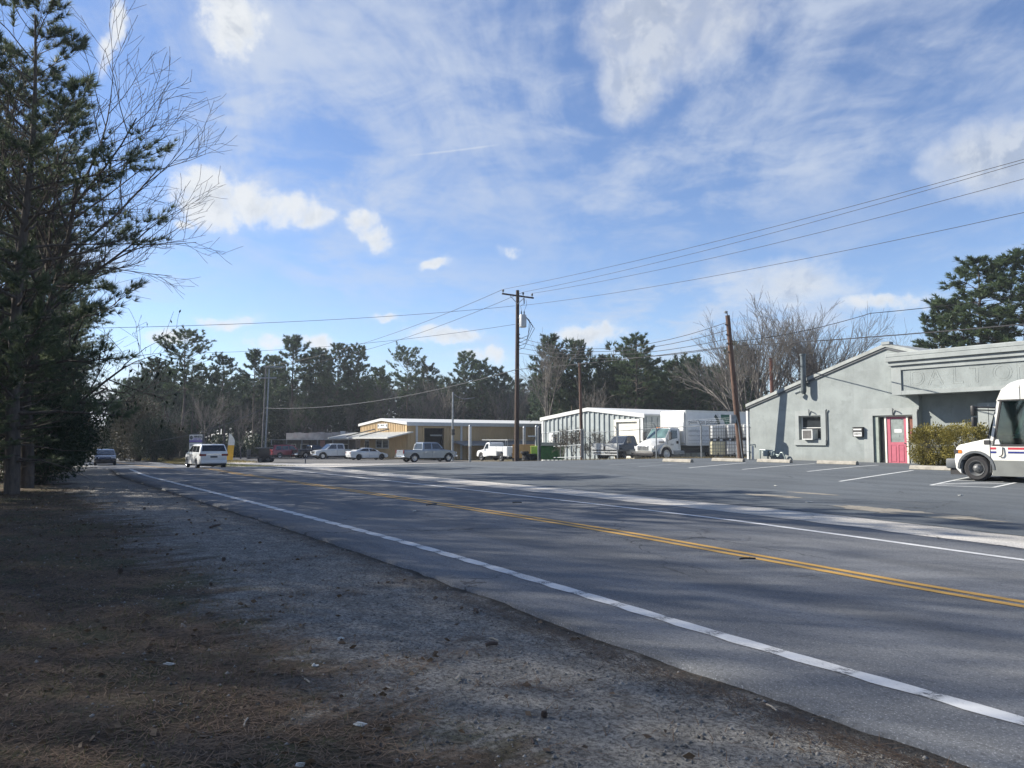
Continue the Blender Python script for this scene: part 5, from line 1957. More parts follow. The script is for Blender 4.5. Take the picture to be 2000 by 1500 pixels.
        mb.path([(-1.45, sg * 1.08, 2.1), (-1.35, sg * 1.35, 2.12), (-1.35, sg * 1.35, 1.55), (-1.45, sg * 1.08, 1.5)], 0.025, 6)
        mb.build('mirror_arm', M['black_plastic'], cab)
        MB().box(-1.42, -1.30, sg * 1.36 - 0.12, sg * 1.36 + 0.12, 1.55, 2.1).build('mirror', M['black_plastic'], cab, bevel=0.03)
        MB().box(-3.0, -1.9, sg * 1.0 - 0.18, sg * 1.0 + 0.18, 0.42, 0.74).build('fuel_tank', M['steel'], root, bevel=0.06, seg=2)
    gr = MB().box(0.06, 0.10, -0.58, 0.58, 0.74, 1.09).build('grille', M['chrome'], hood, bevel=0.02)
    for i in range(6):
        MB().box(0.10, 0.115, -0.55, 0.55, 0.77 + i * 0.052, 0.79 + i * 0.052).build('slat', M['dark_grey'], gr)
    MB().box(-0.35, 0.20, -1.15, 1.15, 0.36, 0.68).build('front_bumper', M['black_plastic'], root, bevel=0.08, seg=2, smooth=True)
    MB().box(-10.4, -0.6, -0.45, 0.45, 0.55, 0.85).box(bx0, bx1, -0.5, 0.5, 0.86, bz0 - 0.003).build('chassis', M['black_plastic'], root)
    MB().box(bx0 - 0.2, bx0 - 0.01, -1.2, 1.2, 0.55, 0.75).build('rear_bumper', M['steel'], root)
    add_wheels(root, [-1.15, -8.2], 1.02, wr, 0.32, 5, 'steel')
    for o in root.children:
        if o.name.startswith('wheel'):
            for q in o.children:
                if q.name.startswith('rim'):
                    q.data.materials.clear()
                    q.data.materials.append(M['white_paint'])
    return root


box_truck()


def postal_truck():
    wheel = ground_px(1912, 940)
    hd = HD_AL
    rot = Matrix.Rotation(hd, 3, 'Z')
    W = 2.1
    off = rot @ Vector((-0.87, W / 2 - 0.12, 0))
    root = place((wheel.x - off.x, wheel.y - off.y, g(wheel.x, wheel.y) + 0.012), hd, 'mail_truck', 'white postal delivery van with red and blue stripes at the right edge of the lot', 'delivery van')
    Wm = paint('postal_white', (0.62, 0.62, 0.585), 0.35)
    wr = 0.36
    h = W / 2
    # nose: sides with arch, hood slope
    wx = {-0.87: wr, -4.05: wr}
    top = [(-5.7, 0.2), (-5.7, 1.0), (-1.55, 1.0), (-1.50, 1.20), (-1.14, 1.20), (-0.42, 1.03), (-0.33, 0.95), (-0.27, 0.62), (-0.30, 0.36)]
    body('body', top, 0.20, wx, wr + 0.085, W, Wm, root, 0.05, 0.0)
    # upper shell: tall cab and cargo body, windows cut out as separate glass; built from panels so the glass is clear
    t = 0.05
    z0, zr = 1.0, 2.86
    sh = MB()
    def side_prism(pts, y0, y1):
        sh.prism(pts, 'y', y0, y1)
    for sg in (1, -1):
        ya, yb = (h - t, h) if sg > 0 else (-h, -h + t)
        side_prism([(-1.24, z0), (-1.32, z0), (-1.56, 2.26), (-1.50, 2.30)], ya, yb)      # A pillar
        side_prism([(-2.95, z0), (-3.15, z0), (-3.15, 2.30), (-2.95, 2.30)], ya, yb)      # B pillar
        side_prism([(-1.47, 2.262), (-3.15, 2.262), (-3.15, zr - 0.16), (-1.80, zr - 0.16), (-1.62, 2.60)], ya, yb)
        side_prism([(-3.152, z0), (-5.7, z0), (-5.7, zr - 0.16), (-3.152, zr - 0.16)], ya, yb)
    # roof cap, rounded at the front and along the edges
    sh.box(-5.7, -5.65, -h + t, h - t, z0, zr - 0.16)
    shell = sh.build('cab_shell', Wm, root)
    rb = bmesh.new()
    rings = []
    for x, zt, zl in ((-1.50, 2.30, 2.29), (-1.56, 2.48, 2.29), (-1.64, 2.66, 2.40), (-1.78, 2.78, 2.52), (-2.0, 2.85, 2.62), (-2.4, 2.87, 2.66), (-5.70, 2.87, 2.66)):
        prof2 = [(-h - 0.004, zl), (-h - 0.004, zt - (zt - zl) * 0.55), (-h + 0.05, zt - (zt - zl) * 0.2), (-h + 0.2, zt), (h - 0.2, zt), (h - 0.05, zt - (zt - zl) * 0.2), (h + 0.004, zt - (zt - zl) * 0.55), (h + 0.004, zl)]
        rings.append([rb.verts.new((x, y, z)) for y, z in prof2])
    for a, b in zip(rings[:-1], rings[1:]):
        for i in range(8):
            rb.faces.new((a[i], a[(i + 1) % 8], b[(i + 1) % 8], b[i]))
    rb.faces.new(rings[0])
    rb.faces.new(rings[-1][::-1])
    bmesh.ops.recalc_face_normals(rb, faces=rb.faces[:])
    for f in rb.faces:
        f.smooth = True
    me = bpy.data.meshes.new('roof_cap')
    rb.to_mesh(me)
    rb.free()
    try:
        me.set_sharp_from_angle(angle=R(50))
    except Exception:
        pass
    roof = link('roof_cap', me, root, Wm)
    for x in (-2.08, -3.4):
        MB().box(x - 0.006, x + 0.006, -h - 0.008, h + 0.008, 2.30, 2.70).build('roof_seam', M['dark_grey'], roof)
    # dark gasket line under the roof cap, window glass
    for sg in (1, -1):
        y = sg * (h + 0.004)
        MB().box(-3.15, -1.52, y - 0.006, y + 0.006, 2.262, 2.30).build('rain_gutter', M['black_plastic'], roof)
        mb = MB()
        mb.prism([(-1.34, 0.985), (-2.95, 0.985), (-2.95, 2.25), (-1.58, 2.25)], 'y', sg * (h - 0.03), sg * (h - 0.015))
        mb.build('side_window', M['glass_green'], root)
        gk = MB()
        for pts in ([(-1.32, z0 + 0.001), (-1.37, z0 + 0.001), (-1.61, 2.258), (-1.56, 2.258)], [(-1.372, z0 + 0.001), (-2.95, z0 + 0.001), (-2.95, z0 + 0.05), (-1.38, z0 + 0.05)]):
            gk.prism(pts, 'y', sg * (h - 0.045), sg * (h + 0.003))
        gk.build('window_gasket', M['black_plastic'], root)
        # stripes, red over blue
        for x0, x1 in ((-1.42, -1.27), (-5.7, -1.72)):
            MB().box(x0, x1, y - 0.002, y + 0.002, 0.905, 0.965).build('red_stripe', mat('postal_red', (0.40, 0.03, 0.045), 0.4, var=0), root)
            MB().box(x0, x1, y - 0.002, y + 0.002, 0.80, 0.855).build('blue_stripe', mat('postal_blue', (0.015, 0.025, 0.16), 0.4, var=0), root)
        MB().box(-5.7, -1.30, y - 0.004, y + 0.012, 0.16, 0.60).build('lower_cladding', mat('grey_cladding', (0.13, 0.14, 0.14), 0.6, var=0.08), root, bevel=0.006) if sg < 0 else None
        # door outline, handle and its guard
        for x in (-1.26, ):
            MB().box(x - 0.006, x + 0.006, y - 0.004, y + 0.006, 0.25, 2.2).build('door_seam', M['dark_grey'], root)
        MB().path([(-1.60, y + sg * 0.02, 0.97), (-1.60, y + sg * 0.04, 0.78), (-1.56, y + sg * 0.045, 0.72), (-1.50, y + sg * 0.03, 0.71)], 0.018, 6).build('door_handle', M['black_plastic'], root)
        # arch trim
        ar = MB()
        n = 12
        for wx_ in wx:
            for i in range(n):
                a, b = math.pi * i / n * 1.02 - 0.02, math.pi * (i + 1) / n * 1.02 - 0.02
                q = [(wx_ + r_ * math.cos(t_), wr + r_ * math.sin(t_)) for r_, t_ in ((wr + 0.08, a), (wr + 0.145, a), (wr + 0.145, b), (wr + 0.08, b))]
                ar.prism(q, 'y', y - 0.03, y + 0.03)
        ar.build('wheel_arch_trim', M['dark_grey'], root)
        # headlight wraps the corner
        MB().box(-0.50, -0.262, sg * (h - 0.03) - 0.05, sg * (h - 0.03) + 0.035, 0.76, 0.90).build('headlight', M['black_plastic'], root, bevel=0.02)
        MB().box(-0.49, -0.40, sg * (h + 0.008) - 0.004, sg * (h + 0.008) + 0.006, 0.79, 0.87).build('turn_signal', M['amber'], root)
        # mirrors on arms ahead of the door
        mb = MB()
        mb.path([(-1.45, sg * (h - 0.02), 2.08), (-1.2, sg * (h + 0.18), 2.10), (-1.0, sg * (h + 0.25), 2.10)], 0.022, 6)
        mb.path([(-1.44, sg * (h - 0.02), 2.0), (-1.0, sg * (h + 0.25), 2.03)], 0.018, 6)
        arm = mb.build('mirror_arm', M['black_plastic'], root)
        MB().box(-1.03, -0.93, sg * (h + 0.25) - 0.10, sg * (h + 0.25) + 0.10, 1.86, 2.15).build('mirror', M['black_plastic'], arm, bevel=0.03, seg=2, smooth=True)
        MB().box(-1.03, -0.94, sg * (h + 0.25) - 0.11, sg * (h + 0.25) + 0.11, 1.55, 1.83).build('mirror', M['black_plastic'], arm, bevel=0.04, seg=2, smooth=True)
        MB().box(-1.28, -1.10, sg * (h + 0.005) - 0.03, sg * (h + 0.005) + 0.02, 1.04, 1.17).build('camera_pod', M['black_plastic'], root, bevel=0.02)
    # lower cladding on the visible side, stopping at the wheel openings
    cl = mat('grey_side_cladding', (0.135, 0.145, 0.14), 0.6, var=0.10)
    MB().box(-3.58, -1.30, h - 0.002, h + 0.014, 0.16, 0.60).build('lower_cladding', cl, root, bevel=0.006)
    # windshield
    mb = MB()
    mb.prism([(-1.17, 1.19), (-1.155, 1.19), (-1.49, 2.30), (-1.505, 2.30)], 'y', -h + 0.06, h - 0.06)
    mb.build('windshield', M['glass_green'], root)
    MB().prism([(-1.05, 1.17), (-1.15, 1.215), (-1.3, 1.215), (-1.3, 1.0)], 'y', -h + 0.06, h - 0.06).build('cowl', M['black_plastic'], root)
    # bumper and dark skirt
    MB().box(-0.50, 0.0, -h + 0.02, h - 0.02, 0.34, 0.63).build('front_bumper', M['dark_grey'], root, bevel=0.05, seg=2, smooth=True)
    MB().box(-0.56, -0.10, -h + 0.10, h - 0.10, 0.16, 0.335).build('bumper_skirt', M['black_plastic'], root)
    MB().box(-0.292, -0.262, -0.6, 0.6, 0.66, 0.86).build('grille', M['black_plastic'], root)
    MB().box(-5.5, -0.6, -0.7, 0.7, 0.18, 0.42).build('chassis', M['black_plastic'], root)
    # interior: floor, seat, dash, tray with parcels, bulkhead
    MB().box(-3.1, -1.25, -h + 0.08, h - 0.08, 0.93, 1.005).build('cab_floor', M['interior'], root)
    MB().box(-1.75, -1.28, -h + 0.1, h - 0.1, 1.008, 1.32).build('dashboard', M['interior'], root, bevel=0.05, seg=2)
    st = MB().box(-2.75, -2.2, -0.75, -0.2, 1.008, 1.2).build('seat', M['interior'], root, bevel=0.05, seg=2)
    MB().box(-2.85, -2.7, -0.75, -0.2, 1.203, 1.95).build('seat_back', M['interior'], st, bevel=0.05, seg=2)
    MB().lathe([(0.17, -0.012), (0.19, 0.0), (0.17, 0.012)], 'x', 16, (-1.85, -0.45, 1.45)).build('steering_wheel', M['black_plastic'], root)
    tr = MB().box(-2.55, -1.78, 0.1, 0.85, 1.22, 1.27).build('mail_tray', mat('tray_green', (0.30, 0.38, 0.32), 0.6), root)
    for i, (x, y_, hh) in enumerate(((-2.4, 0.3, 0.08), (-2.15, 0.5, 0.05), (-1.95, 0.35, 0.07))):
        MB().box(x, x + 0.2, y_, y_ + 0.3, 1.272, 1.272 + hh).build('parcel', M['white_paint'], tr)
    MB().tube((-2.05, 0.62, 1.272), (-2.05, 0.62, 1.42), 0.05, 0.06, 12).build('paper_cup', M['white_paint'], tr)
    MB().box(-3.14, -3.09, -h + 0.06, h - 0.06, 1.0, 2.6).build('bulkhead', M['interior'], root)
    tm, me = wheel_meshes(wr, 0.26, 5, 'steel')
    add_wheels(root, [-0.87, -4.05], h - 0.14, wr, 0.26, 5, 'steel')
    return root


postal_truck()

# ================================================================== poles, wires, fence, yard things
def pole_tube(mb, p0, p1, r0, r1, n=12):
    return mb.tube(p0, p1, r0, r1, n)


def wire(name, label, pts_pairs, r, m=None, cat='power line', group=None):
    """one hanging wire; pts_pairs = list of (a, b, sag) spans"""
    mb = MB()
    for a, b, sag in pts_pairs:
        a, b = Vector(a), Vector(b)
        n = 14
        pr = a
        for i in range(1, n + 1):
            t = i / n
            p = a.lerp(b, t)
            p.z -= sag * 4 * t * (1 - t)
            mb.tube(pr, p, r, r, 5, cap=False)
            pr = p
    o = mb.build(name, m or M['wire'])
    return tag(o, label, cat, group)


# --- main utility pole with cross-arm and transformer
PY = 56.0
pb = gat(1009, PY)
top_z = at(1010, 571, PY).z
mp = thing('utility_pole', 'tall dark utility pole with cross-arm and grey transformer in the middle', 'utility pole', (pb.x, pb.y, pb.z))
H = top_z - pb.z
MB().tube((0, 0, -0.6), (0.08, 0, H + 0.15), 0.19, 0.125, 14).build('pole', M['wood_pole'], mp, smooth=True)
arm_d = Vector((0.97, 0.24, 0))
arm_d.normalize()
az_ = H - 0.28
A0, A1 = arm_d * -1.18 + Vector((0.08, -0.16, az_ + 0.10)), arm_d * 1.22 + Vector((0.08, -0.16, az_ - 0.12))
arm = MB()
arm.tube(A0, A1, 0.075, 0.075, 4)
armo = arm.build('cross_arm', M['wood_pole'], mp)
for sg in (-1, 1):
    MB().tube(arm_d * (0.62 * sg) + Vector((0.08, -0.2, az_ - 0.02 * sg)), Vector((0.08, -0.2, az_ - 0.62)), 0.025, 0.025, 6).build('brace', M['steel'], mp)
ins = {}
for nm, t in (('a', -1.10), ('b', 0.42), ('c', 1.10)):
    p = arm_d * t + Vector((0.08, -0.16, az_ - 0.09 * t + 0.06))
    MB().lathe([(0.02, 0), (0.03, 0.08), (0.08, 0.10), (0.05, 0.14), (0.085, 0.17), (0.06, 0.24), (0.02, 0.26)], 'z', 12, p).build('insulator', M['dark_grey'], armo, smooth=True)
    ins[nm] = Vector((pb.x, pb.y, pb.z)) + p + Vector((0, 0, 0.26))
MB().tube((0.55, -0.1, az_ - 0.2), (0.56, -0.1, az_ - 0.62), 0.05, 0.03, 8).build('fused_cutout', M['dark_grey'], mp)
tz = at(1020, 640, PY).z - pb.z
tr = MB()
tr.lathe([(0.20, 0.0), (0.27, 0.04), (0.27, 0.86), (0.24, 0.93), (0.05, 0.97)], 'z', 20, (0.46, -0.12, tz))
trn = tr.build('transformer', mat('transformer_grey', (0.42, 0.44, 0.45), 0.45, var=0.08), mp, smooth=True)
for a in (-0.1, 0.1):
    MB().lathe([(0.03, 0), (0.05, 0.05), (0.03, 0.10), (0.05, 0.15), (0.02, 0.30)], 'z', 10, (0.46 + a, -0.12, tz + 0.94)).build('bushing', M['dark_grey'], trn, smooth=True)
MB().box(0.10, 0.22, -0.2, -0.02, tz + 0.2, tz + 0.3).box(0.10, 0.22, -0.2, -0.02, tz + 0.65, tz + 0.75).build('bracket', M['steel'], trn)
jw = MB()
jw.path([(0.36, -0.12, tz + 1.2), (0.30, -0.15, tz + 1.6), (0.55, -0.12, az_ - 0.6)], 0.012, 5)
jw.path([(0.56, -0.12, tz + 1.2), (0.75, -0.1, tz + 1.7), (0.7, -0.12, az_ - 0.3)], 0.012, 5)
for i in range(4):
    jw.path([(0.6, -0.2, tz + 0.85), (0.95 + 0.12 * i, -0.3, tz + 0.5 - 0.2 * i), (0.85 - 0.1 * i, -0.2, tz - 0.6 - 0.3 * i), (0.15, -0.15, tz - 0.9 - 0.25 * i)], 0.018, 5)
jw.build('jumper_wires', M['wire'], mp)
for i in range(4):
    MB().lathe([(0.04, 0), (0.055, 0.04), (0.04, 0.09)], 'z', 8, (0.20, -0.1, tz - 0.55 - 0.28 * i)).build('spool', M['dark_grey'], mp)
MPX = Vector((pb.x, pb.y, pb.z))


def along(pt, k_, dz=0.0):
    """a point k metres nearer along the road line (towards the camera side, to the right)"""
    return Vector((pt.x + SB * k_, pt.y - CB * k_, pt.z + dz))


# next pole stands out of frame to the right
wire('power_line', 'topmost power line running from the tall pole to the upper right', [(ins['a'], along(ins['a'], 48, -0.5), 0.55)], 0.012)
wire('power_line', 'second power line just under the topmost at upper right', [(ins['b'], along(ins['b'], 48, 0.35), 0.65)], 0.012)
wire('power_line', 'third power line from the tall pole cross-arm to the right', [(ins['c'], along(ins['c'], 48, 0.0), 0.8)], 0.012)
nt = MPX + Vector((0.15, -0.1, az_ - 0.75))
wire('power_line', 'thin neutral line well below the three upper power lines at right', [(nt, along(nt, 48, -1.0), 0.7)], 0.012)
# to the left: along the road to the twin pole, and two across to the trees
tp = gat(512, 82)
TPH = at(516, 716, 82).z
wire('power_line', 'power line from left end of cross-arm sloping down to the twin pole', [(ins['a'], (tp.x, tp.y, TPH), 0.8)], 0.016)
wire('power_line', 'power line from middle of cross-arm sloping down to the twin pole', [(ins['b'], (tp.x + 0.7, tp.y, TPH - 0.3), 0.9)], 0.016)
e1 = MPX + Vector((-0.1, -0.15, at(1005, 598, PY).z - pb.z))
wire('power_line', 'long thin line from the tall pole across the sky to the left pines', [(e1, at(180, 641, 36), 0.25)], 0.012)
e2 = MPX + Vector((-0.1, -0.15, at(1005, 634, PY).z - pb.z))
wire('power_line', 'lower long thin line from the tall pole towards the left tree line', [(e2, at(330, 690, 60), 0.5)], 0.012)
# the heavy communications cable that crosses the whole view
k0 = Vector((pb.x, pb.y - 0.2, at(1010, 722, PY).z))
wire('telephone_cable', 'thick black telephone cable passing in front of the leaning pole', [(k0, at(1437, 675, 40.2), 0.10), (at(1437, 675, 40.2), at(1437, 675, 40.2).lerp(at(2080, 603, 22.5), 2.2), 0.35)], 0.022, cat='cable')
wire('telephone_cable', 'pale sagging cable from the tall pole down to the twin pole', [(k0, at(515, 797, 82), 0.9)], 0.03, M['wire_light'], cat='cable')
wire('telephone_cable', 'pale cable from the twin pole down to the left behind the roadside sign', [(at(515, 797, 82), at(300, 862, 70), 0.5)], 0.03, M['wire_light'], cat='cable')
wire('power_line', 'line reaching from the leaning pole to the right-hand pines', [(at(1424, 668, 40.2), at(1700, 612, 36), 0.2), (at(1700, 612, 36), at(1700, 612, 36).lerp(at(1990, 566, 33), 2.6), 0.3)], 0.016)

# --- leaning pole beside the totes
_a, _b = ray(1447, 890)
lb = gat(1447, 32.1 / (CB * _a + SB))
YL = lb.y
lt = at(1421, 616, YL - 0.4)
lp = thing('leaning_pole', 'brown leaning wooden pole standing in front of the white totes', 'utility pole', (lb.x, lb.y, lb.z))
q = Vector((lt.x - lb.x, lt.y - lb.y, lt.z - lb.z))
M['wood_brown'] = mat('weathered_brown_pole', (0.105, 0.062, 0.045), 0.9, var=0.4, vscale=5, bump=0.5, bscale=20, stretch=(3, 3, 0.3))
MB().tube(q * -0.06, q, 0.165, 0.115, 14).build('pole', M['wood_brown'], lp, smooth=True)
MB().tube(q, q + Vector((-0.02, 0, 0.12)), 0.03, 0.03, 6).lathe([(0.03, 0.10), (0.09, 0.13), (0.10, 0.2), (0.03, 0.24)], 'z', 10, q + Vector((-0.08, 0, 0))).build('photocell_lamp', M['steel'], lp, smooth=True)
for i, f_ in enumerate((0.93, 0.86, 0.80, 0.74)):
    c_ = q * f_
    MB().lathe([(0.03, 0), (0.05, 0.04), (0.03, 0.09)], 'z', 8, c_ + Vector((-0.16, -0.03, 0))).build('spool', M['dark_grey'], lp)
mtr = q * 0.27
MB().box(mtr.x - 0.42, mtr.x - 0.12, mtr.y - 0.25, mtr.y - 0.05, mtr.z - 0.15, mtr.z + 0.30).build('meter_box', M['steel'], lp, bevel=0.03)
MB().path([(mtr.x - 0.12, mtr.y - 0.2, mtr.z + 0.2), (mtr.x + 0.0, mtr.y - 0.2, mtr.z - 0.3), (0.02, -0.18, 0.1)], 0.03, 6).build('conduit', M['steel'], lp)
LTW = Vector((lb.x, lb.y, lb.z)) + q
for i, (f_, zz, lab) in enumerate(((0.955, -0.75, 'top'), (0.90, -1.1, 'second'), (0.84, -1.5, 'third'), (0.78, -1.9, 'lowest'))):
    a = MPX + Vector((0.2, -0.15, tz + zz))
    b = Vector((lb.x, lb.y, lb.z)) + q * f_
    wire('service_drop', lab + ' of the four service wires between tall pole and leaning pole', [(a, b, 1.1 - 0.2 * i)], 0.016, cat='service wire', group='service wires from tall pole to leaning pole')
# --- slender mid pole in front of the corrugated building
b1 = gat(1137, 59)
m1 = thing('wooden_pole', 'slender brown wooden pole in front of the corrugated building', 'utility pole', (b1.x, b1.y, b1.z))
t1 = at(1132, 709, 59)
MB().tube((0, 0, -0.4), (t1.x - b1.x, 0, t1.z - b1.z), 0.15, 0.09, 12).build('pole', M['wood_brown'], m1, smooth=True)
MB().lathe([(0.03, 0), (0.05, 0.05), (0.03, 0.1)], 'z', 8, (t1.x - b1.x - 0.14, 0, t1.z - b1.z - 0.3)).build('spool', M['dark_grey'], m1)
# --- grey lamp post by the tan building
b2 = gat(884, 84)
l2 = thing('lamp_post', 'thin grey lamp post with two dark fittings before the tan building', 'lamp post', (b2.x, b2.y, b2.z))
t2 = at(883, 766, 84)
MB().tube((0, 0, -0.3), (0, 0, t2.z - b2.z), 0.14, 0.09, 12).build('pole', M['steel'], l2, smooth=True)
MB().path([(0, 0, t2.z - b2.z - 0.1), (0.5, 0, t2.z - b2.z - 0.5), (1.2, 0, t2.z - b2.z - 0.75), (2.4, 0, t2.z - b2.z - 0.6)], 0.03, 5).build('lamp_arm', M['steel'], l2)
for z in (841, 847):
    zz = at(884, z, 84).z - b2.z
    MB().lathe([(0.02, -0.18), (0.2, -0.14), (0.2, 0.14), (0.02, 0.18)], 'z', 10, (0.05, -0.2, zz)).build('fitting', M['black_plastic'], l2, smooth=True)
# --- twin pole with rack by the trailer
tw = thing('twin_pole', 'grey double utility pole standing beside the flat trailer', 'utility pole', (tp.x, tp.y, tp.z))
for dx, top in ((0.1, 716), (0.42, 720)):
    MB().tube((dx - 0.15, 0.1 * dx, -0.4), (dx + 0.12, 0.1 * dx, at(516, top, 82).z - tp.z), 0.10, 0.075, 12).build('pole', M['steel'] if dx > 0.3 else mat('grey_weathered_pole', (0.13, 0.13, 0.13), 0.9, var=0.3), tw, smooth=True)
for v_ in (716.5, 738):
    zz = at(516, v_, 82).z - tp.z
    MB().box(-0.6 if v_ > 730 else 0.0, 1.4 if v_ > 730 else 2.2, -0.2, -0.1, zz - 0.08, zz + 0.05).build('cross_arm', M['steel'], tw)
# small far pole between the trees
b3 = gat(287, 100)
l3 = thing('small_far_pole', 'small grey pole with short cross-arm among the left shrubs', 'utility pole', (b3.x, b3.y, b3.z))
t3 = at(287, 815, 100).z - b3.z
MB().tube((0, 0, -0.3), (0, 0, t3), 0.13, 0.09, 10).build('pole', mat('pale_pole', (0.25, 0.25, 0.25), 0.9), l3)
MB().box(-0.9, 0.2, -0.1, 0.0, t3 - 0.15, t3 - 0.03).build('cross_arm', M['steel'], l3)

# --- steel bollard posts at the drive entrance
for (u, vt, Y, lab) in ((918, 831, 74, 'white and grey steel post left of the service truck'), (1024, 834, 66, 'round-topped grey steel gate post right of the tall pole'), (1053, 834, 62, 'dark steel gate post beside the green dumpster'), (1048, 832, 63.5, 'pale gate post with short arm beside the green dumpster')):
    b = gat(u, Y)
    h_ = at(u, vt, Y).z - b.z
    o = thing('gate_post', lab, 'post', (b.x, b.y, b.z))
    m_ = M['dark_grey'] if 'dark' in lab else M['steel']
    MB().tube((0, 0, -0.3), (0, 0, h_ - 0.06), 0.13, 0.13, 12).build('post', m_, o, smooth=True)
    MB().lathe([(0.13, h_ - 0.057), (0.11, h_ + 0.02), (0.05, h_ + 0.07), (0.01, h_ + 0.08)], 'z', 12).build('cap', m_, o, smooth=True)
    if 'short arm' in lab:
        MB().box(-0.7, 0.12, -0.05, 0.05, h_ - 0.9, h_ - 0.78).build('arm', M['white_paint'], o)
    if 'white and grey' in lab:
        MB().tube((0, 0, h_ - 2.0), (0, 0, h_ - 0.10), 0.137, 0.137, 12).build('white_sleeve', M['white_paint'], o, smooth=True)


# --- chain-link fence
def build_fence():
    P = 37.0
    us = [1139, 1206, 1282, 1370, 1440]
    pts = []
    for u in us:
        a, b = ray(u, 880)
        Y = P / (CB * a + SB)
        pts.append(Vector((a * Y, Y, g(a * Y, Y))))
    o0 = pts[0]
    root = thing('chain_link_fence', 'galvanised chain-link fence with barbed-wire arms along the back of the lot', 'fence', o0)
    hts = [at(1139, 839, pts[0].y).z - pts[0].z] + [at(u, 843, p.y).z - p.z for u, p in zip(us[1:], pts[1:])]
    hh = 2.05
    for i, p in enumerate(pts):
        q_ = p - o0
        MB().tube(q_ + Vector((0, 0, -0.3)), q_ + Vector((0, 0, hh + (0.3 if i == 0 else 0))), 0.045 if i else 0.06, 0.045 if i else 0.06, 10).build('post', M['steel'], root, smooth=True)
        if i:
            MB().tube(q_ + Vector((0, 0, hh)), q_ + Vector((-0.22, -0.12, hh + 0.36)), 0.03, 0.025, 8).build('barbed_wire_arm', M['steel'], root)
    rl = MB()
    for a, b in zip(pts[:-1], pts[1:]):
        rl.tube(a - o0 + Vector((0, 0, hh - 0.02)), b - o0 + Vector((0, 0, hh - 0.02)), 0.025, 0.025, 6)
    rl.build('top_rail', M['steel'], root)
    bw = MB()
    for k_ in (0.4, 0.7, 1.0):
        o_ = Vector((-0.22 * k_, -0.12 * k_, hh + 0.36 * k_))
        for a, b in zip(pts[1:-1], pts[2:]):
            bw.tube(a - o0 + o_, b - o0 + o_, 0.006, 0.006, 4)
    bw.build('barbed_wire', M['steel'], root)
    lk = MB()
    for a, b in zip(pts[:-1], pts[1:]):
        d = (b - a)
        L = math.hypot(d.x, d.y)
        n = int(L / 0.22)
        for i in range(-10, n):
            for sg in (1, -1):
                # diagonal wire clipped to the panel
                x0, z0 = i * 0.22, 0.05
                x1, z1 = x0 + hh - 0.1, hh - 0.05
                if sg < 0:
                    z0, z1 = z1, z0
                t0, t1 = max(0, -x0 / (x1 - x0)), min(1, (L - x0) / (x1 - x0))
                if t1 <= t0:
                    continue
                pa = a - o0 + d * ((x0 + (x1 - x0) * t0) / L) + Vector((0, 0, z0 + (z1 - z0) * t0))
                pb_ = a - o0 + d * ((x0 + (x1 - x0) * t1) / L) + Vector((0, 0, z0 + (z1 - z0) * t1))
                lk.tube(pa, pb_, 0.0020, 0.0020, 3, cap=False)
    lk.build('chain_link', M['steel'], root)['kind'] = 'stuff'
    # gate leaf swung open towards the corrugated building
    gt = thing('yard_gate', 'wide galvanised pipe gate left of the chain-link fence', 'gate', o0 + Vector((-0.15, 0, 0)))
    e = gat(1058, 64) - (o0 + Vector((-0.15, 0, 0)))
    z0, zm, z1 = 0.25, 1.15, hh + 0.25
    for nm, zz in (('bottom_rail', z0), ('middle_rail', zm), ('top_rail', z1)):
        MB().tube((0, 0, zz), (e.x, e.y, e.z + zz), 0.035, 0.035, 8).build(nm, M['steel'], gt)
    for t in (0.0, 0.5, 1.0):
        MB().tube((e.x * t, e.y * t, e.z * t + z0), (e.x * t, e.y * t, e.z * t + z1), 0.035, 0.035, 8).build('upright', M['steel'], gt)


build_fence()


# --- intermediate bulk containers: tank in a wire cage on a pallet
def make_tote(label, cat, tank_m):
    root = thing('bulk_container', label, cat, group='caged liquid containers beside the leaning pole')
    w, d, z0, z1 = 0.53, 0.50, 0.17, 1.14
    pal = MB()
    for y in (-0.42, 0.0, 0.42):
        for x in (-0.44, 0.0, 0.44):
            pal.box(x - 0.07, x + 0.07, y - 0.07, y + 0.07, 0.02, 0.13)
    pal.box(-w, w, -d, d, 0.132, 0.165).box(-w, w, -d, -d + 0.1, 0.0, 0.02).box(-w, w, d - 0.1, d, 0.0, 0.02)
    pal.build('pallet', M['black_plastic'], root)
    tk = MB().box(-w + 0.03, w - 0.03, -d + 0.03, d - 0.03, z0, z1).build('tank', tank_m, root, bevel=0.09, seg=3, smooth=True)
    MB().lathe([(0.11, z1 + 0.002), (0.11, z1 + 0.05), (0.02, z1 + 0.055)], 'z', 14).build('lid', M['black_plastic'], tk)
    MB().tube((0.0, -d + 0.05, 0.27), (0.0, -d - 0.06, 0.24), 0.05, 0.045, 10).build('valve', M['black_plastic'], tk)
    cg = MB()
    r = 0.011
    for z in (z0, 0.41, 0.65, 0.89, z1):
        cg.box(-w - r, w + r, -d - 2 * r, -d, z - r, z + r).box(-w - r, w + r, d, d + 2 * r, z - r, z + r)
        cg.box(-w - 2 * r, -w, -d, d, z - r, z + r).box(w, w + 2 * r, -d, d, z - r, z + r)
    for i in range(7):
        x = -w + 0.02 + i * (2 * w - 0.04) / 6
        cg.box(x - r, x + r, -d - 4.2 * r, -d - 2.1 * r, z0, z1).box(x - r, x + r, d + 2.1 * r, d + 4.2 * r, z0, z1)
    for i in range(6):
        y = -d + 0.02 + i * (2 * d - 0.04) / 5
        cg.box(-w - 4.2 * r, -w - 2.1 * r, y - r, y + r, z0, z1).box(w + 2.1 * r, w + 4.2 * r, y - r, y + r, z0, z1)
    cg.build('cage', mat('cage_wire', (0.16, 0.17, 0.18), 0.5, metal=0.5, var=0), root)
    return root


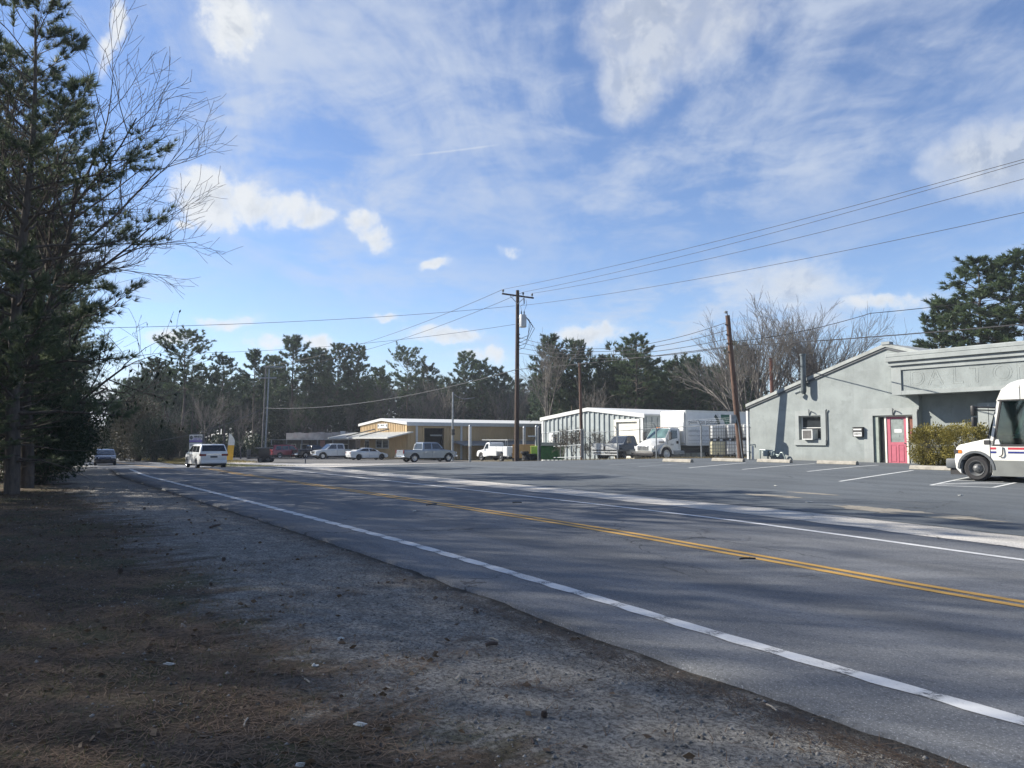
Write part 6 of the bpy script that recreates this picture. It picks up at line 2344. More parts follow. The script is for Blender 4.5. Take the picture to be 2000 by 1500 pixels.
def build_totes():
    white = mat('white_tank', (0.72, 0.74, 0.74), 0.4, var=0.06, vscale=3)
    cream = mat('yellowed_tank', (0.66, 0.62, 0.42), 0.45, var=0.12, vscale=3)
    base = [(1402, 'left'), (1432, 'middle'), (1462, 'right')]
    P = 36.0
    sp = {('left', 0): 'yellowed caged container at bottom left of the tote stack', ('left', 1): 'white caged container at top left of the tote stack',
          ('middle', 0): 'white caged container at bottom middle, just left of the leaning pole', ('middle', 1): 'white caged container at top middle, just left of the leaning pole',
          ('right', 0): 'white caged container at bottom right between leaning pole and grey building', ('right', 1): 'white caged container at top right between leaning pole and grey building'}
    wt = make_tote(sp[('left', 1)], 'container', white)
    cr = make_tote(sp[('left', 0)], 'container', cream)
    for col_, (u, nm) in enumerate(base):
        a, b = ray(u, 880)
        Y = 55.0 - col_ * 0.35
        x, y = a * Y, Y
        for lv in (0, 1):
            if (nm, lv) == ('left', 0):
                o = cr
            elif (nm, lv) == ('left', 1):
                o = wt
            else:
                o = copy_tree(wt)
                o['label'] = sp[(nm, lv)]
            o.location = (x + (0.03 if lv else 0), y, g(x, y) + 0.01 + lv * 1.165)
            o.rotation_euler = (0, 0, R(-12 + 5 * col_ + 3 * lv))


build_totes()


# --- dumpster, carts, boxes, trailers
def yard_things():
    b = gat(1077, 63)
    gm = mat('dumpster_green', (0.035, 0.14, 0.03), 0.6, var=0.25, vscale=2, stain=((0.05, 0.04, 0.03), 3, 0.58, 0.5))
    d = thing('dumpster', 'dark green dumpster in front of the corrugated building', 'dumpster', b, R(-14))
    bx_ = MB()
    bx_.prism([(-0.75, 0.12), (0.75, 0.12), (0.85, 1.45), (-0.85, 1.2)], 'x', -0.95, 0.95)
    bin_ = bx_.build('bin', gm, d, bevel=0.02)
    for x in (-0.8, 0.0, 0.8):
        MB().prism([(-0.80, 0.2), (-0.75, 0.2), (-0.853, 1.15), (-0.9, 1.15)], 'x', x - 0.05, x + 0.05).build('rib', gm, bin_)
    MB().prism([(-0.88, 1.215), (0.87, 1.465), (0.87, 1.50), (-0.88, 1.25)], 'x', -0.97, 0.97).build('lid', mat('dumpster_lid', (0.02, 0.03, 0.02), 0.6), d)
    for x in (-1.0, 1.0):
        MB().box(x - 0.06, x + 0.06, -0.3, 0.3, 0.7, 0.85).build('lift_pocket', gm, d)
    b = gat(1044, 63.5)
    yg = mat('cart_yellow_green', (0.50, 0.62, 0.10), 0.55, var=0.1)
    c_ = thing('trash_cart', 'tall yellow-green trash cart between gate post and dumpster', 'trash cart', b, R(-10))
    MB().prism([(-0.24, 0.08), (0.24, 0.08), (0.32, 1.18), (-0.32, 1.18)], 'x', -0.27, 0.27).build('body', yg, c_, bevel=0.02)
    MB().box(-0.31, 0.31, -0.36, 0.36, 1.183, 1.25).build('lid', yg, c_, bevel=0.02)
    for x in (-0.25, 0.25):
        MB().tube((x - 0.03, 0.28, 0.12), (x + 0.03, 0.28, 0.12), 0.12, 0.12, 12).build('wheel', M['rubber'], c_)
    b = gat(1032, 66)
    o = thing('plywood_crate', 'tan plywood crate behind the round-topped gate post', 'crate', b, R(-10))
    ply = mat('plywood', (0.48, 0.29, 0.12), 0.8, var=0.15)
    MB().box(-1.3, 1.0, -0.5, 0.5, 0.3, 1.45).build('case', ply, o)
    for x in (-1.25, -0.15, 0.9):
        MB().box(x, x + 0.1, -0.53, -0.503, 0.3, 1.45).build('batten', ply, o)
    MB().box(-1.3, 1.0, -0.5, 0.5, 0.0, 0.297).build('skid', M['black_plastic'], o)
    b = gat(1034, 63)
    o = thing('tire_pile', 'heap of black tires beside the yellow-green cart', 'tires', b)
    rng = random.Random(5)
    for i in range(7):
        z = 0.12 + 0.2 * (i % 4)
        MB().lathe([(0.2, -0.1), (0.33, -0.1), (0.36, 0), (0.33, 0.1), (0.2, 0.1)], 'z', 16, (rng.uniform(-0.1, 0.1) + (i // 4) * 0.55 - 0.3, rng.uniform(-0.1, 0.1), z)).build('tire', M['rubber'], o)
    # white-panelled trailer beside the old pickup
    b = gat(1181, 57.5)
    o = thing('white_trailer', 'small white-panelled trailer left of the old blue pickup', 'trailer', b, HD_OUT + R(20))
    for y in (-0.62, 0.62):
        MB().box(-0.1, 0.05, y - 0.52, y + 0.52, 0.75, 1.22).build('panel', M['white_paint'], o)
    MB().box(-1.9, -0.12, -1.1, 1.1, 0.62, 0.74).build('deck', M['dark_grey'], o)
    for z in (0.35, 0.55):
        MB().box(-0.05, 0.05, -1.1, 1.1, z, z + 0.1).build('bar', M['white_paint'], o)
    add_wheels(o, [-1.1], 1.0, 0.33, 0.2, 5, 'steel')
    # flat trailer by the twin pole
    b = gat(530, 81)
    o = thing('flat_trailer', 'low black flatbed trailer parked beside the twin pole', 'trailer', b, B0 + R(-25))
    MB().box(-2.3, 2.0, -0.95, 0.95, 0.42, 0.52).build('deck', M['black_plastic'], o)
    MB().box(-2.3, -2.22, -0.95, 0.95, 0.523, 1.35).build('ramp_gate', M['dark_grey'], o)
    for sg in (1, -1):
        MB().box(-2.2, 2.0, sg * 0.95 - 0.03, sg * 0.95 + 0.03, 0.72, 0.78).build('side_rail', M['black_plastic'], o)
        for x in (-1.2, 0, 1.2, 1.95):
            MB().box(x - 0.03, x + 0.03, sg * 0.95 - 0.025, sg * 0.95 + 0.025, 0.523, 0.72).build('stake', M['black_plastic'], o)
    MB().prism([(2.0, -0.6), (3.4, 0.0), (2.0, 0.6)], 'z', 0.40, 0.48).build('tongue', M['black_plastic'], o)
    add_wheels(o, [-0.9, -0.15], 1.0, 0.32, 0.2, 5, 'steel')
    b = gat(516, 80.5)
    o = thing('black_cart', 'black lidded bin standing on the trailer by the twin pole', 'bin', (b.x, b.y, b.z + 0.02), R(10))
    MB().prism([(-0.4, 0.0), (0.4, 0.0), (0.5, 1.45), (-0.5, 1.45)], 'x', -0.5, 0.5).build('body', M['black_plastic'], o)
    MB().box(-0.9, 0.9, -0.55, 0.55, 1.453, 1.56).build('lid', M['dark_grey'], o)
    # roadside sign
    Y = 76.0
    b = gat(383, Y)
    o = thing('roadside_sign', 'white and purple AMVETS post sign on dark frame behind the minivan', 'sign', b, R(-20))
    x0, x1 = at(367, 860, Y).x - b.x, at(398, 860, Y).x - b.x
    z1, z0 = at(383, 849, Y).z - b.z, at(383, 862, Y).z - b.z
    MB().box(x0 - 0.06, x1 + 0.06, 0.0, 0.15, 0.9, z1 + 0.06).build('frame', M['dark_grey'], o)
    for x in (x0, x1 - 0.15):
        MB().box(x, x + 0.15, 0.02, 0.13, -0.3, 0.9).build('leg', M['dark_grey'], o)
    hd_ = MB().box(x0, x1, -0.03, -0.003, z0 + 0.12, z1).build('header_panel', M['white_paint'], o)
    pur = mat('sign_purple', (0.16, 0.12, 0.36), 0.5, var=0)
    MB().box(x0, x1, -0.03, -0.003, z0 - 0.08, z0 + 0.117).build('purple_band', pur, o)
    wid = x1 - x0
    text('lettering', 'AMVETS', 0.28, M['black_plastic'], hd_, (x0 + wid * 0.32, -0.035, z0 + 0.36), (R(90), 0, 0), 0.003, bold=0.012)
    text('lettering', 'POST 118', 0.21, pur, hd_, (x0 + wid * 0.32, -0.035, z0 + 0.15), (R(90), 0, 0), 0.003, bold=0.008)
    MB().lathe([(0.01, -0.036), (0.2, -0.036), (0.2, -0.031), (0.01, -0.031)], 'y', 18, (x0 + wid * 0.15, 0, z0 + 0.37)).build('emblem', M['dark_grey'], hd_)
    zb2 = z0 - 0.14
    lp_ = MB().box(x0, x1, -0.03, -0.003, zb2 - 0.62, zb2).build('message_panel', M['white_paint'], o)
    text('lettering', 'BINGO FRI', 0.2, M['dark_grey'], lp_, (x0 + 0.1, -0.035, zb2 - 0.3), (R(90), 0, 0), 0.003)
    lp2 = MB().box(x0, x1, -0.03, -0.003, zb2 - 1.5, zb2 - 0.68).build('message_panel', M['white_paint'], o)
    # feather flag
    b = gat(441, 70)
    o = thing('feather_flag', 'yellow feather flag on a leaning pole right of the minivan', 'flag', b, R(15))
    Hf = at(444, 846, 70).z - b.z
    fm = mat('flag_yellow', (0.62, 0.36, 0.04), 0.7, var=0.1)
    fw_ = mat('flag_white', (0.62, 0.62, 0.58), 0.7, var=0.1)
    def flag_strip(z0, z1, m_, nm):
        mb = MB()
        n = 10
        L_, R_ = [], []
        for i in range(n + 1):
            z = z0 + (z1 - z0) * i / n
            t = z / Hf
            lean = 0.25 * t
            wd = 0.55 * (1 - max(0, (t - 0.7) / 0.3) ** 2)
            wav = 0.10 * math.sin(z * 3.2)
            L_.append((lean, 0.0, z))
            R_.append((lean + wd + 0.02, wav, z))
        for i in range(n):
            a_, b_, c2, d2 = L_[i], R_[i], R_[i + 1], L_[i + 1]
            mb.add([a_, b_, c2, d2] + [(p[0], p[1] + 0.012, p[2]) for p in (a_, b_, c2, d2)], [(0, 1, 2, 3), (7, 6, 5, 4), (0, 4, 5, 1), (1, 5, 6, 2), (2, 6, 7, 3), (3, 7, 4, 0)])
        mb.build(nm, m_, o)
    flag_strip(0.45, Hf * 0.62, fm, 'banner')
    flag_strip(Hf * 0.62 + 0.003, Hf, fw_, 'banner_top')
    MB().path([(0, 0.006, -0.1), (0.12, 0.006, Hf * 0.5), (0.25, 0.006, Hf)], 0.025, 6).build('pole', M['dark_grey'], o)
    # small roadside mailboxes far left
    for (u, lab) in ((92, 'left of two small dark roadside mailboxes under the left pines'), (100, 'right of two small dark roadside mailboxes under the left pines')):
        b = gat(u, 62)
        o = thing('roadside_mailbox', lab, 'mailbox', b)
        MB().box(-0.05, 0.05, -0.05, 0.05, -0.2, 1.0).build('post', M['wood_brown'], o)
        MB().prism([(-0.1, 1.0), (0.1, 1.0), (0.1, 1.15), (0.05, 1.22), (-0.05, 1.22), (-0.1, 1.15)], 'y', -0.28, 0.22).build('box', M['black_plastic'], o)
    # road sign stub near the driveway
    b = gat(597, 74)
    o = thing('marker_post', 'thin dark marker post in the grass strip beside the driveway', 'post', b)
    MB().box(-0.04, 0.04, -0.03, 0.03, -0.2, 0.75).build('stake', M['dark_grey'], o)
    MB().box(-0.07, 0.07, -0.035, -0.031, 0.55, 0.78).build('reflector', M['black_plastic'], o)


yard_things()

# --- concrete wheel stops
ws = MB()
ws.prism([(-0.11, 0.0), (0.11, 0.0), (0.09, 0.11), (0.05, 0.15), (-0.05, 0.15), (-0.09, 0.11)], 'x', -0.9, 0.9)
wsm = ws.mesh('wheel_stop', bevel=0.012)
wsm.materials.append(M['concrete'])
for (ua, va, ub, vb, lab) in ((1285, 902, 1363, 902, 'concrete wheel stop in front of the chain-link fence under the box truck'), (1388, 900.5, 1457, 901, 'concrete wheel stop in front of the stacked totes'), (1474, 902, 1552, 903.5, 'concrete wheel stop in front of the gas meter'),
                          (1592, 905.5, 1680, 907, 'concrete wheel stop below the window air conditioner'), (1790, 916, 1868, 919.5, 'pale concrete wheel stop in front of the clipped hedge')):
    A_, B_ = ground_px(ua, va + 1), ground_px(ub, vb + 1)
    c_ = (A_ + B_) / 2
    L = 1.85
    # lie along the building front
    o = link('wheel_stop', wsm)
    o.location = (c_.x, c_.y, g(c_.x, c_.y) + 0.012)
    o.rotation_euler = (0, 0, BR + R(random.Random(ua).uniform(-3, 3)))
    o.scale = (L / 1.8, 1, 1)
    tag(o, lab, 'wheel stop', 'concrete wheel stops along the building')

# ================================================================== trees and shrubs
def unit(v):
    return v / np.maximum(np.linalg.norm(v, axis=-1, keepdims=True), 1e-9)


def needles(cen, dirs, n, length, width, rng, spread=0.9):
    """n narrow triangles fanning out of every centre"""
    T = len(cen)
    c = np.repeat(cen, n, axis=0)
    d = np.repeat(dirs, n, axis=0) + rng.normal(0, spread * 0.6, (T * n, 3))
    d = unit(d)
    ln = length * rng.uniform(0.7, 1.15, (T * n, 1))
    q = unit(np.cross(d, rng.normal(0, 1, (T * n, 3)))) * width / 2
    v = np.empty((T * n, 3, 3))
    v[:, 0] = c - q
    v[:, 1] = c + q
    v[:, 2] = c + d * ln
    return v.reshape(-1, 3)


def leaves(cen, dirs, size, rng, aspect=0.5):
    """one pointed leaf (two triangles folded) per centre"""
    T = len(cen)
    d = unit(dirs)
    q = unit(np.cross(d, rng.normal(0, 1, (T, 3))))
    s = size * rng.uniform(0.6, 1.3, (T, 1))
    nrm = np.cross(d, q)
    mid = cen + d * s * 0.5 + nrm * s * 0.06
    v = np.empty((T, 2, 3, 3))
    v[:, 0, 0] = cen
    v[:, 0, 1] = mid + q * s * aspect * 0.5
    v[:, 0, 2] = cen + d * s
    v[:, 1, 0] = cen
    v[:, 1, 1] = cen + d * s
    v[:, 1, 2] = mid - q * s * aspect * 0.5
    return v.reshape(-1, 3)


def tri_mesh(name, v, m):
    f = np.arange(len(v)).reshape(-1, 3)
    me = np_mesh(name, v, f)
    me.materials.append(m)
    return me


def tubes(segs, n):
    """segs: (k, 8) p0, p1, r0, r1 -> verts, quads"""
    s = np.asarray(segs, float)
    p0, p1, r0, r1 = s[:, 0:3], s[:, 3:6], s[:, 6:7], s[:, 7:8]
    d = unit(p1 - p0)
    ref = np.where(np.abs(d[:, 2:3]) > 0.9, np.array([[1.0, 0, 0]]), np.array([[0, 0, 1.0]]))
    a = unit(np.cross(d, ref))
    b = np.cross(d, a)
    K = len(s)
    v = np.empty((K, 2, n, 3))
    for i in range(n):
        t = 2 * math.pi * i / n
        o = a * math.cos(t) + b * math.sin(t)
        v[:, 0, i] = p0 + o * r0
        v[:, 1, i] = p1 + o * r1
    base = (np.arange(K) * 2 * n)[:, None]
    fs = []
    for i in range(n):
        j = (i + 1) % n
        fs.append(np.stack([base[:, 0] + i, base[:, 0] + j, base[:, 0] + n + j, base[:, 0] + n + i], axis=1))
    return v.reshape(-1, 3), np.concatenate(fs)


def tube_mesh(name, segs, m, thick=0.03):
    s = np.asarray(segs, float)
    big = s[s[:, 6] >= thick]
    sml = s[s[:, 6] < thick]
    vs, fs, off = [], [], 0
    for part, n in ((big, 8), (sml, 3)):
        if len(part):
            v, f = tubes(part, n)
            vs.append(v)
            fs.append(f + off)
            off += len(v)
    me = np_mesh(name, np.concatenate(vs), np.concatenate(fs), smooth=True)
    me.materials.append(m)
    return me


def curve_pts(p, d, L, n, rng, wander=0.12, lift=0.0, droop=0.0):
    pts = [np.array(p, float)]
    d = unit(np.array(d, float))
    for i in range(n):
        d = unit(d + rng.normal(0, wander, 3) + np.array([0, 0, lift / n - droop / n]))
        pts.append(pts[-1] + d * L / n)
    return pts, d


def pine_data(seed, H, base, rad, nb, ntw, ntf, nn, nl, nw, top_round=0.6, bare_limbs=4, tr=None, flat=0.0):
    """a pine: tapered trunk, whorled limbs, twigs carrying needle tufts. Returns wood segments and needle triangles"""
    rng = np.random.default_rng(seed)
    tr = tr or H * 0.0135
    segs = []
    n = 12
    tp = [np.array([0, 0, -0.4])]
    lean = rng.normal(0, 0.012, 2)
    for i in range(1, n + 1):
        z = H * i / n
        tp.append(np.array([lean[0] * z + 0.10 * math.sin(z * 0.5 + seed), lean[1] * z + 0.10 * math.cos(z * 0.43 + seed), z]))
    for i in range(n):
        r0 = tr * (1 - 0.88 * i / n)
        r1 = tr * (1 - 0.88 * (i + 1) / n)
        segs.append([*tp[i], *tp[i + 1], r0, r1])

    def trunk(z):
        t = max(0, min(n - 1e-6, z / H * n))
        i = int(t)
        return tp[i] + (tp[i + 1] - tp[i]) * (t - i)
    cen, dr = [], []
    for k in range(bare_limbs):
        z = H * rng.uniform(base * 0.45, base)
        a = rng.uniform(0, 2 * math.pi)
        pts, _ = curve_pts(trunk(z), (math.cos(a), math.sin(a), rng.uniform(-0.1, 0.3)), rad * rng.uniform(0.25, 0.6), 3, rng, 0.18)
        for q in range(3):
            segs.append([*pts[q], *pts[q + 1], 0.03 * (1 - q / 3.5), 0.03 * (1 - (q + 1) / 3.5)])
    for k in range(nb):
        f = (k + rng.uniform(0, 1)) / nb
        z = H * (base + (1 - base) * f * 0.985)
        # crown outline: widest low to middle, rounded top
        pk = 0.28
        prof = 0.62 + 0.38 * f / pk if f < pk else math.sqrt(max(0.0, 1 - ((f - pk) / (1.02 - pk)) ** 2)) * 0.95 + 0.05
        if flat:
            prof = prof * (1 - flat) + flat * (0.45 + 0.75 * max(0, 1 - abs(f - 0.72) / 0.45))
        L = rad * prof * rng.uniform(0.55, 1.15)
        a = k * 2.39996 + rng.normal(0, 0.35)
        up = rng.uniform(-0.05, 0.35) + 0.6 * f ** 2
        pts, d = curve_pts(trunk(z), (math.cos(a), math.sin(a), up), L, 5, rng, 0.13, 0.35)
        r = max(0.012, tr * 0.30 * (1 - 0.6 * f) * min(1, L / rad + 0.25))
        for q in range(5):
            segs.append([*pts[q], *pts[q + 1], r * (1 - 0.17 * q), r * (1 - 0.17 * (q + 1))])
        m = max(2, int(ntw * (0.45 + 0.55 * L / rad)))
        for j in range(m):
            t = 0.30 + 0.70 * (j + rng.uniform(0, 1)) / m
            i = min(4, int(t * 5))
            p = pts[i] + (pts[i + 1] - pts[i]) * (t * 5 - i)
            bd = unit(pts[i + 1] - pts[i])
            side = unit(np.cross(bd, np.array([0, 0, 1.0]))) * (1 if j % 2 else -1)
            td = unit(bd * rng.uniform(0.3, 0.9) + side * rng.uniform(0.3, 1.0) + np.array([0, 0, rng.uniform(-0.1, 0.55)]))
            tl = L * rng.uniform(0.16, 0.36) * (1.25 - 0.5 * t) + 0.10
            e = p + td * tl
            segs.append([*p, *e, max(0.006, r * 0.28), 0.005])
            for w in range(ntf):
                u = 0.35 + 0.65 * (w + 1) / ntf
                cen.append(p + (e - p) * u + rng.normal(0, 0.05 * tl, 3))
                dr.append(td + np.array([0, 0, 0.35]))
        cen.append(pts[-1])
        dr.append(d)
    tri = needles(np.array(cen), np.array(dr), nn, nl, nw, rng)
    return segs, tri


def tree_obj(name, label, cat, loc, rotz, sc, wood, crown, group=None, part='crown', hsc=None):
    o = thing(name, label, cat, loc, rotz, group)
    o.scale = (sc, sc, hsc or sc)
    link('trunk', wood, o)
    if crown is not None:
        link(part, crown, o)
    return o


def bare_data(seed, H, trunk_h, tr, n_main, levels, spread=0.6, lift=0.25, kids=(4, 4, 4, 3), ratio=0.62, wander=0.10, rmin=0.006, fan=None):
    rng = np.random.default_rng(seed)
    segs, tips = [], []

    def grow(p, d, L, r, lev):
        ns = 4 if lev < 2 else 3
        pts, de = curve_pts(p, d, L, ns, rng, wander, lift)
        for q in range(ns):
            ra = max(rmin, r * (1 - 0.55 * q / ns))
            rb = max(rmin * 0.8, r * (1 - 0.55 * (q + 1) / ns))
            segs.append([*pts[q], *pts[q + 1], ra, rb])
        if lev >= levels:
            tips.append((pts[-1], de))
            return
        kn = kids[min(lev, len(kids) - 1)]
        for j in range(kn):
            t = 0.35 + 0.65 * (j + rng.uniform(0.2, 1)) / kn
            i = min(ns - 1, int(t * ns))
            q = pts[i] + (pts[i + 1] - pts[i]) * (t * ns - i)
            bd = unit(pts[i + 1] - pts[i])
            side = unit(np.cross(bd, rng.normal(0, 1, 3)))
            nd = unit(bd + side * rng.uniform(0.4, 0.9) * (spread / 0.6 if fan is None else fan))
            grow(q, nd, L * ratio * rng.uniform(0.75, 1.2), r * 0.50 * (1.15 - 0.4 * t), lev + 1)
    # trunk
    pts, d = curve_pts((0, 0, -0.3), (0, 0, 1), trunk_h + 0.3, 3, rng, 0.03)
    for q in range(3):
        segs.append([*pts[q], *pts[q + 1], tr * (1.15 - 0.1 * q), tr * (1.05 - 0.1 * q)])
    for k in range(n_main):
        a = 2 * math.pi * k / n_main + rng.normal(0, 0.3)
        sp = spread * rng.uniform(0.35, 1.15) if k else 0.08
        p = pts[-1] - np.array([0, 0, trunk_h * 0.3 * rng.uniform(0, 1)])
        grow(p, (math.cos(a) * sp, math.sin(a) * sp, 1.0), (H - trunk_h) * rng.uniform(0.42, 0.58), tr * 0.55, 0)
    return segs, tips


def shrub_data(seed, rx, ry, rz, nleaf, size, nstem=14, shell=0.75, z0=0.0, boxy=1.0, aspect=0.5):
    rng = np.random.default_rng(seed)
    d = unit(rng.normal(0, 1, (nleaf, 3)))
    d = np.sign(d) * np.abs(d) ** boxy
    rr = 1 - (1 - shell) * rng.uniform(0, 1, (nleaf, 1)) ** 1.4
    lump = np.array([1 + 0.16 * mnoise.noise(Vector(tuple(x * 1.9)) + Vector((seed, 0, 0))) + 0.10 * mnoise.noise(Vector(tuple(x * 4.5)) + Vector((0, seed, 0))) for x in d])[:, None]
    c = d * rr * lump * np.array([[rx, ry, rz]]) + np.array([[0, 0, rz + z0]])
    c[:, 2] = np.maximum(c[:, 2], 0.03)
    dirs = unit(d + rng.normal(0, 0.55, (nleaf, 3)) + np.array([[0, 0, 0.3]]))
    v = leaves(c, dirs, size, rng, aspect)
    segs = []
    for i in range(nstem):
        a = rng.uniform(0, 2 * math.pi)
        e = np.array([math.cos(a) * rx * 0.75 * rng.uniform(0.2, 1), math.sin(a) * ry * 0.75 * rng.uniform(0.2, 1), (2 * rz + z0) * rng.uniform(0.55, 0.95)])
        b = np.array([e[0] * 0.15, e[1] * 0.15, -0.1])
        m = (b + e) / 2 + rng.normal(0, 0.08, 3) * rx
        segs.append([*b, *m, 0.022, 0.014])
        segs.append([*m, *e, 0.014, 0.005])
    return segs, v


# --- clipped hedge bushes before the shop wall
def hedges():
    for i, (u, v_, w, h_, lab) in enumerate(((1818, 910, 0.74, 0.80, 'golden-green clipped bush right of the pink door'), (1888, 914, 0.86, 0.84, 'golden-green clipped bush behind the nose of the postal van'))):
        a, b = ray(u, 880)
        P = 31.9 - 0.15 * i
        Y = P / (CB * a + SB)
        x, y = a * Y, Y
        segs, tri = shrub_data(21 + i, w, 0.62, h_, 15000, 0.062, 26, 0.55, boxy=0.72)
        rng = np.random.default_rng(77 + i)
        ext = shrub_data(41 + i, w * 1.05, 0.66, h_ * 1.05, 700, 0.10, 2, 0.97, boxy=0.75)[1]
        o = thing('hedge_bush', lab, 'bush', (x, y, g(x, y) + 0.0), BR, 'clipped bushes by the grey building')
        link('foliage', tri_mesh('foliage', np.concatenate([tri, ext]), M['hedge']), o)
        link('stems', tube_mesh('stems', segs, M['bark'], 0.05), o)


hedges()

# --- prototypes
PN = []
for i, (H_, bs, rd, nb, tr_, fl) in enumerate(((17.0, 0.50, 2.9, 46, 0.85, 0.0), (16.0, 0.55, 2.7, 42, 0.8, 0.0), (18.0, 0.42, 3.1, 58, 0.7, 0.0), (15.0, 0.34, 2.9, 58, 0.75, 0.0), (17.0, 0.55, 4.2, 46, 0.9, 0.65), (16.0, 0.62, 2.2, 32, 0.9, 0.2))):
    sg_, tri_ = pine_data(100 + i, H_, bs, rd, nb, 10, 3, 15, 0.44, 0.085, tr_, 8, flat=fl)
    PN.append((H_, tube_mesh('trunk', sg_, M['bark'], 0.035), tri_mesh('crown', tri_, M['pine'])))
BR_ = []
for i, (H_, th_, tr_, nm, lv, sp) in enumerate(((13.0, 3.0, 0.16, 5, 3, 0.45), (10.0, 2.0, 0.11, 4, 3, 0.5), (14.5, 4.0, 0.18, 5, 3, 0.4))):
    sg_, tips = bare_data(200 + i, H_, th_, tr_, nm, lv, sp, 0.2, (5, 5, 4), 0.6, 0.09, 0.014)
    BR_.append((H_, tube_mesh('trunk', sg_, M['bark_grey'], 0.05)))


def put_pine(u, vtop, Y, var, label, name='pine_tree', group=None, lean=0.0, wide=1.0):
    b = gat(u, Y)
    H_, wood, crown = PN[var]
    h_ = at(u, vtop, Y).z - b.z
    k_ = h_ / H_
    o = tree_obj(name, label, 'pine tree', b - Vector((0, 0, 0.1)), (u * 1.7) % 6.28, k_ * wide, wood, crown, group, 'crown', k_)
    return o


# --- the wood behind the buildings: the trees that stand out, one by one
PT = [
    (355, 668, 108, 4, 'broad flat-topped pine standing out above the roadside sign', 1.25),
    (300, 704, 112, 2, 'dense pine left of the broad flat-topped pine', 1.1),
    (252, 742, 104, 3, 'lower dense pine at the left edge of the far wood', 1.2),
    (228, 765, 118, 3, 'lowest dark pine at the left end of the far wood beside the sky gap', 1.1),
    (437, 700, 110, 2, 'dark full pine just right of the broad flat-topped pine', 1.1),
    (492, 690, 114, 1, 'slim tall pine left of the twin pole', 1.0),
    (527, 702, 118, 5, 'thin pine with high crown right behind the twin pole', 1.0),
    (566, 664, 112, 1, 'tallest slim pine above the red SUV', 1.15),
    (612, 688, 116, 5, 'pair-trunk looking pine with thin crown above the black pickup', 1.15),
    (630, 700, 117, 5, 'thin pine between the two ivy-clad pines and the tallest slim pine', 1.0),
    (658, 677, 108, 2, 'left of the two dark ivy-clad pines above the shop row', 1.0),
    (700, 681, 110, 2, 'right of the two dark ivy-clad pines above the shop row', 1.05),
    (742, 722, 112, 3, 'short dark pine above the left eave of the tan building', 1.0),
    (795, 697, 108, 4, 'round-crowned pine above the ridge of the tan building', 1.0),
    (838, 716, 110, 1, 'smaller round pine right of the ridge of the tan building', 1.0),
    (905, 692, 106, 2, 'broad dark pine above the lamp post of the tan building', 1.15),
    (938, 708, 108, 3, 'dark pine between the lamp post and the tall utility pole', 1.1),
    (968, 722, 104, 3, 'low dark pine just left of the tall utility pole', 1.0),
    (1072, 662, 100, 1, 'tall thin-topped pine just right of the tall utility pole', 1.05),
    (1126, 673, 98, 2, 'narrow pine behind the slender brown pole', 0.85),
    (1182, 700, 100, 1, 'middling pine above the corrugated building ridge', 1.0),
    (1240, 662, 92, 2, 'big full pine above the roll-up door', 1.3),
    (1312, 711, 94, 3, 'bushy pine above the box truck cab', 1.2),
    (1358, 708, 92, 2, 'pine above the lettering of the box truck', 1.0),
    (1398, 728, 96, 3, 'low pine left of the leaning pole top', 1.0),
    (1848, 592, 62, 3, 'smaller pine behind the ridge of the grey building', 1.15),
    (1940, 512, 60, 2, 'large spreading pine behind the grey building canopy', 1.45),
    (2010, 498, 58, 3, 'tall pine at the right edge of the picture', 1.5),
]
for u, vt, Y, var, lab, wd in PT:
    Y = 131 + (u % 7) if 730 < u < 1060 else (Y + 13 if 520 < u < 730 else Y)
    put_pine(u, vt, Y, var, lab, group='pines behind the buildings', wide=wd)

# ivy up two trunks: leafy columns
for u, Y in ((662, 120.5), (703, 122.5), (540, 121)):
    b = gat(u, Y)
    sg_, tri_ = shrub_data(u, 1.0, 1.0, 4.6, 2600, 0.34, 6, 0.3)
    o = thing('ivy_column', {662: 'ivy clump up the left dark pine above the shop row', 703: 'ivy clump up the right dark pine above the shop row', 540: 'ivy clump on a trunk right of the twin pole'}[u], 'ivy', b)
    link('foliage', tri_mesh('foliage', tri_, M['ivy']), o)
    link('stems', tube_mesh('stems', sg_, M['bark'], 0.05), o)

# --- bare trees among and before the pines
BT = [
    (400, 760, 98, 0, 'grey bare tree behind the roadside sign'), (470, 780, 100, 1, 'grey bare sapling left of the twin pole'), (585, 770, 104, 1, 'bare grey sapling above the red SUV roof'),
    (760, 735, 106, 2, 'bare tree rising over the ridge of the tan building'), (870, 735, 104, 0, 'bare grey tree left of the lamp post top'), (820, 750, 102, 2, 'bare tree right of the tan building gable'),
    (985, 745, 95, 0, 'grey bare tree behind the tall utility pole'), (1018, 735, 92, 2, 'hazy bare tree right of the tall utility pole base'), (1068, 655, 96, 2, 'pale bare tree with twig top beside the thin-topped pine'),
    (1160, 740, 90, 1, 'bare sapling above the corrugated roof'), (1420, 770, 88, 1, 'bare brown tree behind the leaning pole'), (625, 745, 106, 2, 'bare tree between shop row and ivy-clad pines'),
    (330, 785, 95, 1, 'bare brush tree left of the roadside sign'), (1300, 790, 88, 1, 'bare sapling behind the box truck'), (690, 770, 104, 0, 'bare tree behind the shop row sign'),
]
for u, vt, Y, var, lab in BT:
    Y = 128 + (u % 5) if 730 < u < 1060 else (Y + 19 if 520 < u < 730 else Y)
    b = gat(u, Y)
    H_, wood = BR_[var]
    h_ = at(u, vt, Y).z - b.z
    tree_obj('bare_tree', lab, 'bare tree', b, u * 0.7, h_ / H_, wood, None, 'leafless trees in the far wood')

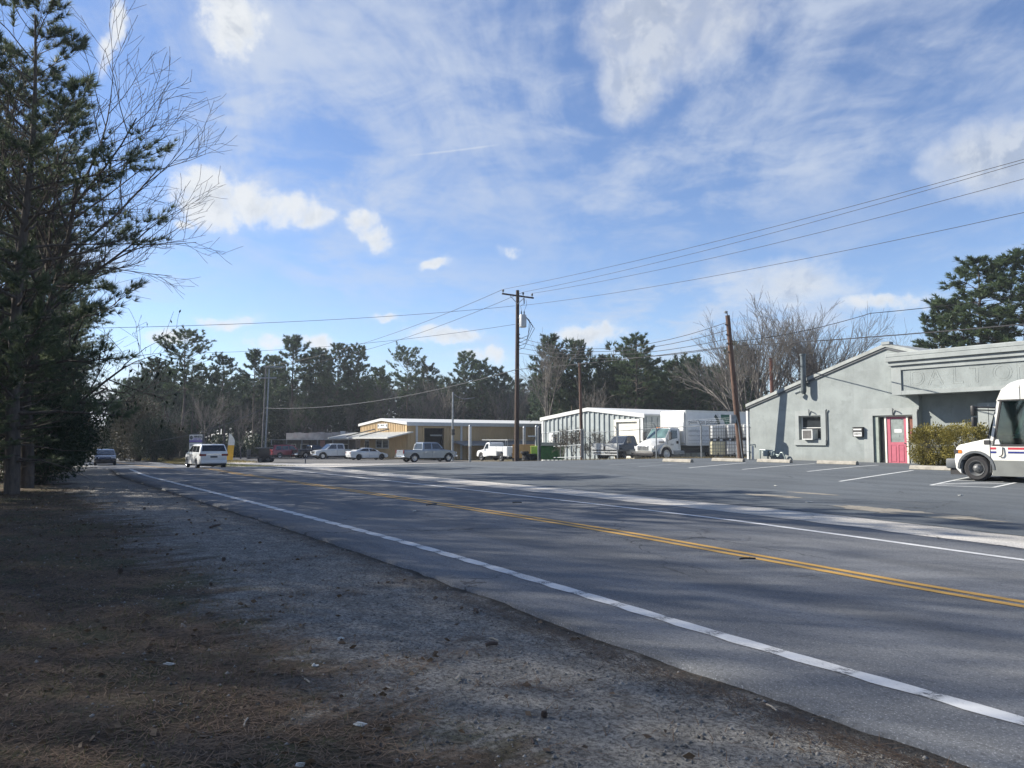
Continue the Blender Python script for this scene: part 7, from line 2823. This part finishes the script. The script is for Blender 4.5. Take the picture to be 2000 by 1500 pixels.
# big bare trees right, behind the grey building
for i, (u, vt, Y, lab) in enumerate(((1475, 598, 74, 'left of two large leafless trees behind the grey building'), (1600, 597, 76, 'right of two large leafless trees behind the grey building'), (1795, 638, 66, 'thin leafless tree between the roof ridge and the right-hand pines'))):
    b = gat(u, Y)
    h_ = at(u, vt, Y).z - b.z
    if i < 2:
        sg_, tips = bare_data(300 + i, h_ * 1.10, 2.0, 0.32, 11, 4, 0.56, 0.14, (5, 5, 4, 3), 0.58, 0.055, 0.013, 0.66)
    else:
        sg_, tips = bare_data(300 + i, h_, 2.2, 0.16, 5, 3, 0.75, 0.1, (5, 5, 4), 0.6, 0.09, 0.010)
    s_ = np.asarray(sg_)
    k_ = h_ / np.percentile(s_[:, 5], 99.6)
    s_[:, [2, 5]] *= k_
    wood = tube_mesh('limbs', s_[s_[:, 6] >= 0.05], M['bark_grey'], 0.05)
    tw_ = tube_mesh('twigs', s_[s_[:, 6] < 0.05], M['bark_grey'], 0.05)
    o = thing('large_bare_tree', lab, 'bare tree', b)
    link('limbs', wood, o)
    link('crown', tw_, o)
# rusty stack in the bare trees
b = gat(1510, 70)
o = thing('rusty_stack', 'thin rusty brown pole rising behind the grey roof before the leafless trees', 'pole', b)
MB().tube((0, 0, -0.3), (0, 0, at(1511, 702, 70).z - b.z), 0.16, 0.14, 10).build('pipe', mat('rust', (0.14, 0.06, 0.04), 0.9, var=0.3), o)
MB().tube((0, 0, at(1511, 702, 70).z - b.z + 0.003), (0, 0, at(1511, 702, 70).z - b.z + 0.12), 0.19, 0.19, 10).build('cap', mat('rust_cap', (0.10, 0.045, 0.03), 0.9), o)


# --- the rest of the wood, one mass
def far_wood():
    rng = np.random.default_rng(9)
    protos = []
    for i in range(3):
        sg_, tri_ = pine_data(400 + i, 15.0, (0.25, 0.4, 0.15)[i], 3.3, 26, 6, 2, 7, 0.78, 0.19, 0.75, 3)
        v_, f_ = tubes(np.asarray(sg_)[:14], 5)
        protos.append((tri_, v_[f_].reshape(-1, 4, 3)))
    tris, wood = [], []
    spots = []
    for i in range(400):
        u = rng.uniform(225, 1480)
        Y = rng.uniform(134, 170) if 700 < u < 1060 else (rng.uniform(122, 162) if u < 1000 else rng.uniform(98, 145))
        spots.append((u, Y, rng.uniform(0.60, 0.98)))
    for i in range(26):
        spots.append((rng.uniform(1440, 2050), rng.uniform(95, 140), rng.uniform(0.35, 0.55)))
    for u, Y, k_ in spots:
        b = gat(u, Y)
        t, w = protos[rng.integers(0, 3)]
        a = rng.uniform(0, 6.28)
        R_ = np.array([[math.cos(a), -math.sin(a), 0], [math.sin(a), math.cos(a), 0], [0, 0, 1]]) * k_
        tris.append(t @ R_.T + np.array(b))
        wood.append(w @ R_.T + np.array(b))
    me = tri_mesh('far_pine_wood', np.concatenate(tris), M['pine'])
    o = link('far_pine_wood', me)
    tag(o, 'dark mass of pines far back behind all the buildings', 'wood', kind='stuff')
    w = np.concatenate(wood).reshape(-1, 3)
    me = np_mesh('far_trunks', w, np.arange(len(w)).reshape(-1, 4))
    me.materials.append(M['bark'])
    q = link('far_trunks', me, o)
    q['kind'] = 'stuff'
    # grey-brown undergrowth of bare saplings
    sg_, tips = bare_data(500, 5.0, 0.6, 0.05, 6, 3, 0.55, 0.2, (4, 4, 3), 0.6, 0.10, 0.012)
    sg_ = np.asarray(sg_)
    v_, f_ = tubes(sg_, 3)
    qd = v_[f_]
    out = []
    for i in range(42):
        u = rng.uniform(210, 1470)
        Y = rng.uniform(128, 140) if 700 < u < 1060 else (rng.uniform(120, 132) if 520 < u < 1000 else rng.uniform(104, 128) if u < 1000 else rng.uniform(88, 115))
        b = gat(u, Y)
        k_ = rng.uniform(0.6, 1.5)
        a = rng.uniform(0, 6.28)
        R_ = np.array([[math.cos(a), -math.sin(a), 0], [math.sin(a), math.cos(a), 0], [0, 0, 1]]) * k_
        out.append((qd.reshape(-1, 3) @ R_.T + np.array(b)))
    w = np.concatenate(out)
    me = np_mesh('undergrowth', w, np.arange(len(w)).reshape(-1, 4))
    me.materials.append(mat('undergrowth_twigs', (0.085, 0.078, 0.07), 0.95, var=0.2))
    o = link('undergrowth', me)
    tag(o, 'grey-brown leafless undergrowth at the foot of the far wood', 'undergrowth', kind='stuff')
    # evergreen undergrowth
    cen = []
    for i in range(190):
        u = rng.uniform(200, 1480)
        Y = rng.uniform(128, 145) if 700 < u < 1060 else (rng.uniform(121, 138) if 520 < u < 1000 else rng.uniform(110, 135) if u < 1000 else rng.uniform(92, 118))
        b = np.array(gat(u, Y))
        sz = rng.uniform(0.9, 2.4)
        d = unit(rng.normal(0, 1, (520, 3))) * rng.uniform(0.35, 1, (520, 1)) * np.array([[sz, sz, sz * 0.9]])
        cen.append(d + b + np.array([0, 0, sz * 0.8]))
    cen = np.concatenate(cen)
    v = leaves(cen, unit(rng.normal(0, 1, cen.shape)), 0.42, rng, 0.6)
    o = link('evergreen_undergrowth', tri_mesh('evergreen_undergrowth', v, M['ivy']))
    tag(o, 'dark evergreen undergrowth filling the far wood below the pine crowns', 'undergrowth', kind='stuff')


far_wood()

# --- roadside bushes left of the sign and by the fence
BS = []
for i in range(3):
    sg_, tri_ = shrub_data(600 + i, 1.5, 1.4, 1.25, 11000, 0.085, 30, 0.30)
    BS.append((tube_mesh('stems', sg_, M['bark'], 0.05), tri_mesh('foliage', tri_, M['brush']), tri_mesh('foliage', tri_, M['ivy'])))


def bush(u, Y, sx, sz, kind, var, label, group=None, name='roadside_bush'):
    b = gat(u, Y)
    o = thing(name, label, 'bush', b, u * 0.3, group)
    o.scale = (sx, sx, sz)
    link('stems', BS[var][0], o)
    link('foliage', BS[var][1 if kind == 'brush' else 2], o)
    return o


VN = []
for i in range(2):
    sg_, tips = bare_data(640 + i, 2.6, 0.3, 0.03, 9, 3, 0.7, 0.15, (4, 4, 3), 0.6, 0.14, 0.006)
    s_ = np.asarray(sg_)
    rng = np.random.default_rng(64 + i)
    idx = rng.choice(len(s_), 420)
    VN.append((tube_mesh('stems', s_, M['bark_grey'], 0.05), tri_mesh('foliage', leaves(s_[idx, 3:6], unit(rng.normal(0, 1, (420, 3))), 0.11, rng, 0.6), M['brush'])))
for (u, Y, sx, sz, vr, lab) in ((1100, 61, 1.0, 1.0, 0, 'scraggly vine shrub on the gate before the corrugated building'), (1120, 60, 1.1, 1.15, 1, 'scraggly vine shrub around the slender brown pole'), (1168, 58, 0.9, 0.95, 0, 'scraggly shrub on the fence left of the old pickup'), (1152, 59, 0.9, 0.6, 1, 'low weeds at the fence foot before the corrugated building')):
    b = gat(u, Y)
    o = thing('vine_shrub', lab, 'shrub', b, u * 0.3)
    o.scale = (sx, sx, sz)
    link('stems', VN[vr][0], o)
    link('foliage', VN[vr][1], o)
for (u, Y, sx, sz, kd, vr, lab) in (
        (268, 88, 2.0, 3.0, 'brush', 0, 'tall brown-green thicket right of the oncoming car'), (240, 92, 1.5, 2.4, 'ivy', 1, 'dark bush just right of the oncoming car'), (300, 86, 1.6, 2.0, 'ivy', 2, 'dark evergreen bush left of the roadside sign'),
        (332, 92, 1.5, 1.8, 'brush', 1, 'low brown bush left of the roadside sign'), (215, 110, 1.6, 1.8, 'brush', 2, 'brown bush behind the oncoming car'), (196, 125, 1.9, 2.2, 'ivy', 0, 'dark bush where the road disappears')):
    bush(u, Y, sx, sz, kd, vr, lab)

# ================================================================== the pines on the near side, left
NP = []
for i, (H_, bs, rd, nb) in enumerate(((13.0, 0.16, 3.7, 70), (14.5, 0.24, 3.6, 66))):
    sg_, tri_ = pine_data(700 + i, H_, bs, rd, nb, 13, 4, 24, 0.26, 0.019, 0.8, 14, tr=0.19)
    NP.append((H_, tube_mesh('trunk', sg_, M['bark'], 0.03), tri_mesh('crown', tri_, M['pine_near'])))


def near_pine(x, y, H_, var, label, rot, wide=1.0, group='pines along the near side of the road'):
    h0, wood, crown = NP[var]
    k_ = H_ / h0
    return tree_obj('roadside_pine', label, 'pine tree', (x, y, g(x, y) - 0.1), rot, k_ * wide, wood, crown, group, 'crown', k_)


for (x, y, h_, var, rot, wd, lab) in (
        (-12.6, 19.5, 12.6, 0, 0.4, 1.0, 'nearest big pine leaning in from the left edge, needle branches over the verge'),
        (-17.5, 25.5, 14.0, 1, 2.1, 1.1, 'second pine at the left edge behind the nearest one'),
        (-21.5, 33.0, 14.5, 0, 3.6, 1.1, 'pine at the left edge in the middle of the roadside row'),
        (-26.5, 41.0, 15.0, 1, 5.0, 1.1, 'roadside pine left of the road, fourth from the camera'),
        (-31.8, 51.0, 15.5, 0, 1.2, 1.1, 'roadside pine left of the road, fifth from the camera'),
        (-37.0, 61.0, 16.0, 1, 2.7, 1.05, 'roadside pine left of the road, sixth from the camera'),
        (-47.5, 80.0, 17.0, 0, 4.2, 1.1, 'far roadside pine left of the oncoming car'),
        (-59.0, 98.0, 17.0, 1, 0.7, 1.1, 'farthest roadside pine at the end of the left row'),
        (-24.0, 30.0, 13.0, 1, 0.2, 1.1, 'pine set back behind the left roadside row, nearer one'),
        (-33.0, 44.0, 14.0, 0, 4.9, 1.1, 'pine set back behind the left roadside row, farther one')):
    near_pine(x, y, h_, var, lab, rot, wd)

# tall leafless hardwoods and two pines, out of view to the left, whose thin shade covers the verge and the near lane
sg_, tips = bare_data(850, 18.0, 4.0, 0.24, 11, 4, 0.62, 0.2, (5, 5, 4, 3), 0.60, 0.07, 0.011)
s_ = np.asarray(sg_)
s_[:, [2, 5]] *= 18.0 / np.percentile(s_[:, 5], 99)
shade_limbs = tube_mesh('limbs', s_[s_[:, 6] >= 0.04], M['bark'], 0.04)
shade_twigs = tube_mesh('twigs', s_[s_[:, 6] < 0.04], M['bark'], 0.04)
SHADE = ((-25.0, 7.5, 17.0, 'first'), (-24.0, 13.5, 17.5, 'second'), (-25.5, 20.0, 18.0, 'third'), (-31.0, 11.0, 20.5, 'fourth'), (-31.0, 17.5, 21.5, 'fifth'))
for i, (x, y, h_, nm) in enumerate(SHADE):
    o = thing('verge_hardwood', nm + ' of the tall leafless trees out of view left of the verge', 'bare tree', (x, y, g(x, y) - 0.1), i * 1.7, 'leafless trees left of the camera')
    o.scale = (h_ / 18,) * 3
    link('limbs', shade_limbs, o)
    link('twigs', shade_twigs, o)

# leafless oak with a few hanging leaves in front of the nearest pine
for i, (x, y, H_, lab) in enumerate(((-13.8, 22.0, 14.5, 'leafless tree whose bare branches fan out over the sky at upper left'), (-14.6, 24.2, 7.5, 'low bare-branched tree with a few hanging dead leaves at left'))):
    if i == 0:
        sg_, tips = bare_data(811, H_, 3.0, 0.17, 7, 4, 0.70, 0.22, (6, 5, 4, 3), 0.56, 0.07, 0.006)
    else:
        sg_, tips = bare_data(812, H_, 1.6, 0.11, 6, 3, 1.25, 0.06, (6, 5, 4), 0.60, 0.08, 0.006)
    s_ = np.asarray(sg_)
    s_[:, [2, 5]] *= H_ / s_[:, 5].max()
    o = thing('leafless_tree', lab, 'bare tree', (x, y, g(x, y) - 0.1), R(20))
    link('limbs', tube_mesh('limbs', s_[s_[:, 6] >= 0.03], M['bark'], 0.03), o)
    link('twigs', tube_mesh('twigs', s_[s_[:, 6] < 0.03], M['bark'], 0.03), o)
    if i == 1:
        rng = np.random.default_rng(4)
        idx = rng.choice(len(s_), 700)
        c_ = s_[idx, 3:6]
        d_ = np.stack([rng.normal(0, 0.3, 700), rng.normal(0, 0.3, 700), -np.ones(700)], axis=1)
        link('leaves', tri_mesh('leaves', leaves(c_, d_, 0.15, rng, 0.5), M['ivy']), o)

# young pines that carry foliage down to the ground
for i, (x, y, h_, lab) in enumerate(((-13.4, 20.6, 5.0, 'young pine at the foot of the nearest left pine'), (-15.6, 24.2, 5.6, 'second young pine under the left row'), (-18.4, 29.4, 6.2, 'third young pine under the left row'), (-21.8, 35.6, 6.5, 'fourth young pine under the left row'), (-27.5, 44.5, 7.0, 'farthest young pine under the left row'), (-12.9, 18.6, 3.6, 'small young pine in front of the nearest left trunk'))):
    near_pine(x, y, h_, i % 2, lab, i * 2.1, 1.5, 'young pines under the left row')

# understorey below the left pines
k = 0
US = ((-14.5, 23.5, 1.1, 1.2), (-18.0, 29.0, 1.3, 1.5), (-15.5, 20.0, 1.0, 1.1), (-20.5, 35.0, 1.3, 1.7), (-24.0, 38.5, 1.5, 1.9), (-28.0, 46.5, 1.5, 1.8), (-33.0, 56.0, 1.6, 2.0), (-38.5, 66.0, 1.6, 1.9), (-44.0, 76.0, 1.7, 2.2), (-24.5, 33.0, 1.6, 2.2), (-30.5, 41.0, 1.8, 2.6), (-36.0, 50.0, 1.9, 2.8), (-42.5, 62.0, 2.0, 3.0), (-52.0, 86.0, 2.0, 3.2), (-20.0, 27.0, 1.5, 2.0))
for i, (x, y, sx, sz) in enumerate(US):
    nth = ('first', 'second', 'third', 'fourth', 'fifth', 'sixth', 'seventh', 'eighth', 'ninth', 'tenth', 'eleventh', 'twelfth', 'thirteenth', 'fourteenth', 'fifteenth')[sorted(q_[1] for q_ in US).index(y)]
    o = thing('understorey_shrub', 'dark evergreen shrub under the left roadside pines, ' + nth + ' from the camera', 'shrub', (x, y, g(x, y) - 0.1), i * 1.3, 'evergreen shrubs under the left pines')
    o.scale = (sx, sx, sz)
    v_ = i % 3
    link('stems', BS[v_][0], o)
    link('foliage', BS[v_][2], o)


# ================================================================== ground litter
def litter():
    rng = np.random.default_rng(31)

    def rz(s, p):
        x, y = XY(s, p)
        return x, y, float(gsp(s, p)) - 0.034 + 0.016 * (nz(x, y, 0.9, 1.0) + 0.6 * nz(x, y, 2.7, 2.0) + 0.35 * nz(x, y, 7.0, 3.0))

    def spots(n, pfun):
        out = []
        while len(out) < n:
            s = 1.0 + 24 * rng.uniform(0, 1) ** 1.7
            p = rng.uniform(-9.5, 3.9)
            if rng.uniform() < pfun(s, p):
                x, y, z = rz(s, p)
                if y < 1.5 or abs(x / y) > 0.85:
                    continue
                out.append((x, y, z))
        return np.array(out)

    def cover(s, p):
        e = p + 1.8 * nz(s * 0.7, p * 0.28, 1.0, 3.0) + 1.4 * nz(s * 2.0, p * 0.9, 1.0, 6.0)
        if e > 1.7 and nz(s * 1.3, p * 0.8, 1.0, 21.0) + 0.5 * nz(s * 4.0, p * 2.2, 1.0, 23.0) > 0.42:
            return 0.9          # drifts of straw out on the bare strip
        return 1.0 if e < 1.5 else (0.07 if e > 2.3 else 0.07 + 0.93 * (2.3 - e) / 0.8)

    # pine straw
    n = 52000
    c = spots(n, cover)
    a = rng.uniform(0, 6.28, n)
    d = np.stack([np.cos(a), np.sin(a), rng.uniform(-0.02, 0.22, n)], axis=1)
    L = rng.uniform(0.07, 0.17, (n, 1))
    q = np.stack([-np.sin(a), np.cos(a), np.zeros(n)], axis=1) * 0.0028
    v = np.empty((n, 3, 3))
    v[:, 0] = c - q + np.array([0, 0, 0.006])
    v[:, 1] = c + q + np.array([0, 0, 0.006])
    v[:, 2] = c + d * L + np.array([0, 0, 0.008])
    straw = leaf_mat('pine_straw', (0.07, 0.045, 0.028), (0.19, 0.125, 0.075), 0.1)
    tag(link('pine_straw', tri_mesh('pine_straw', v.reshape(-1, 3), straw)), 'fallen pine needles strewn over the verge', 'pine straw', kind='stuff')
    # short grass
    n = 15000
    c = spots(n, lambda s, p: 0.0 if p > 2.6 else cover(s, p) * (0.15 + 0.85 * max(0, min(1, 0.5 + 2.2 * nz(s * 0.6, p * 0.6, 1.0, 12.0)))))
    d = unit(np.stack([rng.normal(0, 0.6, n), rng.normal(0, 0.6, n), rng.uniform(0.3, 1.0, n)], axis=1))
    a = rng.uniform(0, 6.28, n)
    q = np.stack([-np.sin(a), np.cos(a), np.zeros(n)], axis=1) * 0.0028
    L = rng.uniform(0.03, 0.08, (n, 1))
    v = np.empty((n, 3, 3))
    v[:, 0] = c - q
    v[:, 1] = c + q
    v[:, 2] = c + d * L
    tag(link('verge_grass', tri_mesh('verge_grass', v.reshape(-1, 3), leaf_mat('thin_grass', (0.05, 0.06, 0.025), (0.13, 0.12, 0.06), 0.2))), 'thin winter grass on the left part of the verge', 'grass', kind='stuff')
    # dead leaves
    n = 2300
    c = spots(n, lambda s, p: 0.03 + 0.97 * cover(s, p)) + np.array([0, 0, 0.008])
    a = rng.uniform(0, 6.28, n)
    d = np.stack([np.cos(a), np.sin(a), rng.uniform(-0.05, 0.3, n)], axis=1)
    v = leaves(c, d, 0.055, rng, 0.6)
    tag(link('leaf_litter', tri_mesh('leaf_litter', v, M['dead_leaf'])), 'scattered dead brown leaves on the verge', 'leaves', kind='stuff')
    # gravel on the bare strip: small faceted stones
    n = 15000
    c = spots(n, lambda s, p: 1.0 - 0.8 * cover(s, p))
    base = np.array([(1, 0, 0), (-1, 0, 0), (0, 1, 0), (0, -1, 0), (0, 0, 0.8), (0, 0, -0.6)], float)
    fc = np.array([(0, 2, 4), (2, 1, 4), (1, 3, 4), (3, 0, 4), (2, 0, 5), (1, 2, 5), (3, 1, 5), (0, 3, 5)])
    sz = 0.0045 + 0.013 * rng.uniform(0, 1, (n, 1, 1)) ** 3.5
    jit = base[None] * rng.uniform(0.6, 1.4, (n, 6, 3)) * sz
    v = (jit + c[:, None, :])
    f = (np.arange(n)[:, None, None] * 6 + fc[None]).reshape(-1, 3)
    me = np_mesh('gravel', v.reshape(-1, 3), f)
    me.materials.append(leaf_mat('gravel_stone', (0.045, 0.044, 0.042), (0.36, 0.35, 0.32), 0.0, 0.9, 4.0))
    tag(link('gravel', me), 'fine loose gravel on the bare strip beside the road', 'gravel', kind='stuff')
    # crumbled edge: dark straw gathered in the gutter of the pavement edge
    n = 9000
    s = rng.uniform(0.5, 1, n) ** 0.5 * 0 + 1.0 + 30 * rng.uniform(0, 1, n) ** 1.6
    p = 3.83 - np.abs(rng.normal(0, 0.16, n))
    c = np.array([rz(a_, b_) for a_, b_ in zip(s, p)])
    a = B0 + math.pi / 2 + rng.normal(0, 0.7, n)
    d = np.stack([np.cos(a), np.sin(a), rng.uniform(0, 0.07, n)], axis=1)
    q = np.stack([-np.sin(a), np.cos(a), np.zeros(n)], axis=1) * 0.0028
    L = rng.uniform(0.05, 0.14, (n, 1))
    v = np.empty((n, 3, 3))
    v[:, 0] = c - q + np.array([0, 0, 0.01])
    v[:, 1] = c + q + np.array([0, 0, 0.01])
    v[:, 2] = c + d * L + np.array([0, 0, 0.01])
    tag(link('edge_straw', tri_mesh('edge_straw', v.reshape(-1, 3), leaf_mat('wet_straw', (0.030, 0.022, 0.016), (0.10, 0.07, 0.045), 0.1))), 'dark straw gathered along the broken pavement edge', 'pine straw', kind='stuff')

    # single pieces of litter
    def piece(u, v_, name, label, cat, build):
        b = ground_px(u, v_)
        s, p = SP(b.x, b.y)
        z = rz(s, p)[2] if p < 3.95 else float(gsp(s, p)) + 0.014
        o = thing(name, label, cat, (b.x, b.y, z + 0.004), (u * 0.37) % 6.28)
        build(o)
        return o
    paper = mat('litter_paper', (0.46, 0.47, 0.45), 0.8, var=0.12)

    def scrap(w, h_):
        def f(o):
            mb = MB()
            mb.prism([(-w, -h_), (w * 0.8, -h_ * 1.1), (w, h_ * 0.7), (w * 0.1, h_), (-w * 0.9, h_ * 0.6)], 'z', 0.0, 0.006)
            mb.build('scrap', paper, o)
            MB().prism([(-w * 0.9, h_ * 0.2), (w * 0.5, h_ * 0.1), (w * 0.3, h_ * 0.6), (-w * 0.7, h_ * 0.5)], 'z', 0.007, 0.016).build('fold', paper, o)
        return f
    for u, v_, w, h_, lab in ((330, 1291, 0.05, 0.03, 'white paper scrap lying in the grass at left'), (703, 1407, 0.045, 0.03, 'crumpled white scrap on the gravel near the bottom'), (586, 1484, 0.03, 0.025, 'white bottle-cap sized scrap at the bottom edge'), (615, 1290, 0.02, 0.03, 'small white scrap on the gravel'),
                              (1515, 950, 0.09, 0.05, 'white scrap on the lot in front of the window'), (1580, 982, 0.14, 0.06, 'yellowish flattened cup on the lot edge'), (1876, 969, 0.07, 0.05, 'white scrap on the lot below the postal van'), (665, 1238, 0.05, 0.02, 'pale scrap at the edge of the gravel'), (810, 1000, 0.06, 0.04, 'tiny white scrap in the near lane')):
        piece(u, v_, 'paper_scrap', lab, 'litter', scrap(w * 0.75, h_ * 0.75))

    def stick(L, r, m_):
        def f(o):
            MB().path([(-L / 2, 0, r), (-L * 0.1, L * 0.03, r * 1.6), (L / 2, -L * 0.02, r)], r, 6).build('stick', m_, o)
            MB().tube((L * 0.1, 0, r * 1.5), (L * 0.22, L * 0.12, r * 2.5), r * 0.6, r * 0.3, 5).build('twig', m_, o)
        return f
    pale = mat('pale_stick', (0.34, 0.30, 0.24), 0.9, var=0.2)
    dark = mat('dark_stick', (0.07, 0.05, 0.04), 0.9, var=0.2)
    for u, v_, L, r, m_, lab in ((895, 1320, 0.10, 0.011, pale, 'short pale stick on the bare gravel'), (965, 1243, 0.12, 0.007, pale, 'thin pale twig standing out on the gravel'), (1507, 1376, 0.11, 0.006, pale, 'white straw beside the pavement edge'), (420, 1026, 0.35, 0.018, dark, 'dark stick on the verge far left'), (430, 1030, 0.25, 0.014, pale, 'pale stick on the verge beside the dark stick'),
                                 (600, 1320, 0.09, 0.006, pale, 'pale twig lying across the pine straw'), (480, 1400, 0.12, 0.005, pale, 'thin pale twig in the straw at lower left'), (1040, 1436, 0.08, 0.006, dark, 'dark twig at the bottom middle'), (960, 1255, 0.09, 0.014, dark, 'dark bark piece on the gravel'), (930, 1190, 0.12, 0.014, dark, 'dark flat bark piece near the road')):
        piece(u, v_, 'stick', lab, 'stick', stick(L, r, m_))

    def cone(r):
        def f(o):
            mb = MB()
            for j in range(5):
                rr = r * (0.55 + 0.45 * math.sin(math.pi * (j + 0.8) / 5.6))
                for i in range(7):
                    t = 2 * math.pi * (i + 0.5 * (j % 2)) / 7
                    z = r * 0.35 * j
                    c, s = math.cos(t), math.sin(t)
                    mb.prism([(c * rr * 0.3 - s * rr * 0.2, s * rr * 0.3 + c * rr * 0.2), (c * rr * 0.3 + s * rr * 0.2, s * rr * 0.3 - c * rr * 0.2), (c * rr, s * rr)], 'z', z, z + r * 0.22)
            mb.build('scales', dark, o)
        return f
    for u, v_, r, lab in ((1063, 1388, 0.035, 'dark pine cone on the gravel near the bottom'), (235, 1112, 0.05, 'pine cone in the grass at left'), (437, 1091, 0.045, 'pine cone at the edge of the bare strip'), (412, 1137, 0.03, 'small pine cone at the edge of the straw'), (282, 992, 0.05, 'pine cone far up the verge')):
        piece(u, v_, 'pine_cone', lab, 'pine cone', cone(r * 0.6))
    # bits on the road
    for u, v_, L, lab in ((843, 988, 0.35, 'dark flat debris on the yellow centre line'), (1010, 984, 0.2, 'dark scrap just beyond the yellow centre line'), (1460, 1096, 0.2, 'dark rubber scrap below the yellow line'), (436, 926, 0.5, 'dark scrap on the road behind the minivan')):
        piece(u, v_, 'rubber_scrap', lab, 'debris', stick(L, 0.012, M['black_plastic']))


litter()


# grass strip and bank beside the driveway
def grass_strip():
    rng = np.random.default_rng(12)

    def blades(n, sfun, name, label, hh, m_, w=0.02):
        pts = np.array([sfun() for _ in range(n)])
        x = -SB * pts[:, 0] + CB * pts[:, 1]
        y = CB * pts[:, 0] + SB * pts[:, 1]
        z = gsp(pts[:, 0], pts[:, 1]) - 0.08
        c = np.stack([x, y, z], axis=1)
        d = unit(np.stack([rng.normal(0, 0.4, n), rng.normal(0, 0.4, n), np.ones(n)], axis=1))
        a = rng.uniform(0, 6.28, n)
        q = np.stack([np.cos(a), np.sin(a), np.zeros(n)], axis=1) * w
        v = np.empty((n, 3, 3))
        v[:, 0] = c - q
        v[:, 1] = c + q
        v[:, 2] = c + d * hh * rng.uniform(0.5, 1.3, (n, 1))
        tag(link(name, tri_mesh(name, v.reshape(-1, 3), m_)), label, 'grass', kind='stuff')
    blades(14000, lambda: (rng.uniform(56, 82), rng.uniform(16.3, 19.2)), 'grass_strip', 'green grass strip between the road and the driveway', 0.16, M['grass'])
    blades(9000, lambda: (rng.uniform(82, 112), rng.uniform(15.5, 24)), 'grass_bank', 'pale grass bank behind the minivan', 0.28, leaf_mat('bank_grass', (0.12, 0.11, 0.04), (0.26, 0.22, 0.10), 0.3), 0.03)
    blades(7000, lambda: (rng.uniform(46, 53) + rng.normal(0, 0.5), rng.uniform(30.5, 36.5)), 'weedy_bank', 'dry weedy strip at the foot of the tall utility pole', 0.12, leaf_mat('dry_weeds', (0.12, 0.10, 0.05), (0.26, 0.21, 0.12), 0.3), 0.02)
    blades(5000, lambda: (rng.uniform(28, 47), 36.9 + rng.normal(0, 0.5)), 'fence_weeds', 'dry weeds along the foot of the chain-link fence', 0.2, leaf_mat('fence_dry_weeds', (0.10, 0.085, 0.045), (0.22, 0.18, 0.10), 0.3), 0.015)


grass_strip()


# ================================================================== the air between here and the far wood
def haze():
    mb = MB().box(-960, 960, -340, 1260, -4.5, 32)
    m = bpy.data.materials.new('haze')
    m.use_nodes = True
    k = NT(m.node_tree)
    k.n.remove(k.n['Principled BSDF'])
    pv = k.n.new('ShaderNodeVolumePrincipled')
    pv.inputs['Color'].default_value = (0.80, 0.88, 1.0, 1)
    pv.inputs['Density'].default_value = 0.00042
    pv.inputs['Anisotropy'].default_value = 0.2
    k.l.new(pv.outputs[0], k.n['Material Output'].inputs['Volume'])
    o = mb.build('haze', m)
    tag(o, 'thin bluish haze in the air over the whole place', 'haze', kind='stuff')


haze()
